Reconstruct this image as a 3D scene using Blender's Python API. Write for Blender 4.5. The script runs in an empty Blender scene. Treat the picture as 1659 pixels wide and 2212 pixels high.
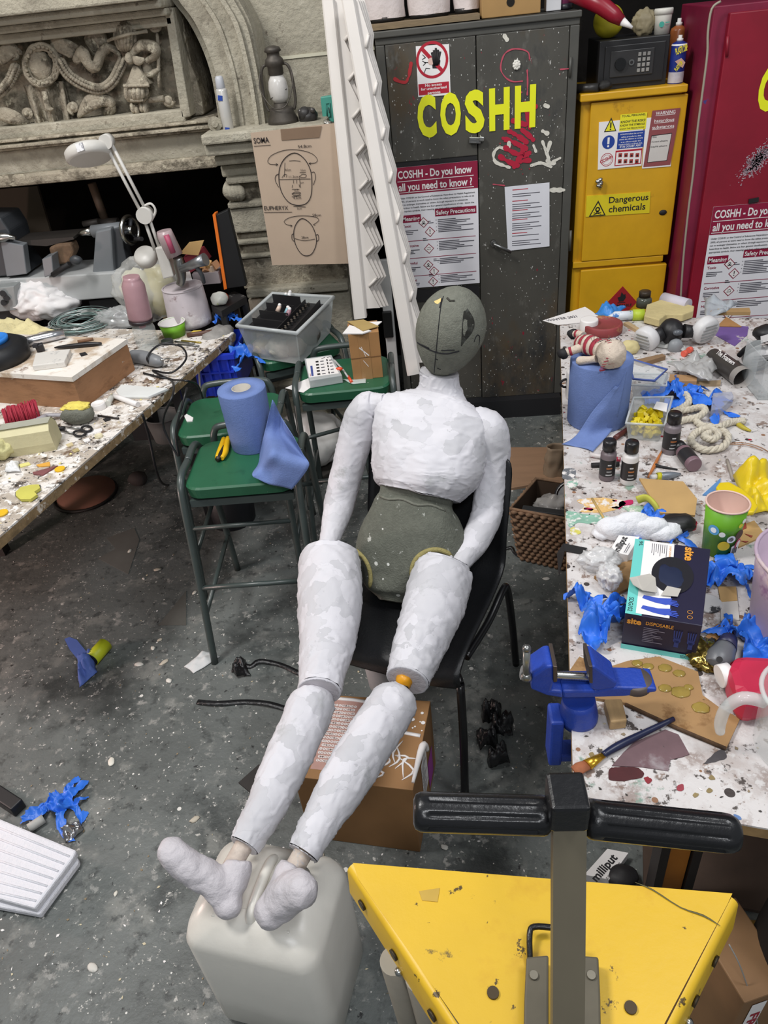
import bpy, bmesh, math, random
from mathutils import Vector as V, Matrix as M, Euler, noise
PI = math.pi
sc = bpy.context.scene
COL = sc.collection
# ---------------------------------------------------------------- camera (focal length in pixels of the 1659 x 2212 frame)
FPX, PPX, PPY, HC = 1600.0, 829.5, 1106.0, 1.9
def _axes():
    dn = V((1085 - PPX, 3370 - PPY, FPX)).normalized()      # vertical vanishing point
    up = -dn
    e = V((898 - PPX, -33 - PPY, FPX)); e = (e - up * e.dot(up)).normalized()
    x = e.cross(up)
    return M((x, e, up))
RW = _axes()
CAM = V((0, 0, HC))
cd = bpy.data.cameras.new('camera'); cam = bpy.data.objects.new('camera', cd); COL.objects.link(cam)
cd.sensor_fit = 'VERTICAL'; cd.sensor_height = 36; cd.sensor_width = 27; cd.lens = FPX / 2212 * 36
cd.clip_start = .02
c0, c1, c2 = RW.col[0], RW.col[1], RW.col[2]
cam.matrix_world = M(((c0.x, -c1.x, -c2.x, 0), (c0.y, -c1.y, -c2.y, 0), (c0.z, -c1.z, -c2.z, HC), (0, 0, 0, 1)))
sc.camera = cam
# ---------------------------------------------------------------- light
sc.view_settings.view_transform = 'Standard'; sc.view_settings.look = 'None'
sc.view_settings.gamma = 1; sc.view_settings.exposure = 0.0
sc.view_settings.use_curve_mapping = False
w = bpy.data.worlds.new('world'); sc.world = w; w.use_nodes = True
bg = w.node_tree.nodes['Background']; bg.inputs[0].default_value = (.86, .93, 1, 1); bg.inputs[1].default_value = .27
def area(name, loc, tgt, sx, sy, power, col=(1, 1, 1)):
    l = bpy.data.lights.new(name, 'AREA'); l.shape = 'RECTANGLE'; l.size = sx; l.size_y = sy; l.energy = power; l.color = col
    o = bpy.data.objects.new(name, l); COL.objects.link(o); o.location = loc
    o.rotation_euler = (V(tgt) - V(loc)).to_track_quat('-Z', 'Y').to_euler()
    return o
area('ceiling_lamp_and_fill', (-1.9, 1.1, 4.2), (-.3, 2.0, 0), .4, 1.0, 92, (1, .98, .96))
area('ceiling_lamp_and_fill', (1.5, .9, 4.3), (.9, 2.0, .5), .5, 1.4, 52, (.97, .98, 1))  # fill light added over the right table, not a known fitting
area('ceiling_lamp_and_fill', (.2, -1.6, 3.9), (.1, 1.8, .6), 1.2, .5, 52, (.95, .97, 1))  # added fill light from behind the camera
area('ceiling_lamp_and_fill', (-1.6, 2.3, 3.9), (-.9, 3.7, 1.4), 1.0, .3, 22, (1, .97, .92))  # extra light added to brighten the stone wall at the back
area('floor_lamp_glow', (-2.6, 1.55, .55), (-.8, 2.1, .0), .2, .2, 14, (1, .72, .66))
# ---------------------------------------------------------------- pixel to point on a plane
def ray(px, py): return RW @ V((px - PPX, py - PPY, FPX))
def Z(px, py, z):
    r = ray(px, py); return CAM + r * ((z - HC) / r.z)
def Y(px, py, y):
    r = ray(px, py); return CAM + r * (y / r.y)
def mpp(p):                                                  # metres per pixel at a point
    return (RW.transposed() @ (V(p) - CAM)).z / FPX
def proj(p):
    c = RW.transposed() @ (V(p) - CAM); return (PPX + FPX * c.x / c.z, PPY + FPX * c.y / c.z)
# ---------------------------------------------------------------- materials
def lin(c):
    if isinstance(c, int): c = ((c >> 16) & 255, (c >> 8) & 255, c & 255)
    return tuple((x / 255 / 12.92 if x / 255 <= .04045 else ((x / 255 + .055) / 1.055) ** 2.4) for x in c) + (1,)
MC = {}
def pm(col, rough=.6, metal=0, var=.12, vs=9, spots=(), bump=0, bs=60, alpha=1, spec=.5, trans=0, sss=0, stretch=None, key=None, cells=None, ridge=0):
    k = key or (col, rough, metal, var, vs, tuple(spots), bump, bs, alpha, spec, trans, sss, stretch, cells, ridge)
    if k in MC: return MC[k]
    m = bpy.data.materials.new('surface'); m.use_nodes = True; MC[k] = m
    nt = m.node_tree; N = nt.nodes; L = nt.links; b = N['Principled BSDF']
    b.inputs['Roughness'].default_value = rough; b.inputs['Metallic'].default_value = metal
    b.inputs['Specular IOR Level'].default_value = spec
    b.inputs['Alpha'].default_value = alpha
    if trans: b.inputs['Transmission Weight'].default_value = trans; b.inputs['IOR'].default_value = 1.25
    if sss: b.inputs['Subsurface Weight'].default_value = sss; b.inputs['Subsurface Radius'].default_value = (.02, .02, .02)
    c = lin(col)
    b.inputs['Base Color'].default_value = c
    tc = N.new('ShaderNodeTexCoord'); src = tc.outputs['Object']
    if stretch:
        mp = N.new('ShaderNodeMapping'); mp.inputs['Scale'].default_value = stretch; L.new(src, mp.inputs[0]); src = mp.outputs[0]
    def nz(scale, det=4, ro=.6):
        n = N.new('ShaderNodeTexNoise'); n.inputs['Scale'].default_value = scale; n.inputs['Detail'].default_value = det; n.inputs['Roughness'].default_value = ro
        L.new(src, n.inputs['Vector']); return n.outputs['Fac']
    def ramp(v, lo, hi):
        r = N.new('ShaderNodeMapRange'); r.inputs[1].default_value = lo; r.inputs[2].default_value = hi; L.new(v, r.inputs[0]); return r.outputs[0]
    out = None
    def mix(fac, a, bcol):
        x = N.new('ShaderNodeMix'); x.data_type = 'RGBA'; L.new(fac, x.inputs[0])
        if isinstance(a, tuple): x.inputs[6].default_value = a
        else: L.new(a, x.inputs[6])
        x.inputs[7].default_value = bcol; return x.outputs[2]
    if var:
        out = mix(ramp(nz(vs), .3, .7), tuple(v * (1 - var) for v in c[:3]) + (1,), tuple(min(1, v * (1 + var)) for v in c[:3]) + (1,))
    cellh = None
    if cells:                                                # overlapping pasted strips: each patch slightly different
        wp = N.new('ShaderNodeTexNoise'); wp.inputs['Scale'].default_value = cells[0] * 1.3; wp.inputs['Detail'].default_value = 5; L.new(src, wp.inputs['Vector'])
        ad = N.new('ShaderNodeMixRGB'); ad.blend_type = 'ADD'; ad.inputs[0].default_value = .09; L.new(src, ad.inputs[1]); L.new(wp.outputs['Color'], ad.inputs[2])
        vo = N.new('ShaderNodeTexVoronoi'); vo.inputs['Scale'].default_value = cells[0]; L.new(ad.outputs[0], vo.inputs['Vector'])
        se = N.new('ShaderNodeSeparateColor'); L.new(vo.outputs['Color'], se.inputs[0]); cellh = se.outputs[0]
        out = mix(ramp(cellh, .25, 1.0), out if out is not None else c, lin(cells[1]))
    for sp in spots:
        scol, ss, lo, hi = sp[:4]
        if len(sp) > 4 and sp[4] == 'v':                     # round drops
            vo = N.new('ShaderNodeTexVoronoi'); vo.inputs['Scale'].default_value = ss; vo.inputs['Randomness'].default_value = 1
            L.new(src, vo.inputs['Vector'])
            se = N.new('ShaderNodeSeparateColor'); L.new(vo.outputs['Color'], se.inputs[0])
            mu = N.new('ShaderNodeMath'); mu.operation = 'MULTIPLY'; mu.inputs[1].default_value = lo; L.new(se.outputs[0], mu.inputs[0])
            le = N.new('ShaderNodeMath'); le.operation = 'LESS_THAN'; L.new(vo.outputs['Distance'], le.inputs[0]); L.new(mu.outputs[0], le.inputs[1])
            gt = N.new('ShaderNodeMath'); gt.operation = 'GREATER_THAN'; gt.inputs[1].default_value = hi; L.new(se.outputs[1], gt.inputs[0])
            m2 = N.new('ShaderNodeMath'); m2.operation = 'MULTIPLY'; L.new(le.outputs[0], m2.inputs[0]); L.new(gt.outputs[0], m2.inputs[1])
            f = m2.outputs[0]
        else: f = ramp(nz(ss, 6, .65), lo, hi)
        out = mix(f, out if out is not None else c, lin(scol))
    if out is not None: L.new(out, b.inputs['Base Color'])
    if bump or ridge:
        bp = N.new('ShaderNodeBump'); bp.inputs['Strength'].default_value = bump or ridge; bp.inputs['Distance'].default_value = .01
        hsrc = nz(bs, 5)
        if ridge:
            rn = N.new('ShaderNodeTexNoise'); rn.noise_type = 'RIDGED_MULTIFRACTAL'; rn.inputs['Scale'].default_value = bs; rn.inputs['Detail'].default_value = 3; L.new(src, rn.inputs['Vector']); hsrc = ramp(rn.outputs['Fac'], .5, 2.0)
            if cellh is not None:
                am = N.new('ShaderNodeMath'); am.operation = 'MULTIPLY_ADD'; am.inputs[1].default_value = .35; L.new(cellh, am.inputs[0]); L.new(hsrc, am.inputs[2]); hsrc = am.outputs[0]
        L.new(hsrc, bp.inputs['Height']); L.new(bp.outputs[0], b.inputs['Normal'])
    return m
def flat(col, rough=.6, **k): return pm(col, rough, var=0, **k)
def clear(col=0xe8eef0, alpha=.28, rough=.15): return pm(col, rough, var=0, alpha=alpha, spec=.6)
# ---------------------------------------------------------------- mesh builder
WM = {}
def frame(o, x, y):                                          # matrix: local XY plane laid on origin o with axes x and y
    x = V(x).normalized(); z = x.cross(V(y)).normalized(); y = z.cross(x)
    return M(((x.x, y.x, z.x, o[0]), (x.y, y.y, z.y, o[1]), (x.z, y.z, z.z, o[2]), (0, 0, 0, 1)))
def TR(loc=(0, 0, 0), rot=(0, 0, 0), s=1):
    return M.LocRotScale(V(loc), Euler(rot), V((s, s, s)) if isinstance(s, (int, float)) else V(s))
def smooth_path(pts, sub=6, closed=False):
    pts = [V(p) for p in pts]; n = len(pts); out = []
    for i in range(n if closed else n - 1):
        g = (lambda k: pts[k % n]) if closed else (lambda k: pts[max(0, min(n - 1, k))])
        a, b, c, d = g(i - 1), g(i), g(i + 1), g(i + 2)
        for j in range(sub):
            t = j / sub
            out.append(.5 * ((2 * b) + (c - a) * t + (2 * a - 5 * b + 4 * c - d) * t * t + (3 * b - a - 3 * c + d) * t ** 3))
    if not closed: out.append(pts[-1])
    return out
TXT = {}
class MB:
    def __init__(s): s.bm = bmesh.new(); s.mats = []
    def mi(s, m):
        if m not in s.mats: s.mats.append(m)
        return s.mats.index(m)
    def add(s, vs, fs, m, T=None, sm=False):
        i = s.mi(m); bv = [s.bm.verts.new(T @ V(v) if T else v) for v in vs]
        for f in fs:
            try: q = s.bm.faces.new([bv[k] for k in f])
            except ValueError: continue
            q.material_index = i; q.smooth = sm
        return s
    def merge(s, b2, m, T=None, sm=False):
        b2.verts.index_update()
        return s.add([v.co.copy() for v in b2.verts], [[v.index for v in f.verts] for f in b2.faces], m, T, sm)
    def box(s, c, sz, m, rot=(0, 0, 0), bev=0, T=None, seg=2):
        b = bmesh.new(); bmesh.ops.create_cube(b, size=1)
        for v in b.verts: v.co = V((v.co.x * sz[0], v.co.y * sz[1], v.co.z * sz[2]))
        if bev: bmesh.ops.bevel(b, geom=b.edges[:], offset=min(bev, min(sz) * .49), segments=seg, affect='EDGES', profile=.5)
        A = TR(c, rot); s.merge(b, m, T @ A if T else A, False); b.free(); return s
    def prism(s, poly, vec, m, bev=0):                       # polygon of points swept along vec
        poly = [V(p) for p in poly]; n = len(poly); vec = V(vec)
        b = bmesh.new()
        A = [b.verts.new(p) for p in poly]; B = [b.verts.new(p + vec) for p in poly]
        b.faces.new(A); b.faces.new(B[::-1])
        for i in range(n): b.faces.new([A[i], B[i], B[(i + 1) % n], A[(i + 1) % n]])
        bmesh.ops.recalc_face_normals(b, faces=b.faces[:])
        if bev: bmesh.ops.bevel(b, geom=b.edges[:], offset=bev, segments=2, affect='EDGES', profile=.5)
        s.merge(b, m); b.free(); return s
    def loft(s, rings, m, caps=True, sm=True, closed=False):
        n = len(rings[0]); vs = [p for r in rings for p in r]; fs = []
        R = len(rings)
        for i in range(R if closed else R - 1):
            for j in range(n):
                k = (j + 1) % n; i2 = (i + 1) % R
                fs.append((i * n + j, i * n + k, i2 * n + k, i2 * n + j))
        s.add(vs, fs, m, None, sm)
        if caps and not closed:
            s.add(rings[0], [tuple(range(n))[::-1]], m); s.add(rings[-1], [tuple(range(n))], m)
        return s
    def tube(s, pts, r, m, n=10, sub=0, caps=True, closed=False, T=None, flatn=None):
        if sub:
            rr = r
            if not isinstance(r, (int, float)):
                k = [V((x, 0, 0)) for x in r]; rr = [v.x for v in smooth_path(k, sub, closed)]
            pts = smooth_path(pts, sub, closed); r = rr
        pts = [V(p) for p in pts]; N = len(pts)
        rs = [r] * N if isinstance(r, (int, float)) else list(r)
        up = V((0, 0, 1)); rings = []; pu = None
        for i in range(N):
            a = pts[(i - 1) % N] if (closed or i > 0) else pts[i]; b = pts[(i + 1) % N] if (closed or i < N - 1) else pts[i]
            t = (b - a)
            t = t.normalized() if t.length > 1e-9 else V((0, 0, 1))
            if pu is None: pu = up if abs(t.dot(up)) < .95 else V((1, 0, 0))
            u = pu - t * pu.dot(t)
            if u.length < 1e-6: u = t.orthogonal()
            u.normalize(); v = t.cross(u); pu = u
            q = rs[i]
            ring = []
            for j in range(n):
                an = 2 * PI * j / n
                p = pts[i] + u * (math.cos(an) * q * (flatn or 1)) + v * (math.sin(an) * q)
                ring.append(T @ p if T else p)
            rings.append(ring)
        return s.loft(rings, m, caps, True, closed)
    def cyl(s, a, b, r, m, n=20, r2=None, sm=True):
        return s.tube([a, b], [r, r if r2 is None else r2], m, n)
    def lathe(s, prof, m, T=None, n=28, caps=True, oval=1):
        rings = []
        for r, z in prof:
            ring = [V((math.cos(2 * PI * j / n) * r, math.sin(2 * PI * j / n) * r * oval, z)) for j in range(n)]
            rings.append([T @ p for p in ring] if T else ring)
        return s.loft(rings, m, caps)
    def grid(s, f, nu, nv, m, thick=0, sm=True):
        vs = [V(f(i / nu, j / nv)) for i in range(nu + 1) for j in range(nv + 1)]
        fs = [(i * (nv + 1) + j, (i + 1) * (nv + 1) + j, (i + 1) * (nv + 1) + j + 1, i * (nv + 1) + j + 1) for i in range(nu) for j in range(nv)]
        if thick:
            b = bmesh.new(); bv = [b.verts.new(v) for v in vs]
            for q in fs: b.faces.new([bv[k] for k in q])
            b.normal_update(); bmesh.ops.solidify(b, geom=b.faces[:], thickness=thick)
            s.merge(b, m, None, sm); b.free(); return s
        return s.add(vs, fs, m, None, sm)
    def blob(s, c, rad, m, seed=0, amp=.12, fr=2.0, rot=(0, 0, 0), sub=3, ridged=0, flatbot=False):
        b = bmesh.new(); bmesh.ops.create_icosphere(b, subdivisions=sub, radius=1)
        o = V((seed * 3.1, seed * 1.7, seed * .9))
        for v in b.verts:
            d = v.co.normalized(); q = d * fr + o
            h = noise.fractal(q, 1, 2, 3) * amp
            if ridged: h += (abs(noise.noise(q * 1.5)) * -2 + .5) * ridged + (abs(noise.noise(q * 3.3)) * -1.5 + .4) * ridged * .5
            p = d * (1 + h)
            if flatbot and p.z < -.55: p.z = -.55 + (p.z + .55) * .1
            v.co = V((p.x * rad[0], p.y * rad[1], p.z * rad[2]))
        s.merge(b, m, TR(c, rot), True); b.free(); return s
    def text(s, t, T, size, m, bold=0, sx=1, align='LEFT', ext=0):
        k = (t, bold, align)
        if k not in TXT:
            cu = bpy.data.curves.new('t', 'FONT'); cu.body = t; cu.size = 1; cu.offset = bold; cu.align_x = align; cu.fill_mode = 'FRONT'; cu.resolution_u = 3
            o = bpy.data.objects.new('t', cu); COL.objects.link(o)
            me = bpy.data.meshes.new_from_object(o); TXT[k] = ([v.co.copy() for v in me.vertices], [tuple(p.vertices) for p in me.polygons])
            bpy.data.objects.remove(o); bpy.data.curves.remove(cu); bpy.data.meshes.remove(me)
        vs, fs = TXT[k]
        return s.add([V((v.x * size * sx, v.y * size, .0)) for v in vs], fs, m, T)
    def rect(s, T, x0, y0, x1, y1, m, z=0):                  # printed rectangle in a frame's plane
        return s.add([(x0, y0, z), (x1, y0, z), (x1, y1, z), (x0, y1, z)], [(0, 1, 2, 3)], m, T)
    def poly2(s, T, pts, m, z=0): return s.add([(p[0], p[1], z) for p in pts], [tuple(range(len(pts)))], m, T)
    def ringd(s, T, cx, cy, r0, r1, m, z=0, n=36, a0=0, a1=2 * PI, oy=1):
        vs = []; fs = []
        for i in range(n + 1):
            a = a0 + (a1 - a0) * i / n; vs += [(cx + math.cos(a) * r0, cy + math.sin(a) * r0 * oy, z), (cx + math.cos(a) * r1, cy + math.sin(a) * r1 * oy, z)]
            if i < n: fs.append((2 * i, 2 * i + 1, 2 * i + 3, 2 * i + 2))
        return s.add(vs, fs, m, T)
    def line(s, T, pts, wd, m, z=0):                         # drawn stroke
        for a, b in zip(pts[:-1], pts[1:]):
            a = V((a[0], a[1])); b = V((b[0], b[1])); d = b - a
            if d.length < 1e-9: continue
            d.normalize(); q = V((-d.y, d.x)) * wd / 2; e = d * wd * .25
            s.add([tuple(a - q - e) + (z,), tuple(b - q + e) + (z,), tuple(b + q + e) + (z,), tuple(a + q - e) + (z,)], [(0, 1, 2, 3)], m, T)
        return s
    def noisy(s, amp, fr, seed=0):
        o = V((seed * 2.3, seed, seed * 1.3))
        s.bm.normal_update()
        for v in s.bm.verts: v.co += v.normal * noise.fractal(v.co * fr + o, 1, 2, 4) * amp
        return s
    def build(s, name, parent=None, local=False, center=True):
        me = bpy.data.meshes.new(name); bm = s.bm
        bmesh.ops.remove_doubles(bm, verts=bm.verts[:], dist=1e-5)
        W = M()
        if parent is not None and not local:
            inv = WM[parent.name].inverted(); bm.transform(inv)
        off = V((0, 0, 0))
        if parent is None and center and not local:
            xs = [v.co for v in bm.verts]
            off = V(((min(p.x for p in xs) + max(p.x for p in xs)) / 2, (min(p.y for p in xs) + max(p.y for p in xs)) / 2, min(p.z for p in xs)))
            bm.transform(M.Translation(-off)); W = M.Translation(off)
        bm.to_mesh(me); bm.free()
        for m in s.mats: me.materials.append(m)
        o = bpy.data.objects.new(name, me); COL.objects.link(o)
        if parent is not None: o.parent = parent; WM[o.name] = WM[parent.name].copy()
        else: o.matrix_world = W; WM[o.name] = W
        return o
def thing(name, label, cat, loc=(0, 0, 0), rz=0, group=None):
    o = bpy.data.objects.new(name, None); COL.objects.link(o); o.empty_display_size = .05
    o.location = loc; o.rotation_euler = (0, 0, rz); WM[o.name] = TR(loc, (0, 0, rz))
    tag(o, label, cat, group); return o
def tag(o, label=None, cat=None, group=None, kind=None):
    if label: o['label'] = label
    if cat: o['category'] = cat
    if group: o['group'] = group
    if kind: o['kind'] = kind
    return o
def single(mb, name, label, cat, group=None): return tag(mb.build(name), label, cat, group)
def struct(mb, name): return tag(mb.build(name), kind='structure')
def kids(o): return [c for c in COL.objects if c.parent == o]
def copy_tree(o, parent=None):
    c = o.copy(); COL.objects.link(c)
    if parent is not None: c.parent = parent
    for k in kids(o): copy_tree(k, c)
    return c
def pz(pts, z): return [Z(x, y, z) for x, y in pts]
def py_(pts, y): return [Y(x, yy, y) for x, yy in pts]
def slab(mb, pts, ztop, h, m, bev=0): return mb.prism(pz(pts, ztop), (0, 0, -h), m, bev)      # flat thing seen from above, lying with its top at ztop
def plate(mb, pts, y, d, m, bev=0): return mb.prism(py_(pts, y), (0, d, 0), m, bev)           # upright thing facing the room, front at y
R = random.Random(7)
# ================================================================ SETTING
FLOORM = pm((98, 102, 100), .46, var=.22, vs=3, bump=.3, bs=40, spec=.4, spots=(((66, 70, 69), 3.5, .52, .66), ((122, 124, 120), 8, .55, .66), ((72, 75, 74), 22, .56, .66), ((140, 140, 136), 26, .60, .67), ((186, 184, 178), 55, .635, .67), ((214, 212, 206), 16, .12, .72, 'v'), ((222, 220, 214), 46, .15, .70, 'v'), ((190, 188, 182), 95, .18, .66, 'v'), ((44, 45, 45), 30, .63, .68)))
f = MB(); f.box((0, 2, -.05), (9, 9, .1), FLOORM); struct(f, 'floor')
STONE = pm((166, 160, 144), .85, var=.14, vs=3, bump=.9, bs=45, spec=.2, spots=(((140, 134, 120), 5, .52, .68), ((184, 178, 162), 12, .58, .68), ((112, 104, 92), 24, .62, .70)))
STONE2 = pm((162, 153, 136), .85, var=.25, vs=6, bump=.9, bs=70, spec=.2, spots=(((108, 101, 88), 16, .50, .62), ((192, 184, 164), 30, .55, .64)))
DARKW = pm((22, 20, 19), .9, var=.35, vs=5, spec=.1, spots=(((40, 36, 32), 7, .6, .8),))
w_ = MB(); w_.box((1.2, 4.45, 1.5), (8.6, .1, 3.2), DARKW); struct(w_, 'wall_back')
w_ = MB(); w_.box((-3.3, 2, 1.5), (.1, 6, 3.2), STONE); struct(w_, 'wall_left')
def band(mb, pxl, pxr, yt, yb, pref, yf, yk, m, bev=.006):   # horizontal stone course: heights read at column pref on its front plane
    zt = Y(pref, yt, yf).z; zb = Y(pref, yb, yf).z
    xl = pxl if isinstance(pxl, float) else Y(pxl, (yt + yb) / 2, yf).x; xr = pxr if isinstance(pxr, float) else Y(pxr, (yt + yb) / 2, yf).x
    mb.box(((xl + xr) / 2, (yf + yk) / 2, (zt + zb) / 2), (xr - xl, yk - yf, zt - zb), m, bev=bev)
# upper wall beside the arch
u = MB(); zt = 2.6
xl, xr = Y(470, 100, 3.72).x, -.19
u.box(((xl + xr) / 2, 3.95, (zt + 1.3) / 2), (xr - xl, .46, zt - 1.3), STONE, bev=.004)
u.box(((xl + xr) / 2, 3.718, Y(630, 123, 3.72).z), (xr - xl, .006, .012), flat((196, 192, 172), .8))
struct(u, 'wall_chimney')
# pier under the mantel shelf
p = MB(); XR = Y(757, 640, 3.5).x
L0 = [(432, 282, 305, 3.30, 540), (440, 305, 330, 3.33, 540), (462, 330, 352, 3.40, 545), (476, 352, 378, 3.46, 545), (486, 378, 393, 3.42, 560), (500, 393, 432, 3.50, 560), (490, 432, 446, 3.44, 570),
      (497, 446, 500, 3.455, 570), (505, 500, 514, 3.49, 570), (506, 514, 526, 3.47, 570), (509, 526, 546, 3.51, 570), (514, 546, 556, 3.48, 580), (520, 556, 622, 3.50, 580), (531, 622, 640, 3.44, 600), (545, 640, 752, 3.48, 620), (552, 752, 830, 3.475, 640), (560, 830, 862, 3.43, 640), (570, 862, 900, 3.40, 650)]
for pl, yt, yb, yf, pref in L0: band(p, pl, XR, yt, yb, pref, yf, 3.74, STONE if yf < 3.49 else STONE2, .008)
zb = Y(650, 900, 3.37).z
p.box(((Y(600, 900, 3.37).x - .12 + XR) / 2, 3.555, zb / 2), (XR - Y(600, 900, 3.37).x + .12, .37, zb), STONE, bev=.01)
# leaf corbel
for k in range(5):
    a = (k - 2) * .35
    p.tube([Y(492 + k * 3, 395, 3.47), Y(490 + k * 8, 415, 3.43), Y(500 + k * 5, 432, 3.45)], [.012, .02, .008], STONE, 8, 4)
struct(p, 'wall_pier')
# lintel and frieze frame
t = MB(); XLF = -2.9; XE = Y(470, 340, 3.5).x
for a, b_, yf in ((-60, 14, 3.34), (14, 34, 3.38), (34, 52, 3.44), (52, 75, 3.50)): band(t, XLF, Y(372, 40, 3.5).x, a, b_, 200, yf, 4.1, STONE, .008)
band(t, XLF, Y(405, 280, 3.5).x, 256, 284, 200, 3.50, 4.1, STONE)
for a, b_, yf in ((284, 290, 3.46), (290, 296, 3.48), (296, 303, 3.44), (303, 308, 3.47)): band(t, XLF, Y(460, 280, 3.46).x, a, b_, 200, yf, 4.1, STONE2, .003)
band(t, XLF, XE, 308, 362, 200, 3.50, 4.1, STONE); band(t, XLF, XE, 362, 388, 200, 3.47, 4.1, STONE2, .012)
t.box(((XLF + XE) / 2, 3.77, Y(200, 170, 3.68).z), (XE - XLF - .12, .3, .42), STONE2)
plate(t, [(354, 20), (372, 16), (412, 252), (392, 256)], 3.50, .35, STONE, .005)
plate(t, [(372, 66), (395, 66), (402, 80), (399, 100), (408, 130), (422, 165), (436, 215), (440, 248), (412, 252)], 3.60, .2, STONE2, .006)
t.tube([Y(388 + 9 * math.cos(a) * (1 - a / 14), 82 + 9 * math.sin(a) * (1 - a / 14), 3.6) for a in [i * .5 for i in range(20)]], .006, STONE, 6)
t.cyl(Y(464, 268, 3.46), Y(464, 268, 3.40), .028, STONE, 18); t.cyl(Y(464, 268, 3.41), Y(464, 268, 3.385), .013, STONE, 12)
struct(t, 'trim_1')
# arch moulding rising from the mantel shelf
ar = MB()
IN = [(352, -40), (371, 0), (405, 44), (435, 101), (456, 162), (469, 236), (474, 286)]
OUT = [(492, -40), (515, 0), (542, 54), (560, 135), (571, 200), (580, 262), (581, 274)]
IN = smooth_path([(x, y, 0) for x, y in IN], 4); OUT = smooth_path([(x, y, 0) for x, y in OUT], 4)
for f0, f1, yf in ((0, .1, 3.56), (.1, .42, 3.50), (.42, .5, 3.47), (.5, .72, 3.48), (.72, .8, 3.44), (.8, .93, 3.46), (.93, 1, 3.5)):
    A = [a.lerp(b_, f0) for a, b_ in zip(IN, OUT)]; B = [a.lerp(b_, f1) for a, b_ in zip(IN, OUT)]
    poly = [(q.x, q.y) for q in A] + [(q.x, q.y) for q in B[::-1]]
    fr = py_(poly, yf); n = len(A); bk = [q + V((0, .5, 0)) for q in fr]
    vs = fr + bk; fs = []
    for i in range(n - 1):
        j = 2 * n - 1 - i
        fs.append((i, i + 1, j - 1, j)); fs.append((i, i + 1, 2 * n + i + 1, 2 * n + i)); fs.append((j, j - 1, 2 * n + j - 1, 2 * n + j))
    ar.add(vs, fs, STONE)
struct(ar, 'trim_2')
# ================================================================ CARVED FRIEZE
def q1(x, y): return (x * .3376, y * .3376)
fz = thing('carved_frieze', 'weathered stone frieze with medallion, urn, garlands and scrolls above the dark hearth', 'carving', tuple(Y(200, 262, 3.6)))
FY = 3.60
def P1(x, y, d=0.0): a = q1(x, y); return Y(a[0], a[1], FY - d)
def spiral(mb, cx, cy, r, turns=1.6, wd=.009, a0=0, d=.05, sg=1):
    n = 26; mb.tube([P1(cx + r * (1 - .8 * i / n) * math.cos(a0 + sg * turns * 2 * PI * i / n), cy + r * (1 - .8 * i / n) * math.sin(a0 + sg * turns * 2 * PI * i / n), d) for i in range(n + 1)], wd, STONE2, 7)
    c = P1(cx, cy, d); mb.blob(c, (wd * 1.5, .02, wd * 1.5), STONE2, 1, .1, sub=2)
m = MB(); k = mpp(P1(265, 415)) * .3376
m.tube([P1(265 + 108 * math.cos(a), 415 + 130 * math.sin(a), .07) for a in [2 * PI * i / 40 for i in range(40)]], .011, STONE2, 8, closed=True)
m.tube([P1(265 + 86 * math.cos(a), 418 + 106 * math.sin(a), .06) for a in [2 * PI * i / 40 for i in range(40)]], .007, STONE2, 8, closed=True)
for i in range(22):
    a = 2 * PI * i / 22; c = P1(265 + 98 * math.cos(a), 416 + 118 * math.sin(a), .075); m.box(c, (.011, .02, .014), STONE2, (0, a, 0), .003)
m.blob(P1(265, 420, .03), (84 * k, .045, 102 * k), STONE2, 2, .12, 3); m.noisy(.004, 40); m.build('medallion', fz)
m = MB()
spiral(m, 92, 350, 42, sg=-1); m.build('volute', fz); m = MB(); spiral(m, 350, 330, 42); m.build('volute', fz)
def leafstrip(mb, pts, wd, d=.05, n=8): mb.tube([P1(x, y, d + .02 * math.sin(i)) for i, (x, y) in enumerate(pts)], wd, STONE2, n, 4, flatn=1.6)
m = MB()
for dx in (0, 14, 28): leafstrip(m, [(330, 270 + dx), (390, 268 + dx * 1.6), (450, 290 + dx * 2), (500 - dx, 300 + dx * 2)], [.008, .012, .011, .004])
m.build('acanthus_leaf', fz); m = MB()
for dx in (0, 14, 28): leafstrip(m, [(110, 310 + dx), (60, 300 + dx * 1.6), (10, 330 + dx * 2), (-40, 340 + dx * 2)], [.008, .012, .011, .004])
m.build('acanthus_leaf', fz)
def garland(pts, name='garland'):
    m = MB(); P = smooth_path([V((x, y, 0)) for x, y in pts], 6)
    for i in range(0, len(P) - 1):
        t = (P[i + 1] - P[i]).normalized(); nrm = V((-t.y, t.x, 0))
        for sgn in (-1, 0, 1):
            c = P[i] + nrm * sgn * 22; dd = (t * 1.0 + nrm * sgn * .5).normalized()
            m.tube([P1(c.x - dd.x * 28, c.y - dd.y * 28, .06), P1(c.x, c.y, .10 if sgn == 0 else .085), P1(c.x + dd.x * 30, c.y + dd.y * 30, .05)], [.003, .0085, .001], STONE2, 6, 3)
    m.build(name, fz)
garland([(385, 395), (440, 480), (540, 545), (640, 570), (720, 520), (770, 430), (790, 380)])
garland([(100, 430), (60, 520), (0, 590), (-60, 620)])
m = MB()
leafstrip(m, [(480, 395), (530, 340), (560, 400), (610, 430), (650, 340), (710, 300), (770, 360)], [.01, .018, .016, .02, .02, .017, .008], .07)
m.blob(P1(625, 265, .03), (.05, .03, .055), STONE2, 5, .25, 3); m.build('ribbon', fz)
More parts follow.
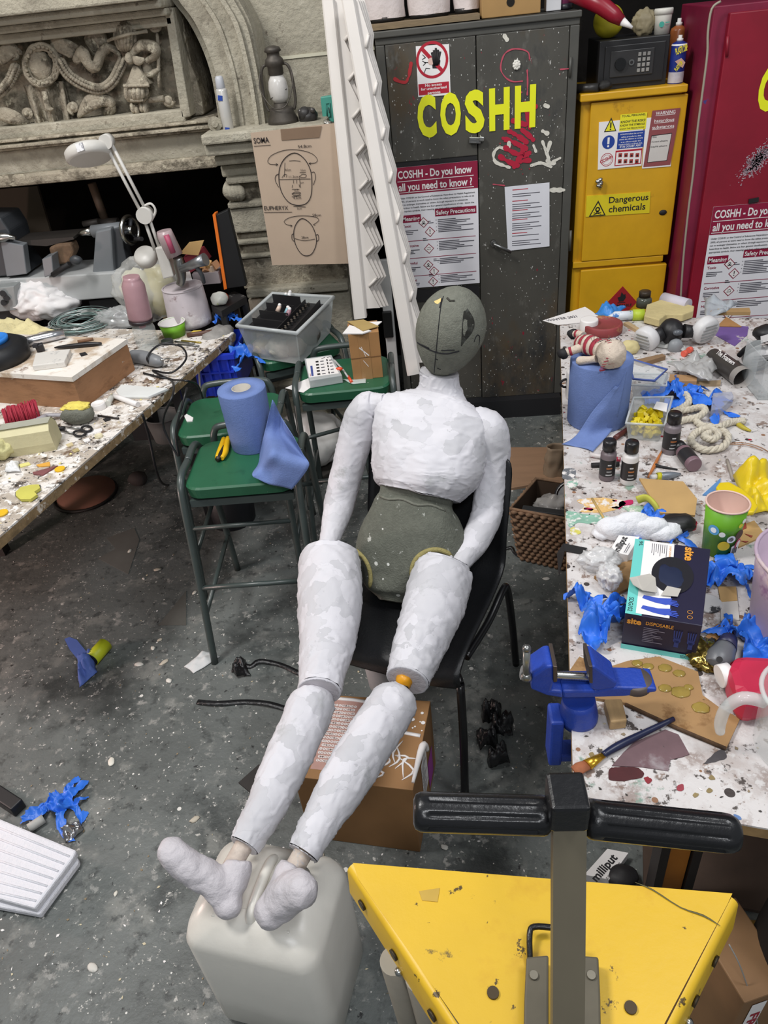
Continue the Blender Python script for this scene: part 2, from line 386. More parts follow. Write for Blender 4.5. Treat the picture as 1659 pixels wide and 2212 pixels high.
def ribbed(mb, cx, cy, rx, ry, n=7, d=.04, dep=.075, off=0):
    for i in range(n):
        f0 = (i + .5) / n * 2 - 1
        pts = []
        for j in range(9):
            v = j / 8 * 2 - 1; ww = math.sqrt(max(.02, 1 - v * v * .96))
            pts.append(P1(cx + f0 * rx * ww + off * v, cy + v * ry, d + dep * ww * math.sqrt(1 - (f0 * .9) ** 2)))
        mb.tube(pts, [.004] + [1.35 * rx * k / n] * 7 + [.004], STONE2, 7)
m = MB(); ribbed(m, 800, 225, 72, 108, off=5)
m.tube([P1(690, 262, .08), P1(800, 225, .14), P1(940, 200, .09)], .006, STONE2, 7, 4)
ribbed(m, 872, 590, 78, 62, 6)
m.prism([P1(850, 420, .09), P1(800, 545, .12), P1(955, 545, .12), P1(880, 420, .09)], (0, .1, 0), STONE2, .006)
m.tube([P1(790, 550, .12), P1(955, 545, .12)], .007, STONE2, 7)
m.tube([P1(835, 640, .1), P1(920, 640, .1)], .008, STONE2, 7)
for i in range(4): m.blob(P1(850 + i * 28, 690 + (i % 2) * 12, .07), (.012, .02, .022), STONE2, i, .1, sub=2)
m.noisy(.003, 50, 3); m.build('urn', fz)
m = MB(); spiral(m, 990, 165, 44, 1.7, .010, PI, .06); m.tube([P1(1005, 215, .06), P1(1012, 330, .07), P1(1018, 560, .06)], [.006, .008, .006], STONE2, 7, 3)
m.tube([P1(950, 640, .06), P1(1050, 630, .06)], .012, STONE2, 8); spiral(m, 1080, 645, 30, 1.3, .011); m.build('scroll_staff', fz)
m = MB(); leafstrip(m, [(835, 360), (900, 290), (990, 310), (990, 360), (940, 400), (960, 470), (1020, 440)], [.008, .012, .015, .012, .013, .016, .006], .08)
m.blob(P1(828, 375, .1), (.017, .03, .022), STONE2, 4, .2, sub=2); leafstrip(m, [(840, 375), (880, 390), (925, 380)], [.006, .011, .004], .09); m.build('bow', fz)
m = MB()
for dx in (0, 22, 44): leafstrip(m, [(500, 750 - dx * .3), (560, 690 - dx), (640, 650 - dx * .6), (705 + dx * .3, 660), (720 - dx, 720), (660 + dx, 740)], [.004, .012, .013, .012, .01, .003])
m.build('acanthus_leaf', fz); m = MB()
for dx in (0, 20): leafstrip(m, [(-40, 720), (30, 725 + dx), (110, 750 + dx), (190, 790)], [.01, .016, .014, .004])
spiral(m, 470, 690, 36, 1.5, .009, PI / 2); spiral(m, 172, 725, 32, 1.5, .009, PI / 2, sg=-1); m.build('acanthus_leaf', fz)
m = MB()
def cloth(u, v):
    xl = 150 + v * 80; xr = 405 + v * 48; yt = 545 - u * 25; yb = 800 - u * 20 + 10 * math.sin(u * 14)
    return P1(xl + (xr - xl) * u, yt + (yb - yt) * v, .05 + .025 * math.sin(u * 15) * (.4 + v) - .05 * abs(u - .5))
m.grid(cloth, 30, 16, STONE2, -.03); m.tube([P1(285, 585, .09), P1(310, 700, .1)], .014, STONE2, 8); m.blob(P1(316, 700, .1), (.02, .015, .008), STONE2, 2, .1, sub=2)
m.noisy(.003, 40); m.build('drapery', fz)

# ================================================================ text fitting
def capH():
    if ('H', 0, 'LEFT') not in TXT: MB().text('H', M(), 1, None)
    return max(v.y for v in TXT[('H', 0, 'LEFT')][0])
def tfit(mb, t, T, x0, y0, wd, h, m, bold=.0):               # text from (x0,y0) baseline, given width and cap height
    mb.text(t, T @ M.Translation((0, 0, -99)), .01, m, bold) if (t, bold, 'LEFT') not in TXT else None
    vs = TXT[(t, bold, 'LEFT')][0]; a = min(v.x for v in vs); b = max(v.x for v in vs)
    sz = h / capH(); sx = wd / ((b - a) * sz)
    return mb.text(t, T @ M.Translation((x0 - a * sz * sx, y0, 0)), sz, m, bold, sx)
_dummy = MB(); capH(); _dummy.bm.free()
def premake(t, bold):
    d = MB(); d.text(t, M(), 1, None, bold); d.bm.free()
def TF(mb, t, T, x0, y0, wd, h, m, bold=0.0):
    if (t, bold, 'LEFT') not in TXT: premake(t, bold)
    return tfit(mb, t, T, x0, y0, wd, h, m, bold)
FX, FZ = V((1, 0, 0)), V((0, 0, 1))
def wallframe(px, py, y): return frame(Y(px, py, y), FX, FZ)
WHITE = flat(0xeae6e4, .5); INK = flat(0x1c1a1c, .7); MAR = flat(0x8c1238, .5); PAPER = pm(0xe6e4e8, .45, var=.03); INKG = flat(0x55535c, .7); YEL = flat(0xe9ea20, .45); REDS = flat(0xb0182e, .5); BLUES = flat(0x1c3f94, .5)
# ================================================================ GREY CABINET
GREY = pm(0x4c4a44, .48, var=.2, vs=3, bump=.1, bs=25, spec=.4, spots=(((84, 66, 40), 2.2, .54, .72), ((44, 46, 48), 3, .54, .66), ((96, 94, 88), 14, .60, .70), ((190, 188, 183), 46, .67, .70), ((200, 200, 196), 60, .12, .80, 'v'), ((205, 205, 200), 110, .2, .7, 'v'), ((130, 30, 48), 16, .645, .67)), stretch=(1, 1, .55))
GREYF = pm(0x4b4a45, .5, var=.15, vs=5, spots=(((80, 68, 48), 5, .66, .85),))
GY = 3.54
xl, xr = Y(808, 66, GY).x, .64; zt = 1.762; zb = .10
gx = (xl + xr) / 2
gc = thing('storage_cabinet', 'tall grey metal two door cabinet with yellow hazard letters and red paint smears', 'cabinet', (gx, GY + .25, 0))
m = MB()
m.box((gx, GY + .26, (zt + zb) / 2), (xr - xl, .44, zt - zb), GREYF, bev=.003)
zf = Y(830, 98, GY).z; doorL = Y(830, 100, GY).x; seam = Y(1028, 85, GY).x; doorR = Y(1232, 62, GY).x
m.box((gx, GY + .02, (zt + zf) / 2), (xr - xl, .04, zt - zf), GREYF, bev=.004); m.box((gx, GY + .012, zt - .012), (xr - xl + .008, .05, .024), GREYF, bev=.004)
m.box(((xl + doorL) / 2, GY + .02, (zf + zb) / 2), (doorL - xl, .04, zf - zb), GREYF, bev=.003); m.box(((xr + doorR) / 2, GY + .02, (zf + zb) / 2), (xr - doorR, .04, zf - zb), GREYF, bev=.003)
m.build('body', gc)
m = MB(); m.box((gx + .05, GY + .1, zb / 2), (xr - xl - .12, .3, zb), flat(0x17171a, .7)); m.build('plinth', gc)
zgap = Y(930, 345, GY).z
m = MB(); m.box(((doorL + seam) / 2, GY + .018, (zf + zgap) / 2), (seam - doorL - .004, .032, zf - zgap), GREY, bev=.003)
m.box(((doorL + seam) / 2, GY + .026, (zgap + zb) / 2), (seam - doorL - .004, .03, zgap - zb), GREY, bev=.003); ld = m.build('door', gc)
m = MB(); zm = Y(930, 372, GY).z; m.box(((doorL + seam) / 2, GY + .012, (zgap + zm) / 2), (seam - doorL - .01, .012, zgap - zm), INK); m.build('black_panel', ld); m = MB()
m.box(((doorL + seam) / 2, GY + .012, Y(960, 627, GY).z - .02), (seam - doorL - .01, .012, .06), INK); m.build('black_panel', ld)
m = MB(); m.box(((doorR + seam) / 2, GY + .018, (zf + zb) / 2), (doorR - seam - .004, .032, zf - zb), GREY, bev=.003); rd = m.build('door', gc)
for yy in (145, 520): m = MB(); m.cyl(Y(1233, yy - 22, GY - .004), Y(1231, yy + 22, GY - .004), .006, GREYF, 8); m.build('hinge', rd)
T = wallframe(904, 293, GY - .0019); ww = Y(1156, 274, GY).x - Y(904, 293, GY).x; hh = Y(904, 213, GY).z - Y(904, 293, GY).z
m = MB(); xsp = [0, .195, .405, .61, .825]; lw = [.16, .175, .165, .172, .175]
for ch, a, b_ in zip('COSHH', xsp, lw): TF(m, ch, T, a * ww, 0, b_ * ww, hh, YEL, .05)
m.build('yellow_lettering', gc)
# chrome hasp, handle, rosette
CHROME = flat(0xb8b8b4, .25, metal=1); STEEL = pm(0x8e8e8c, .35, 1, var=.1)
m = MB(); c = Y(1026, 303, GY - .012); m.box(c, (.052, .012, .026), STEEL, (0, .12, 0), .003); m.box(c + V((.028, -.004, .004)), (.022, .02, .02), CHROME, (0, .2, 0), .004)
for dz in (-.006, .006): m.box(c + V((-.008, -.007, dz)), (.026, .002, .003), CHROME, (0, .12, 0))
m.build('hasp', gc)
m = MB(); a = Y(1065, 523, GY); m.cyl(a, a - V((0, .03, 0)), .013, STEEL, 18); b_ = Y(1104, 545, GY - .04)
m.tube([a - V((0, .028, 0)), a - V((-.006, .038, .002)), b_], [.008, .008, .007], STEEL, 10); m.build('handle', rd)
m = MB(); c = Y(1116, 140, GY - .003)
for i in range(9): an = 2 * PI * i / 9; m.blob(c + V((math.cos(an) * .011, 0, math.sin(an) * .013)), (.0065, .006, .0065), flat(0xe0ddd4, .7), i, .05, sub=2)
m.blob(c, (.012, .008, .013), flat(0xdcd8ce, .7), 3, .08, sub=2); m.build('rosette', rd)
# paint marks
RP = flat(0xb0203a, .35); WP = pm(0xd6d2c6, .5, var=.15, vs=60); PK = flat(0xb84a5c, .5)
def strokes(mb, lines, y, mat, wpx):                          # daubed paint: overlapping ragged dabs along each stroke
    T = frame((0, y - .0009, 0), FX, FZ)
    for ln in lines:
        P = smooth_path([Y(x, yy, y) for x, yy in ln], 14); r = wpx * mpp(P[0]) * .72; n = len(P)
        for i, p in enumerate(P):
            k = r * (.75 + .45 * noise.noise(p * 60)) * (.7 if i in (0, n - 1) else 1); mb.ringd(T, p.x, p.z, 0, max(.0012, k), mat, -i * .000002, 9)
        for i in range(3): p = R.choice(P); mb.ringd(T, p.x + R.uniform(-3, 3) * r, p.z + R.uniform(-3, 2) * r, 0, r * R.uniform(.08, .25), mat, 0, 7)
def q3(x, y): return (800 + x * .2773, y * .2773)
def flatten(mb, y, t=.0012):
    for v in mb.bm.verts: v.co.y = y + (-t if v.co.y < y else 0)
def paint(name, parent, lines, mat, wpx, conv=q3):
    mb = MB(); strokes(mb, [[conv(*p) for p in ln] for ln in lines], GY, mat, wpx); return tag(mb.build(name, parent), kind='stuff')
paint('red_paint', rd, [[(1080, 1020), (1150, 1060), (1220, 1110)], [(1030, 1075), (1120, 1110), (1215, 1160)], [(1050, 1150), (1120, 1190), (1190, 1210), (1240, 1190)], [(1010, 1220), (1080, 1260), (1150, 1290)], [(1180, 1010), (1230, 1050), (1270, 1090)], [(1120, 1300), (1150, 1250), (1180, 1200), (1190, 1150)], [(1170, 1260), (1210, 1250), (1240, 1250)], [(1110, 940), (1170, 960), (1210, 970)], [(1210, 830), (1230, 920), (1240, 1000)], [(1200, 800), (1240, 830), (1290, 830)]], RP, 9)
paint('red_paint', rd, [[(1240, 460), (1230, 410), (1180, 385), (1100, 385), (1040, 430), (1015, 530), (1050, 600), (1110, 635), (1185, 632)], [(1222, 545), (1225, 640), (1222, 740)], [(1150, 700), (1180, 720)], [(1480, 540), (1545, 535)], [(955, 1435), (1045, 1445)]], PK, 2.6)
paint('white_paint', rd, [[(1080, 1110), (1070, 1160), (1000, 1150), (960, 1200), (975, 1260), (1040, 1290), (1085, 1305)], [(1250, 1290), (1330, 1270), (1410, 1300)], [(1340, 1100), (1370, 1180), (1390, 1240)], [(1400, 1110), (1380, 1180)], [(1270, 1130), (1290, 1180)], [(1420, 1260), (1480, 1230)], [(1340, 1020), (1380, 1040)]], WP, 6)
paint('white_paint', rd, [[(1380, 1250), (1400, 1270), (1430, 1270)], [(1360, 820), (1385, 830)], [(1400, 1480), (1510, 1480)], [(1045, 280), (1065, 310)]], WP, 8)
paint('red_paint', ld, [[(190, 615), (230, 635), (275, 640), (295, 605)], [(300, 600), (318, 490)]], flat(0xa8262c, .5), 6)
# stickers and papers on the grey cabinet
m = MB(); pp = [(898, 100), (970, 95), (973.5, 205), (903.5, 210)]
y0 = GY - .0012; plate(m, pp, y0, .001, WHITE)
T = wallframe(903, 210, y0 - .0006); s = mpp(Y(903, 210, y0)) * .2773; s2 = s * .97
def L3(x, y, bx=372, by=757): return ((x - bx) * s, (by - y - (x - bx) * .075) * s2)
cx, cy = L3(495, 502); m.ringd(T, cx, cy, 103 * s, 122 * s, REDS, .0002)
for f0 in (-30, -14, 2, 18, 34): m.tube([T @ V((cx + (f0 * .4 + 25) * s, cy - 40 * s, 0)), T @ V((cx + (f0 + 30) * s, cy + (75 - abs(f0 - 2) * .8) * s, 0))], 8 * s, INK, 6)
m.poly2(T, [(cx + x * s, cy + y * s) for x, y in ((-5, 10), (0, -55), (50, -60), (62, -10), (50, 10))], INK, .0003)
for ln in ([(-70, 40), (-50, 20), (-75, 10)], [(-75, 0), (-50, -15), (-70, -30)], [(-66, -80), (-50, -50), (-20, -55)], [(-60, -10), (-20, -15)]): m.line(T, [(cx + x * s, cy + y * s) for x, y in ln], 5 * s, INK, .0003)
m.line(T, [(cx - 78 * s, cy + 84 * s), (cx + 78 * s, cy - 84 * s)], 26 * s, REDS, .0005); m.ringd(T, cx - 8 * s, cy - 8 * s, 0, 24 * s, flat(0xd8b8ac), .0008)
a = L3(380, 745); b_ = L3(612, 650); m.rect(T, a[0], a[1], b_[0] + 3 * s, b_[1], REDS, .0003)
for t_, x0, yb_, wd in (('No access', 432, 685, 128), ('for unauthorised', 398, 711, 198), ('persons', 449, 737, 98)):
    a = L3(x0, yb_); TF(m, t_, T @ M.Translation((0, 0, .0006)), a[0], a[1], wd * s, 17 * s, WHITE, .02)
for v in m.bm.verts: v.co.y = max(y0 - .002, min(v.co.y, y0 + .001))
m.build('prohibition_sticker', gc)
def poster(p_tl, p_tr, p_bl, y, label, extra=False):
    a = Y(*p_tl, y); wd = Y(*p_tr, y).x - a.x; hd = a.z - Y(*p_bl, y).z
    th = thing('safety_poster', label, 'poster', (a.x + wd / 2, y, a.z - hd))
    T = frame((a.x, y - .0015, a.z - hd), FX, FZ); m = MB(); m.box((a.x + wd / 2, y - .0006, a.z - hd / 2), (wd, .0012, hd), PAPER); m.build('sheet', th)
    Tz = T @ M.Translation((0, 0, .0006)); Tz2 = T @ M.Translation((0, 0, .0012))
    def v(f): return hd * (1 - f)
    m = MB(); m.rect(Tz, 0, v(.208), wd, v(0), MAR)
    for f0 in (.105, .192): m.rect(Tz2, .02 * wd, v(f0 + .005), .95 * wd, v(f0), WHITE)
    TF(m, 'COSHH - Do you know', Tz2, .03 * wd, v(.085), .90 * wd, .056 * hd, WHITE, .022)
    TF(m, 'all you need to know ?', Tz2, .03 * wd, v(.18), .90 * wd, .056 * hd, WHITE, .022); m.build('heading', th)
    m = MB()
    for i, t_ in enumerate(('Under COSHH or the Control of Substances Hazardous to Health Regulations', '2002, all persons at work need to know the safety precautions to take so as', 'not to endanger themselves or others through exposure to substances', 'hazardous to health. Below are four general classifications of risk - know the', 'appropriate symbols, their meaning and their safety precautions.')):
        TF(m, t_, Tz, .03 * wd, v(.245 + i * .026), (.93, .92, .84, .92, .77)[i] * wd, .0125 * hd, INK, .012)
    def small(x0, f0, n, wmax):
        for i in range(n): m.rect(Tz, x0 * wd, v(f0 + i * .014 + .007), (x0 + wmax * (.75 + .25 * math.sin(i * 2.3 + f0 * 40))) * wd, v(f0 + i * .014), INKG)
    for f0 in (.50, .665, .815, .955): small(.04, f0, 3 if f0 < .9 else 2, .2)
    for f0, n in ((.43, 8), (.61, 6), (.755, 4), (.905, 5)):
        small(.49, f0, n, .45)
        for i in range(0, n, 2): m.rect(Tz, .465 * wd, v(f0 + i * .014 + .007), .472 * wd, v(f0 + i * .014), INK)
    for x0, f0 in ((.36, .435), (.29, .575), (.41, .755), (.34, .885)): small(x0, f0, 2, .08)
    tag(m.build('body_text', th), kind='stuff')
    m = MB(); m.rect(Tz, .03 * wd, v(.435), .28 * wd, v(.375), MAR); m.rect(Tz, .46 * wd, v(.405), .975 * wd, v(.345), MAR)
    TF(m, 'Meaning', Tz2, .045 * wd, v(.421), .22 * wd, .032 * hd, WHITE, .02); TF(m, 'Safety Precautions', Tz2, .475 * wd, v(.391), .485 * wd, .032 * hd, WHITE, .02)
    for t_, f0, wq in (('Toxic', .475, .11), ('Corrosive', .64, .19), ('Harmful', .79, .16), ('Irritant', .94, .14)): TF(m, t_, Tz, .04 * wd, v(f0), wq * wd, .02 * hd, MAR, .02)
    for f0 in (.588, .735, .89): m.rect(Tz, .03 * wd, v(f0 + .005), .96 * wd, v(f0), MAR)
    for cx_, f0, k_ in ((.31, .445, 0), (.385, .525, 1), (.36, .665, 2), (.34, .805, 0), (.41, .865, 1), (.39, .955, 1)):
        c = (cx_ * wd, v(f0)); r = .048 * hd * .92
        m.poly2(Tz, [(c[0], c[1] + r), (c[0] + r, c[1]), (c[0], c[1] - r), (c[0] - r, c[1])], MAR); q = r * .82
        m.poly2(Tz2, [(c[0], c[1] + q), (c[0] + q, c[1]), (c[0], c[1] - q), (c[0] - q, c[1])], WHITE); Tq = Tz2 @ M.Translation((0, 0, .0006))
        if k_ == 1: m.poly2(Tq, [(c[0] - q * .12, c[1] + q * .55), (c[0] + q * .12, c[1] + q * .55), (c[0] + q * .06, c[1] - q * .12), (c[0] - q * .06, c[1] - q * .12)], INK); m.ringd(Tq, c[0], c[1] - q * .38, 0, q * .12, INK, n=12)
        elif k_ == 0:
            m.ringd(Tq, c[0], c[1] + q * .15, q * .14, q * .27, INK, n=14); m.rect(Tq, c[0] - q * .13, c[1] - q * .22, c[0] + q * .13, c[1] - q * .05, INK)
            for sg in (-1, 1): m.line(Tq, [(c[0] - q * .45, c[1] - sg * q * .12 - q * .3), (c[0] + q * .45, c[1] + sg * q * .12 - q * .3)], q * .09, INK)
        else:
            m.line(Tq, [(c[0] - q * .45, c[1] - q * .2), (c[0] - q * .05, c[1] - q * .2)], q * .12, INK); m.line(Tq, [(c[0] - q * .35, c[1] + q * .2), (c[0] + q * .1, c[1] + q * .35), (c[0] + q * .4, c[1] + q * .15)], q * .09, INK); m.line(Tq, [(c[0] + q * .1, c[1] - q * .2), (c[0] + q * .35, c[1] - q * .2), (c[0] + q * .3, c[1])], q * .09, INK)
    m.build('symbols', th); return th
poster((852.7, 363), (1031.5, 353.5), (872, 624), GY - .001, 'maroon headed chemical safety poster on the left door of the grey cabinet')
def thinlines(m, T, x0, y0, wd, n, step, h, mat, red=()):
    for i in range(n): m.rect(T, x0, y0 - i * step - h, x0 + wd * (.5 + .5 * abs(math.sin(i * 1.9 + 1))), y0 - i * step, REDS if i in red else mat)
m = MB(); pp = [(1090, 404), (1187, 394), (1187, 532), (1097, 542)]
plate(m, pp, GY - .0025, .0012, pm(0xdcdce2, .3, var=.03)); T = wallframe(1097, 542, GY - .0029); s = mpp(Y(1100, 500, GY))
for i, (yy, n, rd_) in enumerate(((112, 1, 1), (104, 2, 0), (92, 1, 1), (86, 3, 0), (75, 1, 1), (69, 3, 0), (58, 1, 1), (51, 4, 0), (33, 1, 1), (28, 1, 0), (18, 3, 0))):
    thinlines(m, T, 9 * s, yy * s * 1.12, (35 if rd_ else 62) * s, n, 4.4 * s, 1.6 * s, INKG, (0,) if rd_ else ())
single(m, 'notice_sheet', 'white typed notice in clear sleeve taped beside the handle on the grey cabinet', 'notice')
# ================================================================ YELLOW CABINET
YC = pm(0xcf9d18, .42, var=.1, vs=5, spots=(((150, 108, 20), 11, .66, .78), ((90, 70, 30), 40, .72, .78)))
YY = 3.56; xl, xr = Y(1258, 205, YY).x, Y(1478, 190, YY).x; zt = Y(1370, 196, YY).z + .005
yc = thing('chemical_cabinet', 'small yellow metal cabinet with hazard stickers below a black safe', 'cabinet', ((xl + xr) / 2, YY + .2, 0))
cx = (xl + xr) / 2; m = MB(); m.box((cx, YY + .2, zt / 2), (xr - xl, .36, zt), YC, bev=.003)
m.box((cx, YY + .19, zt - .012), (xr - xl + .02, .42, .03), YC, bev=.005)
zd = Y(1350, 563, YY).z; dl, dr = Y(1266, 400, YY).x, Y(1462, 400, YY).x
m.box((cx, YY + .015, zd - .004), (xr - xl, .03, .028), YC, bev=.003)
m.build('body', yc)
m = MB(); m.box(((dl + dr) / 2, YY + .012, (zt - .035 + zd + .012) / 2), (dr - dl, .03, zt - .047 - zd), YC, bev=.004); d1 = m.build('door', yc)
m = MB(); m.box(((dl + dr) / 2, YY + .012, (zd - .03 + .08) / 2), (dr - dl, .03, zd - .11), YC, bev=.004); d2 = m.build('door', yc)
m = MB(); c = Y(1292, 393, YY - .01)
for i in range(6): m.blob(c + V((R.uniform(-.008, .01), -.008 - R.random() * .01, .012 - i * .006)), (.012, .01, .009), CHROME, i, .3, sub=2)
m.cyl(c + V((0, .02, 0)), c - V((0, .02, 0)), .008, CHROME, 12); m.build('key_bunch', d1)
m = MB(); m.blob(Y(1432, 459, YY - .004), (.018, .006, .012), INK, 1, .05, sub=2); m.build('lock', d1)
def q4(x, y): return (1200 + x * .2767, y * .2767)
YS = YY - .006
m = MB(); pts = [q4(*p) for p in ((340, 955), (690, 920), (672, 1293), (330, 1325))]; plate(m, pts, YS, .003, WHITE)
T = wallframe(*q4(330, 1325), YS - .0006); s = mpp(Y(1330, 320, YS)) * .2767; sh = .075   # printed rows follow the sheet
def L4(x, y): return ((x - 330) * s, (1325 - y - (x - 330) * .08) * s * 1.06)
def R4(m, x0, y0, x1, y1, mat, z=.0003): a = L4(x0, y1); b_ = L4(x1, y0 - (x1 - x0) * .08); m.rect(T, a[0], a[1], b_[0], b_[1], mat, z)
YS2 = flat(0xe8de2a, .5)
R4(m, 472, 958, 672, 1065, YS2); R4(m, 465, 1075, 668, 1185, BLUES)
a = L4(405, 1062); m.poly2(T, [(a[0] - 48 * s, a[1] - 6 * s), (a[0] + 46 * s, a[1] - 6 * s), (a[0], a[1] + 92 * s)], INK, .0003); m.poly2(T, [(a[0] - 38 * s, a[1]), (a[0] + 36 * s, a[1]), (a[0], a[1] + 76 * s)], YS2, .0006)
m.rect(T, a[0] - 5 * s, a[1] + 20 * s, a[0] + 5 * s, a[1] + 58 * s, INK, .0009); m.ringd(T, a[0], a[1] + 10 * s, 0, 6 * s, INK, .0009, 10)
a = L4(397, 1138); m.ringd(T, a[0], a[1], 0, 48 * s, BLUES, .0003); m.rect(T, a[0] - 8 * s, a[1] - 14 * s, a[0] + 8 * s, a[1] + 34 * s, WHITE, .0006); m.ringd(T, a[0], a[1] - 28 * s, 0, 8 * s, WHITE, .0006, 12)
Tt = T @ M.Translation((0, 0, .0006))
for t_, x0, yb_, wd, h in (('TO ALL PERSONNEL', 484, 975, 178, 13), ('KNOW THE RISKS!', 480, 1014, 184, 16), ('KNOW THE SYMBOLS!', 477, 1036, 186, 13), ('KNOW THE PRECAUTIONS!', 476, 1057, 184, 9)): a = L4(x0, yb_); TF(m, t_, Tt, a[0], a[1], wd * s, h * s, INK, .02)
for i, (t_, wd) in enumerate((('ALWAYS follow the correct', 170), ('safety procedures, data', 150), ('sheets etc. (failure to comply', 180), ('is an offence under the', 150), ('Health & Safety at Work Act).', 180), ('IF IN DOUBT ASK!', 160))): a = L4(568 - wd / 2, 1092 + i * 17); TF(m, t_, Tt, a[0], a[1], wd * s, (9 if i < 5 else 14) * s, WHITE, .015)
a = L4(395, 1256); m.ringd(T, a[0], a[1], 44 * s, 48 * s, REDS, .0003); m.ringd(T, a[0], a[1], 34 * s, 36 * s, REDS, .0003)
TF(m, 'COSHH', Tt @ M.Translation((a[0] - 46 * s, a[1] - 26 * s, 0)) @ M.Rotation(.38, 4, 'Z'), 0, 0, 98 * s, 24 * s, REDS, .02)
R4(m, 458, 1195, 662, 1300, REDS); R4(m, 465, 1207, 655, 1294, WHITE, .0006)
for i in range(4):
    for j in range(2):
        x0 = 482 + i * 44; y0 = 1212 + j * 42
        R4(m, x0, y0, x0 + 28, y0 + 28, flat(0xa03a34), .0009); a = L4(x0 + 14, y0 + 16); m.ringd(T, a[0], a[1], 0, 8 * s, INK, .0012, 8)
m.build('warning_sticker', d1)
m = MB(); pts = [q4(*p) for p in ((703, 922), (928, 903), (900, 1298), (676, 1316))]; plate(m, pts, YS, .003, WHITE); PINKB = flat(0x8d4a4c, .5)
T = wallframe(*q4(676, 1316), YS - .0006)
def L5(x, y): return ((x - 676) * s, (1316 - y - (x - 676) * .08) * s * 1.06)
def rq(m, pts, mat, z): m.poly2(T, [L5(*p) for p in pts], mat, z)
rq(m, [(710, 932), (918, 914), (892, 1290), (684, 1306)], PINKB, .0003); rq(m, [(722, 1093), (876, 1076), (862, 1262), (710, 1276)], INK, .0006); rq(m, [(725, 1098), (872, 1081), (858, 1258), (714, 1272)], pm(0xcfcac4, .5, var=.05), .0009)
Tt = T @ M.Translation((0, 0, .0006))
for t_, x0, yb_, wd, h in (('WARNING', 737, 960, 146, 22), ('hazardous', 733, 1008, 148, 20), ('substances', 722, 1050, 164, 20)):
    a = L5(x0, yb_); Tr = Tt @ M.Translation((a[0], a[1], 0)) @ M.Rotation(.0, 4, 'Z'); TF(m, t_, Tr, 0, 0, wd * s, h * s, WHITE, .01); m.rect(Tr, 0, -7 * s, wd * s, -4 * s, WHITE)
for t_, x0, yb_, wd in (('Glue.', 730, 1108, 34), ('Contact adhesive.', 727, 1140, 124), ('Grip/Fill adhesive.', 724, 1174, 128)): a = L5(x0, yb_); TF(m, t_, T @ M.Translation((0, 0, .0014)), a[0], a[1], wd * s, 10 * s, INK, .01)
m.build('substance_sticker', d1)
m = MB(); pts = [q4(*p) for p in ((243, 1530), (742, 1498), (733, 1662), (236, 1694))]; plate(m, pts, YS, .003, pm(0xd8c41c, .5, var=.06)); T = wallframe(*q4(236, 1694), YS - .0008)
def L6(x, y): return ((x - 236) * s, (1694 - y - (x - 236) * .065) * s * 1.03)
a = L6(328, 1688); m.poly2(T, [(a[0] - 68 * s, a[1]), (a[0] + 68 * s, a[1]), (a[0], a[1] + 122 * s)], INK, .0003); m.poly2(T, [(a[0] - 54 * s, a[1] + 8 * s), (a[0] + 54 * s, a[1] + 8 * s), (a[0], a[1] + 102 * s)], flat(0xe0cc20), .0006)
m.ringd(T, a[0], a[1] + 52 * s, 9 * s, 20 * s, INK, .0009, 16); m.rect(T, a[0] - 10 * s, a[1] + 26 * s, a[0] + 10 * s, a[1] + 38 * s, INK, .0009)
for sg in (-1, 1): m.line(T, [(a[0] - 30 * s, a[1] + 20 * s - sg * 8 * s), (a[0] + 30 * s, a[1] + 20 * s + sg * 8 * s)], 6 * s, INK, .0009)
for t_, x0, yb_, wd, h in (('Dangerous', 414, 1592, 312, 46), ('chemicals', 418, 1662, 292, 50)): a = L6(x0, yb_); TF(m, t_, T @ M.Translation((0, 0, .0003)), a[0], a[1], wd * s, h * s, INK, .01)
m.build('danger_sticker', d1)
m = MB(); c = Y(1342, 655, YS); r = 33 * mpp(c); T = frame(c, FX, FZ); RD = flat(0x9c2126, .5)
m.prism([c + V(p) for p in ((0, 0, r * 1.12), (r, 0, 0), (0, 0, -r * 1.12), (-r, 0, 0))], (0, .003, 0), RD)
m.poly2(T, [(-.16 * r, .12 * r), (-.28 * r, .4 * r), (-.1 * r, .45 * r), (-.05 * r, .75 * r), (.12 * r, .55 * r), (.2 * r, .62 * r), (.26 * r, .35 * r), (.12 * r, .12 * r)], INK, .0008); m.rect(T, -.25 * r, .02 * r, .25 * r, .07 * r, INK, .0008)
TF(m, 'FLAMMABLE', T @ M.Translation((0, 0, .0008)), -.68 * r, -.24 * r, 1.36 * r, .17 * r, INK, .02); m.build('flammable_sticker', d2)
# ================================================================ MAROON CABINET
MC_ = pm(0x861228, .45, var=.15, vs=4, spots=(((110, 32, 60), 6, .62, .8), ((50, 14, 22), 18, .70, .78), ((168, 150, 160), 3.2, .72, .88)))
MY = 3.42; xl = Y(1547, 15, MY).x; xr = xl + .95; zt = Y(1547, 14, MY).z
mc = thing('storage_cabinet', 'tall maroon metal cabinet at the right edge with white spray mark and poster', 'cabinet', (xl + .47, MY + .22, 0))
m = MB(); m.box((xl + .475, MY + .23, zt / 2), (.95, .42, zt), pm(0x7c1a38, .5, var=.15, vs=8, spots=(((60, 24, 34), 7, .6, .8), ((36, 60, 130), 8, .72, .76))), bev=.004); m.build('body', mc)
dl = Y(1577, 28, MY).x; zd = Y(1577, 28, MY).z
m = MB(); m.box((dl + .42, MY + .01, (zd + .1) / 2), (.84, .03, zd - .1), MC_, bev=.004); dm = m.build('door', mc)
m = MB(); m.cyl(Y(1572, 78, MY - .006), Y(1570, 122, MY - .006), .006, MC_, 8); m.build('hinge', dm)
yl = MY - .0062
a = Y(1632, 236, yl); hh = Y(1632, 152, yl).z - a.z; T = frame(a, FX, FZ); m = MB()
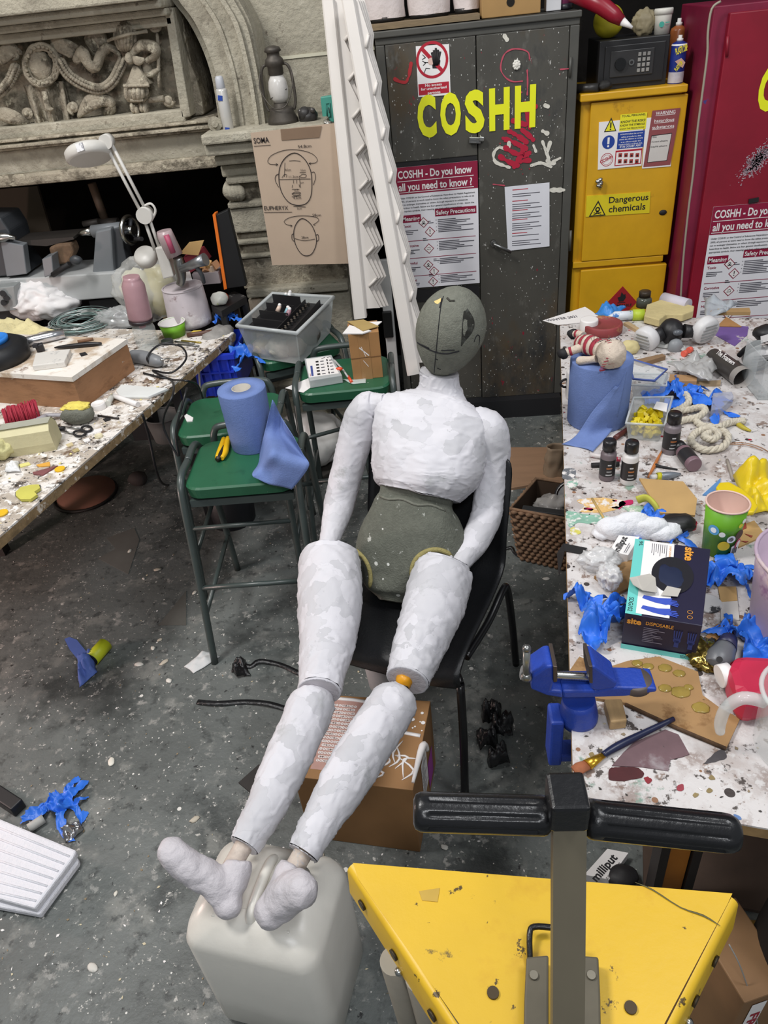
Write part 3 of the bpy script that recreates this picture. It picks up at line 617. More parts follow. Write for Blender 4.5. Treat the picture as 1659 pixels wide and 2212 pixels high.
for i, ch in enumerate('COSHH'): TF(m, ch, T, i * hh * .62, 0, hh * .5, hh, YEL, .05)
m.build('yellow_lettering', mc)
m = MB(); T = frame((0, MY - .0066, 0), FX, FZ)
for i in range(900): a_ = R.gauss(0, 1); p = Y(*q4(1570 + a_ * 55 + R.gauss(0, 24), 1250 - a_ * 55 + R.gauss(0, 30)), MY); m.ringd(T, p.x, p.z, 0, R.uniform(.0008, .0034), pm(0xb9a4ae, .5, var=.1), 0, 5)
tag(m.build('white_spray_mark', dm), kind='stuff')
poster((1541, 447), (1725, 437), (1524, 716), MY - .008, 'maroon headed chemical safety poster on the maroon cabinet at the right edge')
m = MB(); m.box(Y(1628, 433, MY - .012), (.04, .006, .018), INK, (0, -.1, 0)); m.build('tape', mc)
m = MB(); P = [q4(*p) for p in ((1290, 10), (1220, 70), (1190, 250), (1185, 420), (1150, 700), (1110, 1000), (1075, 1350), (1035, 1660))] + [(1476, 560), (1470, 650)]
m.tube([Y(x, yy, 3.40) for x, yy in P], .0045, flat(0x9d9484, .5), 8, 4); single(m, 'cable', 'beige cable hanging down beside the maroon cabinet', 'cable')
m = MB(); YB = pm(0x2a2620, .7, var=.3); x0 = Y(1485, 300, 3.9).x; m.box((x0 + .11, 3.95, .75), (.2, .03, 1.45), YB)
for i in range(7): m.prism([V((x0 + .02, 3.934, .5 + i * .16)), V((x0 + .2, 3.934, .40 + i * .16)), V((x0 + .2, 3.934, .46 + i * .16)), V((x0 + .02, 3.934, .56 + i * .16))], (0, .002, 0), flat(0x6e5a14, .6))
single(m, 'striped_board', 'dark board with faded yellow hazard stripes in the gap beside the yellow cabinet', 'board')
# ================================================================ MANNEQUIN
from mathutils.bvhtree import BVHTree
def hit(mb, px, py, off=0.0):                                # where the line of sight to a reference pixel meets a mesh under construction
    tr = BVHTree.FromBMesh(mb.bm); d = ray(px, py).normalized(); h = tr.ray_cast(CAM, d)
    return None if h[0] is None else h[0] + h[1].normalized() * off * (1 if h[1].dot(d) < 0 else -1)
WRAP = pm(0xd3d1d6, .6, var=.04, vs=8, bs=16, ridge=.9, spec=.3, cells=(15, 0xbfbec2), spots=(((182, 182, 184), 11, .62, .70),), stretch=(1, 1, 1.5))
WRAP2 = pm(0xc3bec2, .6, var=.06, vs=14, bump=.5, bs=40, spec=.3)
FOAM = pm(0x76776d, .95, var=.12, vs=70, bump=.5, bs=220, spec=.1)
FOAMP = pm(0x66685f, .95, var=.12, vs=70, bump=.5, bs=200, spec=.1, spots=(((190, 191, 184), 26, .635, .66), ((214, 214, 208), 34, .28, .72, 'v')))
FOAMY = pm(0x9a9060, .95, var=.2, vs=20, bump=.6, bs=120, spec=.1)
DARKI = flat(0x2a2926, .9)
SDIR = V((.93, -.366, 0)).normalized()
def sect(L, Rr, yc, b):                                      # oval cross-section from its two silhouette pixels and depth
    hw = (V(Rr) - V(L)).length / 2 * mpp(Y((L[0] + Rr[0]) / 2, (L[1] + Rr[1]) / 2, yc))
    dy = -.366 * hw
    return (Y(L[0], L[1], yc - dy), Y(Rr[0], Rr[1], yc + dy), b)
def body(mb, secs, m, n=44, sub=6, e=2.2):
    Ls = smooth_path([s[0] for s in secs], sub); Rs = smooth_path([s[1] for s in secs], sub); bs = [v.x for v in smooth_path([V((s[2], 0, 0)) for s in secs], sub)]
    C = [(a + b_) / 2 for a, b_ in zip(Ls, Rs)]; rings = []
    for i in range(len(C)):
        t = (C[min(i + 1, len(C) - 1)] - C[max(i - 1, 0)]).normalized(); S = Rs[i] - Ls[i]; hw = S.length / 2; S.normalize(); D = S.cross(t).normalized()
        if D.y > 0: D = -D
        ring = []
        for j in range(n):
            a = 2 * PI * j / n; ca, sa = math.cos(a), math.sin(a); q = 2 / e
            ring.append(C[i] + S * hw * math.copysign(abs(ca) ** q, ca) + D * bs[i] * math.copysign(abs(sa) ** q, sa))
        rings.append(ring)
    return mb.loft(rings, m)
def wrinkle(mb, amp, seed=0, fr=14, dirn=None):
    o = V((seed * 5.3, seed * 2.1, seed)); mb.bm.normal_update()
    for v in mb.bm.verts:
        q = v.co * fr + o; h = max(0, .12 - abs(noise.noise(q))) * 3.6 + max(0, .09 - abs(noise.noise(q * 2.3 + o))) * 3.4 + noise.noise(q * .35) * .6 + (.25 if noise.noise(q * .8 + o) > .1 else 0)
        v.co += v.normal * h * amp
    return mb
def limb(mb, pts, m, n=64, sub=14, ragged=0):                 # pts: (px, py, y, half width px)
    P = smooth_path([Y(a, b_, y) for a, b_, y, r in pts], sub); rr = [v.x for v in smooth_path([V((r * mpp(Y(a, b_, y)), 0, 0)) for a, b_, y, r in pts], sub)]
    return mb.tube(P, rr, m, n)
man = thing('mannequin', 'headless-faced grey foam and white bandaged mannequin reclining on the black chair', 'mannequin', tuple(Z(890, 1230, .46)))
man['label'] = 'white bandaged mannequin with grey foam head reclining on a black plastic chair'
m = MB()
body(m, [sect((908, 796), (990, 812), 1.95, .045), sect((909, 822), (992, 838), 1.945, .05), sect((898, 842), (1008, 866), 1.935, .056), sect((862, 852), (1034, 892), 1.92, .062), sect((818, 864), (1060, 926), 1.90, .072), sect((811, 900), (1055, 962), 1.875, .09), sect((808, 950), (1048, 1000), 1.85, .105), sect((808, 1000), (1036, 1034), 1.825, .112), sect((813, 1036), (1014, 1062), 1.80, .108), sect((822, 1052), (990, 1082), 1.785, .098)], WRAP, 120, 15)
for cx_, cy_ in ((862, 1000), (968, 1020)):                  # bust
    c = Y(cx_, cy_, 1.74)
    for v in m.bm.verts:
        d = (v.co - c).length
        if d < .12 and v.co.y < 1.85: v.co += V((-.1, -.9, .3)) * .026 * (1 - (d / .12) ** 2)
wrinkle(m, .0062, 3, 17)
m.bm.verts.ensure_lookup_table()
tor = m.build('torso', man)
m = MB()
body(m, [sect((824, 1036), (990, 1066), 1.79, .08), sect((822, 1066), (974, 1092), 1.77, .078), sect((806, 1092), (980, 1112), 1.75, .085), sect((784, 1135), (998, 1148), 1.725, .095), sect((776, 1180), (1004, 1190), 1.70, .10), sect((788, 1228), (990, 1232), 1.675, .10), sect((798, 1268), (930, 1282), 1.65, .09), sect((822, 1296), (895, 1308), 1.625, .06)], FOAMP, 48, 6)
m.noisy(.006, 12, 5); tr = BVHTree.FromBMesh(m.bm)
pel = m
cuts = []
for (cx_, cy_, rx, ry, a0, a1) in ((940, 1235, 50, 48, PI * .85, PI * 1.75), (740, 1250, 62, 70, -PI * .42, PI * .12)):
    P = [hit(pel, cx_ + rx * math.cos(a0 + (a1 - a0) * i / 16), cy_ + ry * math.sin(a0 + (a1 - a0) * i / 16), .002) for i in range(17)]
    cuts.append([p for p in P if p])
pel.tube([hit(pel, 822 + i * 10, 1072 + i * 2 + 3 * math.sin(i), .001) for i in range(15) if hit(pel, 822 + i * 10, 1072 + i * 2)], .004, FOAM, 6)
po = m.build('pelvis', man)
for c in cuts:
    m = MB()
    if len(c) > 3: m.tube(c, [.003] + [.007] * (len(c) - 2) + [.003], FOAMY, 8)
    m.build('foam_rim', po)
def arm(pts, name, cut):
    m = MB(); limb(m, pts, WRAP, 64, 12); wrinkle(m, .0042, len(name) + pts[0][0], 20)
    o = m.build('arm', man); m = MB()
    a = Y(*pts[-1][:3]); b_ = Y(*pts[-2][:3]); d = (a - b_).normalized(); r = pts[-1][3] * mpp(a)
    m.blob(a + d * .002, (r * .95, r * .95, r * .3), pm(0xa8987a, .8, var=.3, vs=40), 3, .1, rot=d.to_track_quat('Z', 'Y').to_euler(), sub=2)
    m.cyl(a - d * .01, a + d * .006, r * .9, pm(0xa8987a, .8, var=.35, vs=40, spots=(((120, 100, 70), 60, .5, .7),)), 20); m.build('wrist_stub', o)
arm([(834, 866, 1.93, 16), (812, 872, 1.945, 24), (793, 880, 1.95, 33), (778, 915, 1.955, 38), (763, 965, 1.94, 36), (750, 1020, 1.92, 34), (737, 1075, 1.89, 33), (724, 1125, 1.83, 28), (711, 1170, 1.76, 20), (702, 1195, 1.72, 17)], 'l', 0)
arm([(1018, 898, 1.88, 18), (1038, 908, 1.865, 30), (1056, 930, 1.85, 39), (1064, 975, 1.84, 38), (1062, 1025, 1.82, 34), (1056, 1075, 1.79, 33), (1050, 1115, 1.75, 34), (1030, 1160, 1.69, 31), (1003, 1205, 1.62, 23), (980, 1233, 1.585, 17)], 'right', 0)
def thigh(pts, seed, knob):
    m = MB(); P = [(Z(a, b_, z), r * mpp(Z(a, b_, z))) for a, b_, z, r in pts]
    m.tube([p for p, r in P], [r for p, r in P], WRAP, 72, 16); wrinkle(m, .0065, seed, 18)
    o = m.build('thigh', man); a, r = P[-1]; d = (P[-1][0] - P[-2][0]).normalized()
    m = MB(); m.cyl(a - d * .012, a + d * .004, r * .93, WRAP2, 28)
    m.tube([a + (d.orthogonal() * math.cos(t) + d.cross(d.orthogonal()) * math.sin(t)).normalized() * r * .96 for t in [2 * PI * i / 24 for i in range(24)]], .004, WRAP, 6, closed=True); m.build('cut_end', o)
    m = MB(); kx, ky = knob; k0 = a + d * .02; kc = Z(kx, ky, k0.z)
    m.blob(kc, (.021, .021, .024), pm(0xd9971e, .4, var=.1), seed, .12, sub=3); m.tube([a - d * .01, kc, kc + d * .05 + V((.01, 0, -.01))], [.016, .013, .01], flat(0x1f1d1d, .5), 10); m.build('knee_joint', man)
thigh([(716, 1196, .585, 58), (714, 1225, .57, 66), (713, 1300, .56, 68), (706, 1390, .55, 60), (697, 1450, .545, 51), (690, 1492, .54, 46)], 5, (672, 1500))
thigh([(968, 1212, .60, 46), (958, 1240, .58, 62), (936, 1310, .565, 66), (914, 1375, .555, 57), (893, 1430, .55, 50), (880, 1468, .545, 46)], 8, (873, 1470))
def shin(pts, seed):
    m = MB(); P = [(Z(a, b_, z), r * mpp(Z(a, b_, z))) for a, b_, z, r in pts]
    m.tube([p for p, r in P], [r for p, r in P], WRAP, 72, 16); wrinkle(m, .0055, seed, 19); o = m.build('shin', man)
    a, r = P[-1]; d = (P[-1][0] - P[-2][0]).normalized(); m = MB(); m.tube([a - d * .02, a + d * .05], [r * .62, r * .6], pm(0xc2b4a8, .6, var=.2, vs=50, spots=(((170, 172, 176), 30, .55, .6),)), 18); m.build('ankle', o)
shin([(676, 1508, .52, 40), (672, 1525, .52, 50), (640, 1600, .52, 50), (602, 1685, .515, 49), (568, 1755, .51, 42), (527, 1826, .50, 33)], 11)
shin([(862, 1500, .53, 36), (850, 1520, .53, 50), (800, 1598, .53, 53), (748, 1680, .525, 53), (700, 1765, .515, 42), (655, 1842, .50, 35)], 15)
def foot(ank, heel, mid, ball, toe, seed):
    def pt(q): a = Z(q[0], q[1], q[2]); return a, q[3] * mpp(a)
    A, H, Mi, B, T_ = [pt(q) for q in (ank, heel, mid, ball, toe)]
    m = MB(); m.tube([H[0], (H[0] + Mi[0]) / 2, Mi[0], B[0], T_[0]], [H[1] * .7, H[1], Mi[1], B[1], T_[1]], WRAP2, 20, 4)
    m.blob(H[0], (H[1], H[1], H[1]), WRAP2, 1, .02); m.blob(T_[0], (T_[1],) * 3, WRAP2, 1, .02); m.tube([A[0], (A[0] + H[0]) / 2, (H[0] + Mi[0]) / 2], [A[1], A[1] * 1.1, H[1] * .9], WRAP2, 20, 3)
    o = m.build('foot', man); md = o.modifiers.new('fuse', 'REMESH'); md.mode = 'VOXEL'; md.voxel_size = .005; md.use_smooth_shade = True
    md = o.modifiers.new('soften', 'SMOOTH'); md.iterations = 8
    tx = bpy.data.textures.new('creases', 'CLOUDS'); tx.noise_scale = .03; md = o.modifiers.new('creases', 'DISPLACE'); md.texture = tx; md.strength = .008; md.mid_level = .5
foot((516, 1858, .50, 29), (492, 1952, .465, 33), (462, 1905, .50, 34), (412, 1875, .53, 36), (372, 1842, .56, 33), 3)
foot((632, 1868, .50, 29), (585, 1968, .47, 38), (610, 1945, .49, 42), (635, 1925, .515, 44), (652, 1922, .535, 38), 7)
# head
hc = Y(971, 719, 1.95); ax = (Y(1000, 628, 1.95) - Y(944, 812, 1.95)); hl = ax.length / 2 * 1.0; hwid = 70 * mpp(hc); ax.normalize()
fwd = (CAM - hc); fwd = (fwd - ax * fwd.dot(ax)).normalized(); sd = ax.cross(fwd)
m = MB(); b = bmesh.new(); bmesh.ops.create_icosphere(b, subdivisions=5, radius=1)
for v in b.verts:
    x, y, z = v.co; k = 1 + .13 * z - .10 * z * z
    yy = y * (1.12 if y > 0 else 1.18)
    v.co = hc + sd * (x * hwid * k * 1.06) + fwd * (yy * hwid * k) + ax * (z * hl)
m.merge(b, FOAM, None, True); b.free(); m.noisy(.0012, 60); 
hd = m
CH = flat(0x16161a, .9)
lines = [([(958, 640), (953, 660), (949, 690), (945, 730), (941, 770), (938, 805)], .0012), ([(902, 740), (915, 748), (940, 760), (965, 764), (992, 758)], .0018), ([(903, 741), (927, 752)], .0016), ([(953, 757), (982, 756)], .0014), ([(1024, 738), (1030, 724), (1036, 728), (1034, 745)], .0012), ([(955, 645), (950, 665)], .0018), ([(944, 795), (952, 798)], .001), ([(940, 775), (946, 777)], .001)]
strk = []
for P, r in lines:
    Q = [hit(hd, x, y, .0004) for x, y in [(q.x, q.y) for q in smooth_path([V((x, y, 0)) for x, y in P], 5)]]; strk.append(([q for q in Q if q], r))
smear = []
for i in range(26):
    f0 = i / 25; cx_ = 1006 - 10 * f0 + 12 * math.sin(f0 * 3); cy_ = 672 + 76 * f0; w_h = 15 * math.sin(PI * min(1, f0 * .93 + .06)) + 2
    smear.append([hit(hd, cx_ - w_h * .9, cy_, .0006), hit(hd, cx_, cy_ - 1, .0006), hit(hd, cx_ + w_h * .7, cy_ - 6, .0006)])
hole = [hit(hd, x, y, .0008) for x, y in ((938, 651), (947, 647), (953, 644), (952, 652), (946, 657), (940, 655))]
dent = [hit(hd, x, y, .0006) for x, y in ((966, 644), (972, 650), (982, 650))]
ho = m.build('head', man)
m = MB()
for Q, r in strk: m.tube(Q, r, CH, 5)
m.build('drawn_lines', ho)
m = MB()
for i in range(25):
    for j in range(2): m.add([smear[i][j], smear[i][j + 1], smear[i + 1][j + 1], smear[i + 1][j]], [(0, 1, 2, 3)], pm(0x24241f, .95, var=.3, vs=60, spots=(((70, 71, 66), 50, .52, .66),)), None, True)
m.build('charcoal_smear', ho)
m = MB(); m.add(hole, [tuple(range(6))], pm(0xd8bd7c, .9)); m.tube(dent, .003, pm(0x3b3a34, .95), 6); m.build('foam_tear', ho)
# ================================================================ CHAIR
ch = thing('plastic_chair', 'black plastic shell chair with tubular legs under the mannequin', 'chair', (-.11, 1.62, 0))
CB = pm(0x1a1b1d, .38, var=.1, vs=20, bump=.15, bs=180, spots=(((60, 64, 70), 9, .70, .76),)); CT = flat(0x141416, .3)
CO = V((-.11, 1.62, 0)); CF = V((-.366, -.93, 0)).normalized()
def cl(s, f, z): return CO + SDIR * s + CF * f + V((0, 0, z))
prof = smooth_path([V((.235, .375, 0)), V((.225, .418, 0)), (V((.12, .425, 0))), V((-.05, .415, 0)), V((-.17, .425, 0)), V((-.225, .475, 0)), V((-.255, .58, 0)), V((-.29, .70, 0)), V((-.31, .785, 0)), V((-.32, .80, 0))], 5)
def sstep(a, b_, x): t_ = max(0, min(1, (x - a) / (b_ - a))); return t_ * t_ * (3 - 2 * t_)
def shell(u, v):
    i = min(int(u * (len(prof) - 1) + .5), len(prof) - 1); p = prof[i]; s = v * 2 - 1
    wd = .225 - .035 * sstep(.82, 1, u)
    e = abs(s) ** 4
    return cl(s * wd, p.x + .035 * e * sstep(.45, .65, u) - .02 * e * (1 - sstep(0, .12, u)), p.y + (.03 * e * sstep(.02, .2, u) * (1 - .8 * sstep(.5, .75, u))) - .03 * e * sstep(.85, 1, u))
m = MB(); m.grid(shell, len(prof) - 1, 24, CB, .006); m.build('seat_shell', ch)
for s in (1, -1):
    m = MB(); m.tube([cl(.245 * s, .285, 0), cl(.235 * s, .25, .22), cl(.22 * s, .215, .385)], .0115, CT, 12, 4); m.tube([cl(.22 * s, .215, .385), cl(.18 * s, .19, .40), cl(0, .18, .402)], .0115, CT, 12, 5); m.build('leg', ch)
    m = MB(); m.tube([cl(.25 * s, -.245, 0), cl(.245 * s, -.20, .25), cl(.24 * s, -.165, .40), cl(.236 * s, -.13, .425), cl(.225 * s, -.02, .395), cl(.205 * s, .12, .385)], .0115, CT, 12, 6); m.build('leg', ch)
# ================================================================ JERRYCAN
JM = pm(0xdfdbd2, .32, var=.03, vs=3, bump=.12, bs=14, sss=.25, spec=.5)
jb = [Z(385, 2040, .37), Z(682, 2112, .37), Z(768, 2030, .37)]
jx = (jb[1] - jb[0]); jw = jx.length; jx.normalize(); jy = V((-jx.y, jx.x, 0)); jd = .235
jc = jb[0] + jx * jw / 2 + jy * jd / 2
jerry = thing('jerrycan', 'large translucent white plastic jerrycan under the mannequin feet', 'jerrycan', (jc.x, jc.y, 0), math.atan2(jx.y, jx.x))
def rrect(cx, cy, hx, hy, r, z, n=6):
    out = []
    for qx, qy, a0 in ((1, 1, 0), (-1, 1, PI / 2), (-1, -1, PI), (1, -1, 1.5 * PI)):
        for i in range(n + 1): a = a0 + PI / 2 * i / n; out.append(V((cx + qx * (hx - r) + r * math.cos(a), cy + qy * (hy - r) + r * math.sin(a), z)))
    return out
JW, JD = jw / 2, jd / 2
m = MB(); rr = [rrect(0, 0, JW - .02, JD - .02, .03, 0), rrect(0, 0, JW - .002, JD - .002, .035, .025)] + [rrect(0, 0, JW, JD, .04, z) for z in (.15, .36)] + [rrect(0, 0, JW - .006, JD - .006, .045, .385), rrect(0, 0, JW - .03, JD - .025, .05, .41), rrect(0, 0, JW - .05, JD - .04, .05, .422), rrect(0, 0, JW - .08, JD - .07, .04, .425)]
m.loft(rr, JM); m.noisy(.003, 6, 2)
m.build('body', jerry, local=True)
m = MB(); m.tube([(-.0, -.07, .41), (0, -.05, .434), (0, 0, .440), (0, .05, .434), (0, .07, .41)], .011, JM, 12, 5); m.build('handle', jerry, local=True)
m = MB(); m.lathe([(.03, .42), (.03, .45), (.026, .455), (0, .455)], flat(0xd9d8d4, .4), TR((JW - .075, .02, 0)), 24); m.build('cap', jerry, local=True)
for dx in (-.06, .06):
    m = MB(); m.box((dx, -JD + .055, .418), (.05, .02, .008), JM, bev=.003); m.build('moulded_rib', jerry, local=True)
# ================================================================ STOOLS
GRN = pm(0x255c40, .38, var=.12, vs=6, spots=(((14, 60, 40), 8, .6, .8), ((90, 60, 40), 17, .71, .76), ((200, 205, 200), 40, .1, .82, 'v'))); TUBE = pm(0x3d4644, .35, var=.1, vs=12, spec=.6)
SH = .66
def make_stool(label):
    st = thing('stool', label, 'stool', (0, 0, 0), 0, 'green workshop stools')
    m = MB(); m.loft([rrect(0, 0, .168, .142, .05, SH - .045), rrect(0, 0, .178, .152, .055, SH - .04), rrect(0, 0, .18, .155, .055, SH - .006), rrect(0, 0, .174, .149, .052, SH)], GRN, sm=False); m.build('seat', st, local=True)
    for s in (-1, 1):
        x0, x1 = s * .155, s * .2
        m = MB(); m.tube([(s * .2, -.275, 0), (s * .192, -.20, .36), (s * .19, -.15, .60), (s * .19, -.125, .66), (s * .19, -.08, .68), (s * .19, 0, .675)], .0125, TUBE, 12, 5); m.build('leg', st, local=True)
        m = MB(); m.tube([(s * .2, .245, 0), (s * .192, .20, .36), (s * .19, .16, .60), (s * .19, .135, .66), (s * .19, .08, .68), (s * .19, 0, .675)], .0125, TUBE, 12, 5); m.build('leg', st, local=True)
        m = MB(); m.cyl((s * .193, -.235, .2), (s * .193, .218, .2), .009, TUBE, 10); m.build('side_rail', st, local=True)
    m = MB(); m.cyl((-.195, -.215, .3), (.195, -.215, .3), .009, TUBE, 10); m.build('foot_rail', st, local=True)
    m = MB(); m.cyl((-.195, .2, .42), (.195, .2, .42), .009, TUBE, 10); m.build('foot_rail', st, local=True)
    m = MB(); m.tube([(-.14, .17, .63), (-.13, .175, .685), (-.09, .178, .705), (.09, .178, .705), (.13, .175, .685), (.14, .17, .63)], .0125, TUBE, 12, 5); m.build('back_rail', st, local=True)
    for s in (-1, 1): m = MB(); m.box((0, .13 * s, SH - .065), (.34, .025, .025), TUBE); m.build('seat_bearer', st, local=True)
    return st
A_ = make_stool('nearest green stool, with the standing blue paper roll on its seat')
sa = (Z(404, 1010, SH) + Z(645, 960, SH)) / 2; A_.location = (sa.x + .01, sa.y - .03, 0); A_.rotation_euler.z = .04
s2 = copy_tree(A_); s2['label'] = 'green stool tucked behind the blue roll stool, with hanging black cables'; p2 = Z(400, 905, SH); s2.location = (p2.x + .17, p2.y + .02, 0); s2.rotation_euler.z = .05
s3 = copy_tree(A_); s3['label'] = 'green stool in front of the wall carrying the tall brown carton'; p3 = (Z(645, 815, SH) + Z(845, 800, SH)) / 2; s3.location = (p3.x, p3.y, 0); s3.rotation_euler.z = .06
s4 = copy_tree(A_); s4['label'] = 'green stool under the clear plastic crate beside the stone pier'; p4 = Z(632, 745, SH); s4.location = (p4.x, p4.y + .02, 0); s4.rotation_euler.z = .42
for o in (A_, s2, s3, s4): WM[o.name] = TR(o.location, o.rotation_euler)
# ================================================================ shared builders
BLUEP = pm(0x6f83b6, .9, var=.05, vs=40, bump=.25, bs=240, spec=.1)
NIT = pm(0x2f6fd6, .42, var=.10, vs=16, ridge=.5, bs=26, spec=.45)
def base(px, py, z=.75): return Z(px, py, z)
def paper_roll(px, py, z, wpx, hm, label, tail, core=True, taper=1.0):
    c = base(px, py, z); r = wpx / 2 * mpp(c); th = thing('paper_roll', label, 'paper roll', tuple(c))
    m = MB()
    prof_ = [(r * taper * .98, 0), (r * taper, .004), (r, hm - .004), (r * .985, hm), (r * .4, hm), (r * .4, hm - .06)] if core else [(r * taper * .98, 0), (r, .004), (r, hm - .004), (r * .98, hm)]
    m.lathe(prof_, BLUEP, TR(), 48, True); m.build('paper', th, local=True)
    if core: m = MB(); m.lathe([(r * .36, .005), (r * .36, hm + .001), (r * .4, hm + .001), (r * .4, .005)], pm(0xb4aea4, .9, var=.08), TR(), 32, False); m.build('core', th, local=True)
    m = MB(); Q = [[V(p) for p in row] for row in tail(c, r, hm)]; nv = len(Q[0]) - 1; nu = len(Q) - 1
    cols = [smooth_path([Q[i][j] for i in range(nu + 1)], 6) for j in range(nv + 1)]; rows = [smooth_path([cols[j][i] for j in range(nv + 1)], 5) for i in range(len(cols[0]))]
    m.grid(lambda u, v: rows[int(u * (len(rows) - 1) + .5)][int(v * (len(rows[0]) - 1) + .5)] + V((0, 0, .002 * math.sin(u * 9 + v * 7))), len(rows) - 1, len(rows[0]) - 1, BLUEP, .0012); m.build('loose_sheet', th)
    return th
def glove(px, py, z, label, size=.1, rz=0, seed=0, squash=.45, fingers=5, lift=None, group=None, mat=None):
    c = base(px, py, z); m = MB(); mt = mat or NIT; rr = random.Random(seed); T = TR(c, (0, 0, rz))
    hz = size * squash; fs = [(V((-.15, 0)), V((.12, 0)), .34), (V((-.75, .03)), V((-.1, 0)), .27)]
    for i in range(fingers):
        a = (i - (fingers - 1) / 2) * .33 + rr.uniform(-.12, .12) - (.7 if i == 0 else 0); d = V((math.cos(a), math.sin(a))); st_ = V((.1, (i - (fingers - 1) / 2) * .13)); fs.append((st_, st_ + d * rr.uniform(.5, .75), .105))
    def inside(p):
        for a, b_, r_ in fs:
            ab = b_ - a; t = max(0, min(1, (p - a).dot(ab) / ab.dot(ab)))
            if (p - a - ab * t).length < r_: return True
    N_ = 64; g = {}; b = bmesh.new(); o = V((seed * 1.7, seed * .9, seed * .3))
    def vert(i, j):
        if (i, j) in g: return g[i, j]
        p = V((-1.05 + 2.1 * i / N_, -1.05 + 2.1 * j / N_, 0)); q = p * 2.1 + o
        w = V((noise.noise(q), noise.noise(q + V((7, 3, 0))), 0)) * .34 + V((noise.noise(q * 2.3), noise.noise(q * 2.3 + V((3, 7, 0))), 0)) * .10
        k = max(.12, 1 - (p + V((.15, 0, 0))).length ** 2 * .8)
        h = (abs(noise.noise(q * 1.3)) * 1.1 + abs(noise.noise(q * 2.9)) * .55 + abs(noise.noise(q * 6)) * .22) * k
        x = p + w; x.x *= .85; g[i, j] = b.verts.new(V((x.x * size, x.y * size, .002 + h * hz))); return g[i, j]
    for i in range(N_):
        for j in range(N_):
            if inside(V((-1.05 + 2.1 * (i + .5) / N_, -1.05 + 2.1 * (j + .5) / N_))): b.faces.new([vert(i, j), vert(i + 1, j), vert(i + 1, j + 1), vert(i, j + 1)])
    bmesh.ops.smooth_vert(b, verts=b.verts[:], factor=.5, use_axis_x=True, use_axis_y=True, use_axis_z=False)
    b.transform(T); m.merge(b, mt, None, True); b.free()
    return single(m, 'rubber_glove', label, 'glove', group or 'blue disposable gloves')
def rag(mb, corners, z, h, mat, seed, n=26, thick=.0015, fr=16, zmin=None):   # crumpled sheet: corners as pixels on height z
    A, B, C, D = [Z(x, y, z) for x, y in corners]; o = V((seed * 1.3, seed * 2.7, seed)); w0 = zmin if zmin is not None else z
    def f(u, v):
        p = (A * (1 - u) + B * u) * (1 - v) + (D * (1 - u) + C * u) * v
        q = p * fr + o; k = min(1, 4 * min(u, 1 - u, v, 1 - v) + .25)
        hh = (abs(noise.noise(q)) + .5 * abs(noise.noise(q * 2.1)) + .2 * abs(noise.noise(q * 4.3))) * h * k * 1.6
        return p + V((noise.noise(q + V((9, 0, 0))) * .012, noise.noise(q + V((0, 9, 0))) * .012, hh + .0015 + w0 - z))
    return mb.grid(f, n, n, mat, thick)
def flatpoly(pts, z, th, mat, name, label, cat, group=None, bev=0, curl=0):
    m = MB(); slab(m, pts, z + th, th, mat, bev); return single(m, name, label, cat, group)
def boxpx(name, label, cat, top, z0, h, mat, group=None, bev=.003, extra=None):   # box from its top-face pixel corners
    m = MB(); slab(m, top, z0 + h, h, mat, bev)
    return single(m, name, label, cat, group)
CARD = pm(0xa5794b, .8, var=.1, vs=8, spots=(((140, 100, 60), 6, .6, .75),)); CARDL = pm(0xb79460, .8, var=.08, vs=8); KRAFT = pm(0xb5a08c, .8, var=.05, vs=5)
# ================================================================ ON THE STOOLS
c0_ = base(560, 985, SH)
def tailA(c, r, hm):
    yf = A_.location.y - .155; y0, y1 = c.y - r * .55, min(c.y - r * 1.02, yf - .012); y2 = yf - .035
    return [[Y(588, 866, y0), Y(572, 935, c.y - r * .85), Y(556, 1000, c.y - r * 1.02), Y(545, 1022, y1), Y(548, 1032, y2)], [Y(592, 868, y0), Y(585, 935, c.y - r * .92), Y(580, 980, y1), Y(573, 1015, y1), Y(572, 1042, y2)], [Y(610, 904, y0), Y(614, 945, c.y - r * .97), Y(612, 978, y1), Y(604, 1018, y2), Y(600, 1050, y2)], [Y(637, 948, y1), Y(655, 980, y1), Y(668, 1004, y2), Y(650, 1035, y2), Y(630, 1057, y2)]]
cR = base(545, 962, SH); r_top = 57.0
hR = .215
paper_roll(548, 960, SH, 100, hR, 'blue paper towel roll standing on the nearest green stool, loose sheet hanging', tailA, True, .93)
m = MB()
for a, b_, c_ in (((484, 948), (472, 985), (470, 990)), ((493, 946), (487, 975), (479, 990))):
    P = [Z(x, y, SH + .012) for x, y in (a, b_, c_)]; m.tube(P, [.009, .011, .008], pm(0xe0b010, .4, var=.08), 8, 4)
th = thing('wire_cutter', 'yellow handled wire cutter lying on the nearest green stool', 'pliers', tuple(Z(478, 970, SH))); m.build('handle', th)
m = MB(); m.tube([Z(483, 965, SH + .012), Z(476, 985, SH + .012), Z(468, 994, SH + .01)], [.007, .012, .007], flat(0x38322c, .4, metal=.6), 8, 3); m.build('jaw', th)
m = MB(); m.prism([V((.0, 0, 0)) + p for p in pz([(398, 900), (404, 896), (418, 904), (416, 911), (404, 912)], SH)], (0, 0, .004), WHITE); single(m, 'paper_scrap', 'white paper scrap on the cable covered green stool', 'paper')
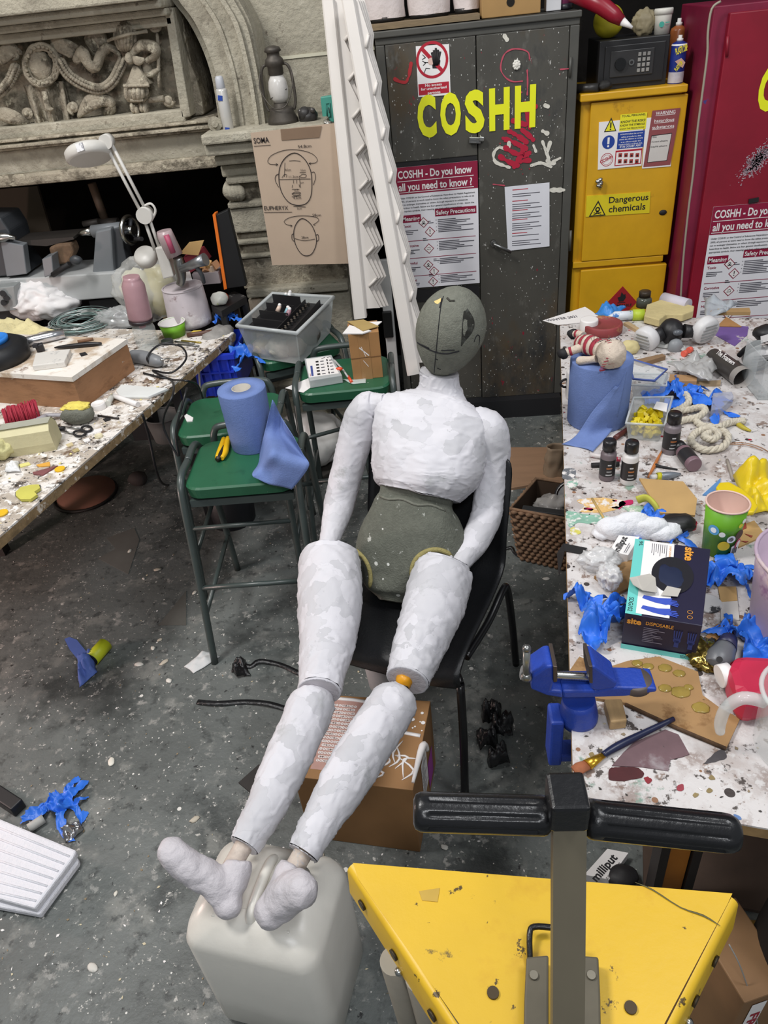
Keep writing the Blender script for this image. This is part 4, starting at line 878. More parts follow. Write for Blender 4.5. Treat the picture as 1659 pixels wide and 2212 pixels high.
# clear crate with trays on the far stool
CL = pm(0xcfd4d4, .18, var=0, alpha=.30, spec=.5); CLR = pm(0xd8dcdc, .2, var=0, alpha=.55)
czt = SH + .16
ct = [Z(512, 702, czt), Z(640, 718, czt), Z(720, 640, czt), Z(588, 632, czt)]
cc = sum(ct, V()) / 4; cr = thing('storage_crate', 'clear plastic crate with black trays on a green stool', 'crate', (cc.x, cc.y, SH))
cb = [cc + (p - cc) * .84 - V((0, 0, .155)) for p in ct]
m = MB()
for i in range(4): m.prism([ct[i], ct[(i + 1) % 4], cb[(i + 1) % 4], cb[i]], (cc - (ct[i] + ct[(i + 1) % 4]) / 2).normalized() * .003 * V((1, 1, 0)).length, CL)
m.prism(cb, (0, 0, .003), CL); m.build('tub', cr)
m = MB(); m.tube([p + V((0, 0, -.004)) for p in ct], .0085, CLR, 8, closed=True); m.build('rim', cr)
BLK = pm(0x1c1b1d, .5, var=.1, vs=30)
m = MB(); m.prism([cc + (p - cc) * .9 - V((0, 0, .03)) for p in ct], (0, 0, -.004), BLK)
e1 = (ct[1] - ct[0]); e2 = (ct[3] - ct[0])
def cp(u, v, dz=0): return ct[0] + e1 * u + e2 * v + V((0, 0, dz))
for v0, dz in ((.22, 0), (.42, .005), (.62, .01), (.82, .02)): m.prism([cp(.12, v0, -.03), cp(.62, v0, -.03), cp(.62, v0, dz), cp(.12, v0, dz)], e2 * .01, BLK)
m.prism([cp(.64, .06, -.03), cp(.64, .92, -.03), cp(.64, .92, -.004), cp(.64, .06, -.004)], e1 * .012, BLK); m.prism([cp(.9, .06, -.03), cp(.9, .92, -.03), cp(.9, .92, .0), cp(.9, .06, .0)], e1 * .012, BLK)
m.build('divided_tray', cr)
m = MB()
for i in range(18): q = cp(.7 + .03 * (i % 2), .1 + i * .045, -.018); m.box(q, (.008, .01, .014), STEEL, (.2, 0, .6))
tag(m.build('socket_bits', cr), kind='stuff')
for i, (u, v, col, nm) in enumerate(((.3, .85, 0x8fb8c0, 'pale blue paint tube standing up in the black tray'), (.38, .52, 0xd8c0b0, 'beige wrapped scrap in the black tray'), (.55, .48, 0x88b0bc, 'blue capped small bottle lying in the black tray'), (.6, .44, 0xa8808a, 'mauve small tube lying in the black tray'), (.33, .93, 0xe4e4e4, 'white rolled scrap at the back of the black tray'))):
    m = MB(); p = cp(u, v, -.008); m.tube([p, p + V((.012, .008, .022))], [.011, .008], flat(col, .4), 12); m.blob(p + V((.012, .008, .025)), (.008, .008, .008), WHITE, i, .1, sub=2); single(m, 'paint_tube', nm, 'tube', 'tubes in the crate trays')
for i, (u, v, sx_, col) in enumerate(((.25, .1, .05, 0xb0a890), (.55, .12, .06, 0xc8c4b8), (.8, .2, .05, 0x8a7f70), (.85, .6, .06, 0x4a4742), (.4, .5, .08, 0x55504a), (.8, .85, .05, 0x9a9484))):
    m = MB(); p = cp(u, v, -.15); p = cc + (p - cc) * .84; p.z = SH + .05; m.blob(p, (sx_, sx_ * .7, .045), pm(col, .7, var=.3, vs=30), i, .2, sub=3)
    tag(m.build('stored_bag'), ['grey squashed bag', 'white printed bag', 'brown wrapped bundle', 'dark tool bundle', 'dark grey cloth bundle', 'beige packet'][i] + ' seen through the clear crate wall ' + ['at its left corner', 'at its front', 'at its near right corner', 'on its right side', 'in its middle', 'at its far right'][i], 'bundle', 'bundles inside the clear crate')
glove(540, 770, SH, 'blue rubber glove lying on the stool in front of the clear crate', .15, -.35, 3, .4)
# carton, organiser, papers on the wall-side stool
q0 = Z(766, 821, SH); zc = Y(758, 722, q0.y).z
bt = [(750, 722), (818, 706), (828, 698), (815, 695)]
th = thing('carton', 'tall brown cardboard carton taped on the wall-side green stool', 'box', tuple(Z(795, 815, SH)))
f0, f1 = Z(764, 822, SH), Z(828, 815, SH); dr_ = (f1 - f0); dv = V((-dr_.y, dr_.x, 0)).normalized() * .12
m = MB(); m.prism([f0, f1, f1 + dv, f0 + dv], (0, 0, zc - SH), CARD, .002); m.build('body', th)
m = MB()
T = frame(f0 - dv.normalized() * .0012, dr_, FZ); hh = zc - SH; ww = dr_.length
m.rect(T, 0, hh * .47, ww, hh * .49, flat(0x7d5836)); m.rect(T, ww * .3, 0, ww * .65, hh, pm(0xa87f55, .25, var=.04)); m.line(T, [(ww * .32, hh * .7), (ww * .6, hh * .52)], .004, WHITE, .0004); m.line(T, [(ww * .38, hh * .72), (ww * .5, hh * .5)], .002, WHITE, .0004); m.line(T, [(ww * .4, hh * .42), (ww * .55, hh * .28)], .002, WHITE, .0004); m.build('tape', th)
flatpoly([(740, 720), (783, 720), (802, 714), (755, 702)], zc + .001, .004, WHITE, 'paper_sheet', 'folded white paper under the brown card on the tall carton', 'paper')
flatpoly([(786, 696), (825, 694), (811, 706), (790, 704)], zc + .001, .003, WHITE, 'paper_sheet', 'small white paper at the back of the tall carton top', 'paper')
flatpoly([(750, 694), (785, 690), (818, 704), (784, 714)], zc + .006, .003, pm(0xa98f58, .7, var=.06), 'card_sheet', 'brown card lying on the tall carton', 'card')
th = thing('parts_organiser', 'flat clear organiser case with size chart lid on the wall-side stool', 'case', tuple(Z(700, 800, SH)))
oz = SH + .035; om = [(657, 774), (716, 766), (739, 810), (668, 822)]
m = MB(); slab(m, om, oz, .034, pm(0xc4c8c8, .2, var=0, alpha=.75), .003); m.build('case', th)
m = MB(); slab(m, [(661, 776), (712, 769), (732, 806), (668, 815)], oz + .001, .001, WHITE)
P0 = Z(668, 815, oz + .0022); P1_ = Z(732, 806, oz + .0022); P2_ = Z(661, 776, oz + .0022); T = frame(P0, P1_ - P0, P2_ - P0); W_, H_ = (P1_ - P0).length, (P2_ - P0).length
for i in range(5):
    y_ = H_ * (.06 + i * .17); m.rect(T, W_ * .28, y_, W_ * .38, y_ + H_ * .08, INK); m.rect(T, W_ * .44, y_ + .002, W_ * .56, y_ + H_ * .05, INKG); m.rect(T, W_ * .66, y_, W_ * .70, y_ + H_ * .1, INK); m.rect(T, W_ * .75, y_ + .002, W_ * .85, y_ + H_ * .05, INKG)
m.rect(T, W_ * .08, H_ * .05, W_ * .15, H_ * .6, flat(0x3a4a8c)); m.rect(T, .004, H_ * .05, W_ * .05, H_ * .2, flat(0xb05048)); m.line(T, [(W_ * .5, H_ * .92), (W_ * .62, H_ * .96)], .003, INK); m.line(T, [(W_ * .7, H_ * .93), (W_ * .8, H_ * .97)], .003, INK); m.build('chart_label', th)
flatpoly([(616, 838), (668, 816), (688, 825), (655, 848)], SH + .001, .001, WHITE, 'paper_sheet', 'white paper sticking out under the organiser case', 'paper')
th = thing('screwdriver', 'thin clear tube tool with orange ends on the wall-side stool', 'tool', tuple(Z(745, 810, SH)))
m = MB(); m.tube([Z(722, 778, SH + .05), Z(742, 800, SH + .02), Z(752, 815, SH + .01)], .004, clear(0xdddddd, .6), 8); m.build('tube', th)
m = MB(); m.cyl(Z(752, 813, SH + .008), Z(760, 826, SH + .006), .006, flat(0xe0512e, .4), 10); m.blob(Z(733, 797, SH + .035), (.014, .01, .008), flat(0xe0512e, .4), 2, .2, sub=2); m.build('orange_tip', th)
m = MB(); rag(m, [(738, 822), (790, 818), (792, 828), (765, 830)], SH, .004, clear(0xe0e8e4, .5), 3, 12); single(m, 'plastic_wrap', 'crinkled clear plastic wrap in front of the tall carton', 'plastic')
# ================================================================ BEHIND THE STOOLS
def beam(top0, top1, bot0, bot1, yt, yb, label, npx, kw=1.0):        # white moulded beam: smooth face plus zigzag flank
    a0, a1 = Y(*top0, yt), Y(*top1, yt); b0, b1 = Y(*bot0, yb), Y(*bot1, yb)
    th = thing('foam_beam', label, 'beam', tuple((b0 + b1) / 2), 0, 'white moulded beams against the wall')
    n = (a1 - a0).normalized(); ln = (b0 - a0).normalized(); nn = n.cross(ln).normalized()
    if nn.y < 0: nn = -nn
    FW = pm(0xdcd6d0, .55, var=.03, vs=5)
    m = MB(); m.loft([[p0, p0 + (p1 - p0) * .12 - nn * .006, p0 + (p1 - p0) * .88 - nn * .006, p1, p1 + nn * .05, p0 + nn * .05] for p0, p1 in ((a0, a1), (b0, b1))], FW, True, False); m.build('face', th)
    m = MB(); n_ = npx
    for lay in range(4):
        P = []; F_ = []; dn = nn * (.012 + lay * .012)
        for i in range(n_):
            for f_, k_ in ((0, .022 + lay * .016), (.72, .062 + lay * .0125)): F_.append((i + f_) / n_); P.append(a1.lerp(b1, F_[-1]) + dn + n * k_ * kw)
        for i in range(len(P) - 1): m.prism([a1.lerp(b1, F_[i]) + dn, a1.lerp(b1, F_[i + 1]) + dn, P[i + 1], P[i]], nn * .010, FW)
        if lay == 0:
            for i in range(1, len(P) - 1, 2): m.tube([P[i].lerp(P[i + 1], .1), P[i + 1]], .006, FW, 6)
    m.build('zigzag_flank', th); return th
beam((695, 0), (722, -2), (765, 690), (792, 686), 3.30, 3.16, 'left white foam beam with zigzag edge leaning on the pier', 9)
beam((737, 0), (766, -4), (880, 812), (909, 806), 3.22, 2.98, 'right white foam beam with zigzag edge leaning beside the grey cabinet', 9, .45)
m = MB(); a, b_ = Y(842, 560, 3.5), Y(843, 850, 3.5); b_.z = 0; m.box((a + b_) / 2, (.05, .03, (a - b_).length), pm(0xb4b4b2, .4, var=.05), (0, .0, 0), .003)
th = thing('box_level', 'long grey metal beam standing upright behind the tall carton', 'level', (a.x, 3.5, 0)); m.build('rail', th)
m = MB(); c = Y(838, 700, 3.48); m.box(c, (.045, .03, .13), flat(0x121212, .4), bev=.003); m.build('vial_housing', th)
m = MB(); c = base(690, 935, 0); c.y = 3.12; c.z = 0
BAG = pm(0xe2e0dc, .3, var=.04, vs=12, ridge=.7, bs=12)
c = Z(690, 948, 0.02); c.y = 3.07; m.blob((c.x, c.y + .06, .15), (.18, .14, .13), BAG, 4, .1, 1.3, sub=4, ridged=.10); single(m, 'plastic_bag', 'stuffed white plastic bag on the floor against the stone plinth', 'bag')
m = MB(); m.box((c.x, c.y + .05, .012), (.44, .3, .02), pm(0x3a3733, .8)); o = single(m, 'floor_board', 'dark flat board under the stuffed white bag', 'board')
# kraft drawing on the pier
ky = 3.28
th = thing('paper_drawing', 'brown kraft paper with two head outlines hanging from the mantel', 'drawing', tuple(Y(670, 572, ky)))
pp_ = [(541, 287), (722, 266), (762, 569), (588, 573)]
PV = py_(pp_, ky); TL, TR_, BR, BL = PV
def KP(x, y): return Y(440 + x * .2049, 220 + y * .2049, ky - .002)
m = MB(); m.prism(PV, (0, .002, 0), KRAFT); m.build('sheet', th)
m = MB(); m.prism([KP(810, 290) , KP(1245, 255), KP(1220, 375), KP(822, 405)], (0, -.001, 0), pm(0x7d6652, .6, var=.05)); m.build('brown_tape', th)
INKP = flat(0x241c1c, .8)
def dr(mb, pts, wd=.0022, sub=5, clo=False): 
    P = smooth_path([KP(x, y) for x, y in pts], sub, clo)
    P = P + [P[0]] if clo else P
    mb.tube(P, wd / 2, INKP, 5)
    return mb
m = MB()
dr(m, [(960, 538), (1060, 600), (1125, 720), (1140, 850), (1130, 990), (1080, 1070), (990, 1090), (900, 1060), (830, 970), (795, 850), (800, 700), (860, 590)], .003, 5, True)
dr(m, [(790, 760), (758, 780), (755, 830), (790, 900)]); dr(m, [(1138, 745), (1165, 740), (1178, 800), (1155, 875)], .002); dr(m, [(780, 660), (700, 655), (675, 620), (720, 560), (850, 510), (990, 505), (1130, 540), (1195, 600), (1180, 640), (1110, 650)], .0018)
for a in ([(760, 648), (782, 660), (760, 672)], [(1130, 640), (1108, 650), (1130, 662)], [(945, 1100), (1075, 1108)], [(900, 622), (960, 618), (1020, 626)], [(855, 640), (850, 790)], [(800, 818), (1125, 812)], [(825, 800), (850, 765), (875, 770), (870, 795)], [(1010, 790), (1040, 762), (1080, 770), (1070, 795), (1020, 797)], [(1012, 745), (1075, 742)], [(1008, 780), (1020, 905)], [(945, 825), (948, 860)], [(980, 822), (980, 860)], [(935, 875), (932, 905)], [(1005, 870), (1010, 900)], [(930, 920), (1008, 922)], [(930, 970), (960, 950), (1020, 955), (1000, 985), (950, 985), (930, 970)], [(930, 968), (1020, 966)], [(928, 1000), (1025, 988)], [(528, 468), (705, 455)], [(637, 1166), (930, 1162)]): dr(m, a, .0016, 3)
dr(m, [(1045, 1230), (1130, 1290), (1180, 1400), (1185, 1500), (1140, 1600), (1070, 1622), (1010, 1580), (960, 1480), (950, 1360), (985, 1270)], .003, 5, True)
dr(m, [(948, 1390), (930, 1400), (932, 1450), (955, 1470)]); dr(m, [(1185, 1405), (1205, 1400), (1212, 1450), (1192, 1470)]); dr(m, [(930, 1305), (870, 1290), (850, 1255), (920, 1215), (1050, 1200), (1180, 1215), (1212, 1250), (1155, 1295)], .0018); dr(m, [(960, 1440), (1060, 1462), (1172, 1445)], .0016, 4)
for a in ([(912, 1298), (932, 1305), (915, 1318)], [(1172, 1284), (1155, 1295), (1175, 1300)]): dr(m, a, .0016, 2)
m.build('drawn_lines', th)
m = MB()
def kt(t, x0, y0, x1, y1, h, bold=.0):
    a = KP(x0, y0); b_ = KP(x1, y1); T = frame(a - V((0, .0006, 0)), (b_ - a), FZ); hh = h * .2049 * mpp(a); TF(m, t, T, 0, 0, (b_ - a).length, hh, INKP, bold)
kt('SOMA', 532, 440, 692, 428, 52, .012); kt('EUPHERYX', 640, 1142, 892, 1138, 40, .006); kt('54.8cm', 995, 488, 1135, 478, 28); kt('58cm', 1148, 1208, 1238, 1206, 26)
for t, x0, y0, x1, h in (('8.5cm', 862, 730, 920, 22), ('3.5cm', 1022, 732, 1075, 20), ('11.2cm', 900, 802, 1000, 22), ('5cm', 1022, 862, 1055, 18), ('3.5', 955, 936, 995, 16), ('4.5cm', 945, 1026, 1028, 26), ('5cm', 985, 1136, 1035, 20), ('28cm', 1032, 1444, 1105, 26)): kt(t, x0, y0, x1, y0 - 3, h)
m.build('lettering', th)
# things on the mantel
mz = Y(540, 276, 3.38).z; my = 3.43
def on_m(px, py): return V((Y(px, py, my).x, my, Y(px, py, my).z))
lt = thing('kerosene_lantern', 'rusty hurricane lantern with frosted glass globe on the mantel', 'lantern', (Y(612, 262, my).x, my, Y(612, 268, my).z))
lb = lt.location.copy(); k = mpp(lb); IRON = pm(0x4d4842, .55, .5, var=.2, vs=40)
def LL(pr): return [(r * k, z * k * 1.12) for r, z in pr]
m = MB(); m.lathe(LL([(31, 0), (33, 3), (33, 8), (26, 20), (26, 26), (24, 28), (15, 30), (15, 36)]), IRON, TR(), 24); m.build('fuel_tank', lt, local=True)
m = MB(); m.lathe(LL([(12, 36), (19, 45), (21, 60), (19, 72), (13, 82)]), pm(0xc9c6c2, .25, var=.1, vs=30, alpha=.92), TR(), 24); m.build('glass_globe', lt, local=True)
m = MB(); m.lathe(LL([(14, 82), (16, 84), (16, 96), (21, 100), (18, 108), (13, 112), (13, 118), (18, 120), (15, 126), (5, 129)]), IRON, TR(), 24); m.build('chimney', lt, local=True)
for s in (-1, 1):
    m = MB(); m.tube([V((s * 27 * k, 0, 26 * k)), V((s * 33 * k, 0, 45 * k)), V((s * 32 * k, 0, 90 * k)), V((s * 26 * k, 0, 108 * k)), V((s * 15 * k, 0, 112 * k))], 3.0 * k, IRON, 10, 5); m.build('side_tube', lt, local=True)
m = MB(); m.tube([V((-32 * k, -.005, 100 * k)), V((-36 * k, -.03, 70 * k)), V((-12 * k, -.06, 36 * k)), V((16 * k, -.055, 38 * k)), V((34 * k, -.03, 75 * k)), V((32 * k, -.005, 104 * k))], 1.2 * k, IRON, 8, 6); m.tube([V((-19 * k, -.02, 50 * k)), V((0, -.035, 58 * k)), V((19 * k, -.02, 66 * k))], k, IRON, 6, 4); m.build('bail_handle', lt, local=True)
m = MB(); a, b_ = V((Y(494, 281, 3.42).x, 3.42, Y(494, 283, 3.42).z)), Y(472, 164, 3.42); th = thing('spray_can', 'white aerosol can leaning on the arch moulding', 'spray can', tuple(a)); d = (b_ - a); r = 12 * mpp(a)
m.tube([a + d * f_ for f_ in (0, .02, .74, .78)], [r * .9, r, r, r * .85], pm(0xc8c6c2, .3, .2, var=.05), 20); m.build('can', th); m = MB(); m.tube([a + d * f_ for f_ in (.78, .79, .96, 1)], [r * .75, r * .8, r * .72, r * .5], flat(0xb2b4ba, .4), 18); m.build('cap', th)
m = MB(); q = a + d * .62 + V((-r * .2, -r * .98, 0)); m.box(q, (r * .8, .004, r * .8), BLUES, (0, .18, 0)); m.build('blue_label', th); m = MB(); q = a + d * .04 + V((0, -r * .98, 0)); m.box(q, (r * .8, .004, r * .7), BLUES, (0, .18, 0)); m.build('blue_label', th)
fr_ = thing('frog_figurine', 'small black frog-like head sculpture beside the lantern', 'figurine', (Y(668, 266, my).x, my, Y(668, 268, my).z)); fb = V(fr_.location); DK = pm(0x2c2a29, .5, var=.2, vs=40)
m = MB(); m.blob(fb + V((0, 0, 15 * k)), (21 * k, 24 * k, 17 * k), DK, 3, .12, sub=3); m.blob(fb + V((-6 * k, -.02, 22 * k)), (13 * k, 14 * k, 13 * k), DK, 6, .1, sub=3); m.build('head', fr_)
for dx in (-14, 12):
    m = MB(); m.blob(fb + V((dx * k, -.025, 27 * k)), (6 * k, 6 * k, 6 * k), pm(0x46423f, .3, var=.1), 2, .03, sub=2); m.build('eye', fr_)
m = MB(); m.prism(py_([(692, 210), (718, 206), (722, 264), (698, 266)], 3.5), (0, .03, 0), pm(0x4fa090, .45, var=.05), .004); th = thing('wall_box', 'teal green plastic box behind the left white beam', 'box', tuple(Y(708, 266, 3.5))); m.build('case', th)
m = MB(); m.tube([Y(x, y, 3.498) for x, y in ((704, 224), (712, 223), (714, 252), (707, 254))], .003, pm(0x3b8578, .45, var=0), 6, closed=True); m.box(Y(711, 238, 3.498), (.004, .004, .02), INK); m.build('latch', th)
m = MB(); m.blob(Y(706, 270, 3.36), (.022, .015, .016), pm(0xc8c4bc, .25, .7, var=.2), 5, .3, sub=3, ridged=.3); single(m, 'foil_ball', 'crumpled foil blob on the mantel beside the kraft drawing', 'foil')
# ================================================================ LEFT BENCH
BZ = .75
SPL = pm(0xb9ada0, .6, var=.2, vs=6, bump=.3, bs=40, spots=(((226, 220, 214), 9, .47, .55), ((70, 60, 54), 12, .54, .60), ((116, 94, 76), 11, .56, .62), ((232, 228, 224), 24, .55, .585), ((40, 36, 34), 44, .58, .62), ((190, 150, 60), 14, .74, .77)), stretch=(1, 1.0, 1))
PLY = pm(0x9c7250, .7, var=.2, vs=5, bump=.15, bs=40, spots=(((120, 84, 56), 8, .52, .72), ((196, 186, 172), 15, .68, .72), ((80, 58, 40), 22, .66, .74)), stretch=(1, 1, 2.5))
EDGE = pm(0x8e7654, .8, var=.35, vs=30, bump=.4, bs=60, spots=(((214, 204, 190), 26, .56, .62), ((60, 46, 34), 30, .62, .68)))
a, b_ = Z(505, 718, BZ), Z(-80, 1226, BZ); e = (a - b_).normalized(); pn = V((-e.y, e.x, 0))
if pn.x > 0: pn = -pn
a_left, b_left, p_left = a, b_, pn
th = thing('workbench', 'left paint-splattered plywood workbench crowded with tools', 'bench', tuple((a + b_) / 2 - V((0, 0, BZ))))
m = MB(); m.prism([a, b_, b_ + pn * 1.1, a + pn * 1.1], (0, 0, -.006), SPL); m.prism([p - V((0, 0, .006)) for p in (a, b_, b_ + pn * 1.1, a + pn * 1.1)], (0, 0, -.03), EDGE); m.build('bench_top', th)
m = MB(); q = Z(442, 1308, 0); q2 = Z(383, 832, BZ - .036); qx = a + (b_ - a) * .42 + pn * .03
q = Z(388, 826, BZ - .036) + pn * .03; m.box((q.x, q.y, (BZ - .036) / 2), (.035, .035, BZ - .036), pm(0x1b1b1c, .5, spots=(((90, 90, 90), 60, .2, .8, 'v'),)), (0, 0, .2))
m.build('leg', th)
lq = Z(6, 1194, 0); m = MB(); m.box((lq.x, lq.y, (BZ - .036) / 2), (.05, .05, BZ - .036), pm(0x2a2422, .7)); m.build('leg', th)
for f0, off in ((.04, .1), (.04, 1.0)):
    m = MB(); p = a + (b_ - a) * f0 + pn * off; m.box((p.x, p.y, (BZ - .036) / 2), (.05, .05, BZ - .036), pm(0x2a2422, .7)); m.build('leg', th)
def q5(x, y): return (x * .2773, 480 + y * .2773)
def q7(x, y): return (x * .2773, 760 + y * .2773)
def Z5(x, y, z=BZ): return Z(*q5(x, y), z)
def Z7(x, y, z=BZ): return Z(*q7(x, y), z)
# plywood crate on the bench
F0 = Z(180, 884, BZ); B0 = Z(292, 799, BZ); ex = (B0 - F0); el = ex.length; ex.normalize(); ey = V((-ex.y, ex.x, 0))
CH_ = Y(164, 813, F0.y).z - BZ
th = thing('wooden_crate', 'large plywood box with paint-stained lid standing on the left bench', 'crate', tuple(F0 + ex * el / 2 + ey * .3))
m = MB(); m.prism([F0, B0, B0 + ey * .62, F0 + ey * .62], (0, 0, CH_ - .018), PLY); m.build('body', th)
CT_ = BZ + CH_
m = MB(); m.prism([p + V((0, 0, CH_ - .018)) for p in (F0 - ex * .004 - ey * .004, B0 + ex * .004 - ey * .004, B0 + ex * .004 + ey * .62, F0 - ex * .004 + ey * .62)], (0, 0, .018), pm(0xc0ab94, .6, var=.2, vs=8, bump=.2, bs=40, spots=(((232, 226, 218), 6, .44, .54), ((120, 84, 62), 12, .60, .68), ((140, 60, 50), 9, .66, .72), ((70, 60, 54), 22, .66, .72)))); m.build('lid', th)
boxpx('small_carton', 'flat white small carton with grey print lying on the wooden crate', 'box', [(77, 762), (152, 753), (139, 781), (69, 790)], CT_, .022, pm(0xd6d2cc, .5, var=.03, spots=(((176, 174, 172), 26, .60, .66),)))
def stick(name, label, cat, pts, r, mat, z, group=None, rad=None, sub=3):
    m = MB(); m.tube([Z(x, y, z + r) for x, y in pts], rad or r, mat, 10, sub); return single(m, name, label, cat, group)
stick('craft_knife', 'black pen-shaped tool with pink ring on the wooden crate', 'tool', [(118, 751), (140, 749), (190, 744), (219, 742)], .009, flat(0x1d1a1c, .35), CT_, rad=[.003, .008, .010, .005])
flatpoly([(171, 763), (184, 760), (189, 765), (175, 769)], CT_, .003, INK, 'rubber_square', 'small black square lying on the wooden crate', 'offcut')
stick('foil_roll', 'shiny metal foil tube at the back of the wooden crate', 'roll', [(47, 741), (139, 720)], .020, pm(0xc8c8cc, .2, .9, var=.1), CT_)
stick('stick', 'thin brown stick on the wooden crate', 'stick', [(168, 738), (201, 732)], .006, pm(0x7d5b42, .7), CT_)
c = Z(-8, 780, CT_); th = thing('black_tub', 'black plastic tub with bright blue lid at the left edge', 'tub', tuple(c)); r = 74 * mpp(c)
m = MB(); m.lathe([(r * .97, 0), (r, .02), (r, .055), (r * .8, .07)], flat(0x18191c, .5), TR(), 36); m.build('body', th, local=True)
m = MB(); m.lathe([(r * .5, .068), (r * .52, .085), (r * .46, .088), (r * .44, .082), (0, .082)], flat(0x2f7fd6, .4), TR((.0, .01, 0)), 36); m.build('lid', th, local=True)
m = MB(); m.box(Z5(310, 975, CT_ + .018), (.03, .02, .03), flat(0x26262a, .4), (.2, 0, .4), .003); m.box(Z5(280, 960, CT_ + .03), (.02, .02, .012), flat(0x3a3a3e, .4)); single(m, 'clamp', 'small black clamp standing on the wooden crate', 'clamp')
FY_ = pm(0xd8cc9c, .9, var=.12, vs=14, bump=.5, bs=60)
m = MB(); rag(m, [(-10, 692), (70, 700), (118, 718), (-10, 735)], CT_ - .02, .03, FY_, 3, 18); single(m, 'foam_sheet', 'pale yellow foam sheet behind the wooden crate', 'foam')
# rags, bags, coil
m = MB(); c = Z(80, 690, BZ); c.y += .1; WR = pm(0xe4e2e2, .75, var=.03, ridge=.4, bs=14)
m.blob((c.x, c.y, BZ + .075), (.15, .13, .095), WR, 3, .12, 1.3, sub=5, ridged=.17); m.blob((c.x + .07, c.y - .04, BZ + .05), (.13, .1, .07), WR, 7, .12, 1.3, sub=4, ridged=.16); single(m, 'white_cloth', 'heap of crumpled white cloth on the left bench', 'cloth')
m = MB(); c = Z(178, 706, BZ)
for i in range(26):
    rr_ = .115 + .03 * math.sin(i * 1.7); hz = BZ + .006 + .0016 * i; o_ = V((.01 * math.sin(i * 2.3), .01 * math.cos(i * 1.9), 0))
    m.tube([c + o_ + V((math.cos(t) * rr_, math.sin(t) * rr_ * .9, hz - BZ + .006 * math.sin(t * 2 + i))) for t in [2 * PI * j / 24 for j in range(24)]], .0022, (flat(0x9db8b4, .35, metal=.4), flat(0xc6cac8, .3, metal=.6), flat(0x6a7876, .4, metal=.4))[i % 3], 5, closed=True)
single(m, 'wire_coil', 'coil of silvery green wire on the left bench', 'wire')
m = MB(); c = Z(318, 690, BZ); c.y += .06
m.blob((c.x - .02, c.y, BZ + .11), (.085, .06, .11), pm(0xe0dcc0, .8, var=.08), 4, .12, 1.5, sub=3, ridged=.1); m.blob((c.x + .06, c.y + .03, BZ + .10), (.09, .07, .12), pm(0xd8cf9e, .8, var=.1), 6, .15, 1.5, sub=3, ridged=.12); th = thing('plastic_bag', 'clear plastic bag of foam pieces behind the pink bottle', 'bag', (c.x, c.y, BZ)); m.build('foam_pieces', th)
m = MB(); m.blob((c.x + .02, c.y, BZ + .125), (.15, .10, .14), clear(0xf0f0ee, .3, .2), 8, .15, 1.4, sub=4, ridged=.22); m.build('film', th)
m = MB(); c = Z(262, 700, BZ); m.blob((c.x, c.y, BZ + .03), (.11, .06, .045), clear(0xe8eaea, .35, .1), 12, .2, 1.6, sub=4, ridged=.3); single(m, 'plastic_wrap', 'crinkled clear wrap in front of the bag of foam', 'plastic')
GLS = clear(0xdfe6e4, .28, .05)
c = Z(322, 752, BZ); r = 24 * mpp(c); th = thing('glass_jar', 'clear glass jar holding an upside-down pink bottle', 'jar', tuple(c))
m = MB(); m.lathe([(r * .9, .0), (r, .01), (r, .09), (r * .8, .115), (r * .8, .13)], GLS, TR(), 24, False); m.lathe([(0, .004), (r * .9, .004)], GLS, TR(), 24, False); m.build('glass', th, local=True)
th = thing('pink_bottle', 'translucent dusty pink bottle standing upside down in the glass jar', 'bottle', (c.x, c.y, BZ + .1))
b0 = V((c.x, c.y, BZ + .12)); b1 = Y(283, 597, c.y - .0); d = b1 - b0; PKM = pm(0xb08a90, .3, var=.08, vs=12, alpha=.93)
m = MB(); m.tube([b0 + d * f_ for f_ in (.04, .12, .3, .8, .9, .94, 1)], [r * 1.0, r * 1.05, r * 1.02, r * .98, r * .8, r * .72, r * .7], PKM, 24); m.build('bottle', th)
m = MB(); m.tube([b0 + d * f_ for f_ in (-.02, .05)], [r * 1.07, r * 1.07], flat(0x2c2428, .4), 24); m.tube([b0 - d * .15, b0], [r * .3, r * .3], flat(0x8c2040, .4), 12); m.build('cap_ring', th)
def cup(px, py, z, rpx, h, mat, inner, name, label, cat, taper=.82, group=None, dots=None):
    c = Z(px, py, z); r = rpx * mpp(c); th = thing(name, label, cat, tuple(c), 0, group)
    m = MB(); m.lathe([(0, .002), (r * taper, .002), (r * taper, .0), (r, h), (r * .96, h), (r * taper * .95, .006), (0, .006)], mat, TR(), 36, False); m.build('wall', th, local=True)
    m = MB(); m.tube([(r * math.cos(t), r * math.sin(t), h) for t in [2 * PI * i / 36 for i in range(36)]], .0025, inner, 6, closed=True); m.lathe([(r * .955, h - .001), (r * taper * .94, .008), (0, .008)], inner, TR(), 36, False); m.build('lining', th, local=True)
    return th, c, r
cup(378, 724, BZ, 28, .06, pm(0x79b82c, .5, var=.05), WHITE, 'paper_tub', 'short bright green paper tub on the left bench', 'tub')
c = Z(413, 697, BZ); r = 47 * mpp(c); th = thing('bucket', 'upside-down plaster-smeared white bucket on the left bench', 'bucket', tuple(c)); PB = pm(0xbfb6ba, .7, var=.1, vs=10, spots=(((120, 96, 96), 14, .62, .72), ((224, 220, 222), 8, .56, .66)))
m = MB(); m.lathe([(r, 0), (r * .99, .02), (r * .9, .16), (r * .87, .165), (0, .162)], PB, TR(), 40); m.build('shell', th, local=True); m = MB(); m.tube([(r * .88 * math.cos(t), r * .88 * math.sin(t), .165) for t in [2 * PI * i / 36 for i in range(36)]], .004, PB, 6, closed=True); m.build('rim', th, local=True)
flatpoly([(404, 722), (418, 714), (435, 713), (432, 719)], BZ, .006, flat(0xd8bc48, .8), 'foam_offcut', 'yellow foam offcut beside the upside-down bucket', 'offcut')
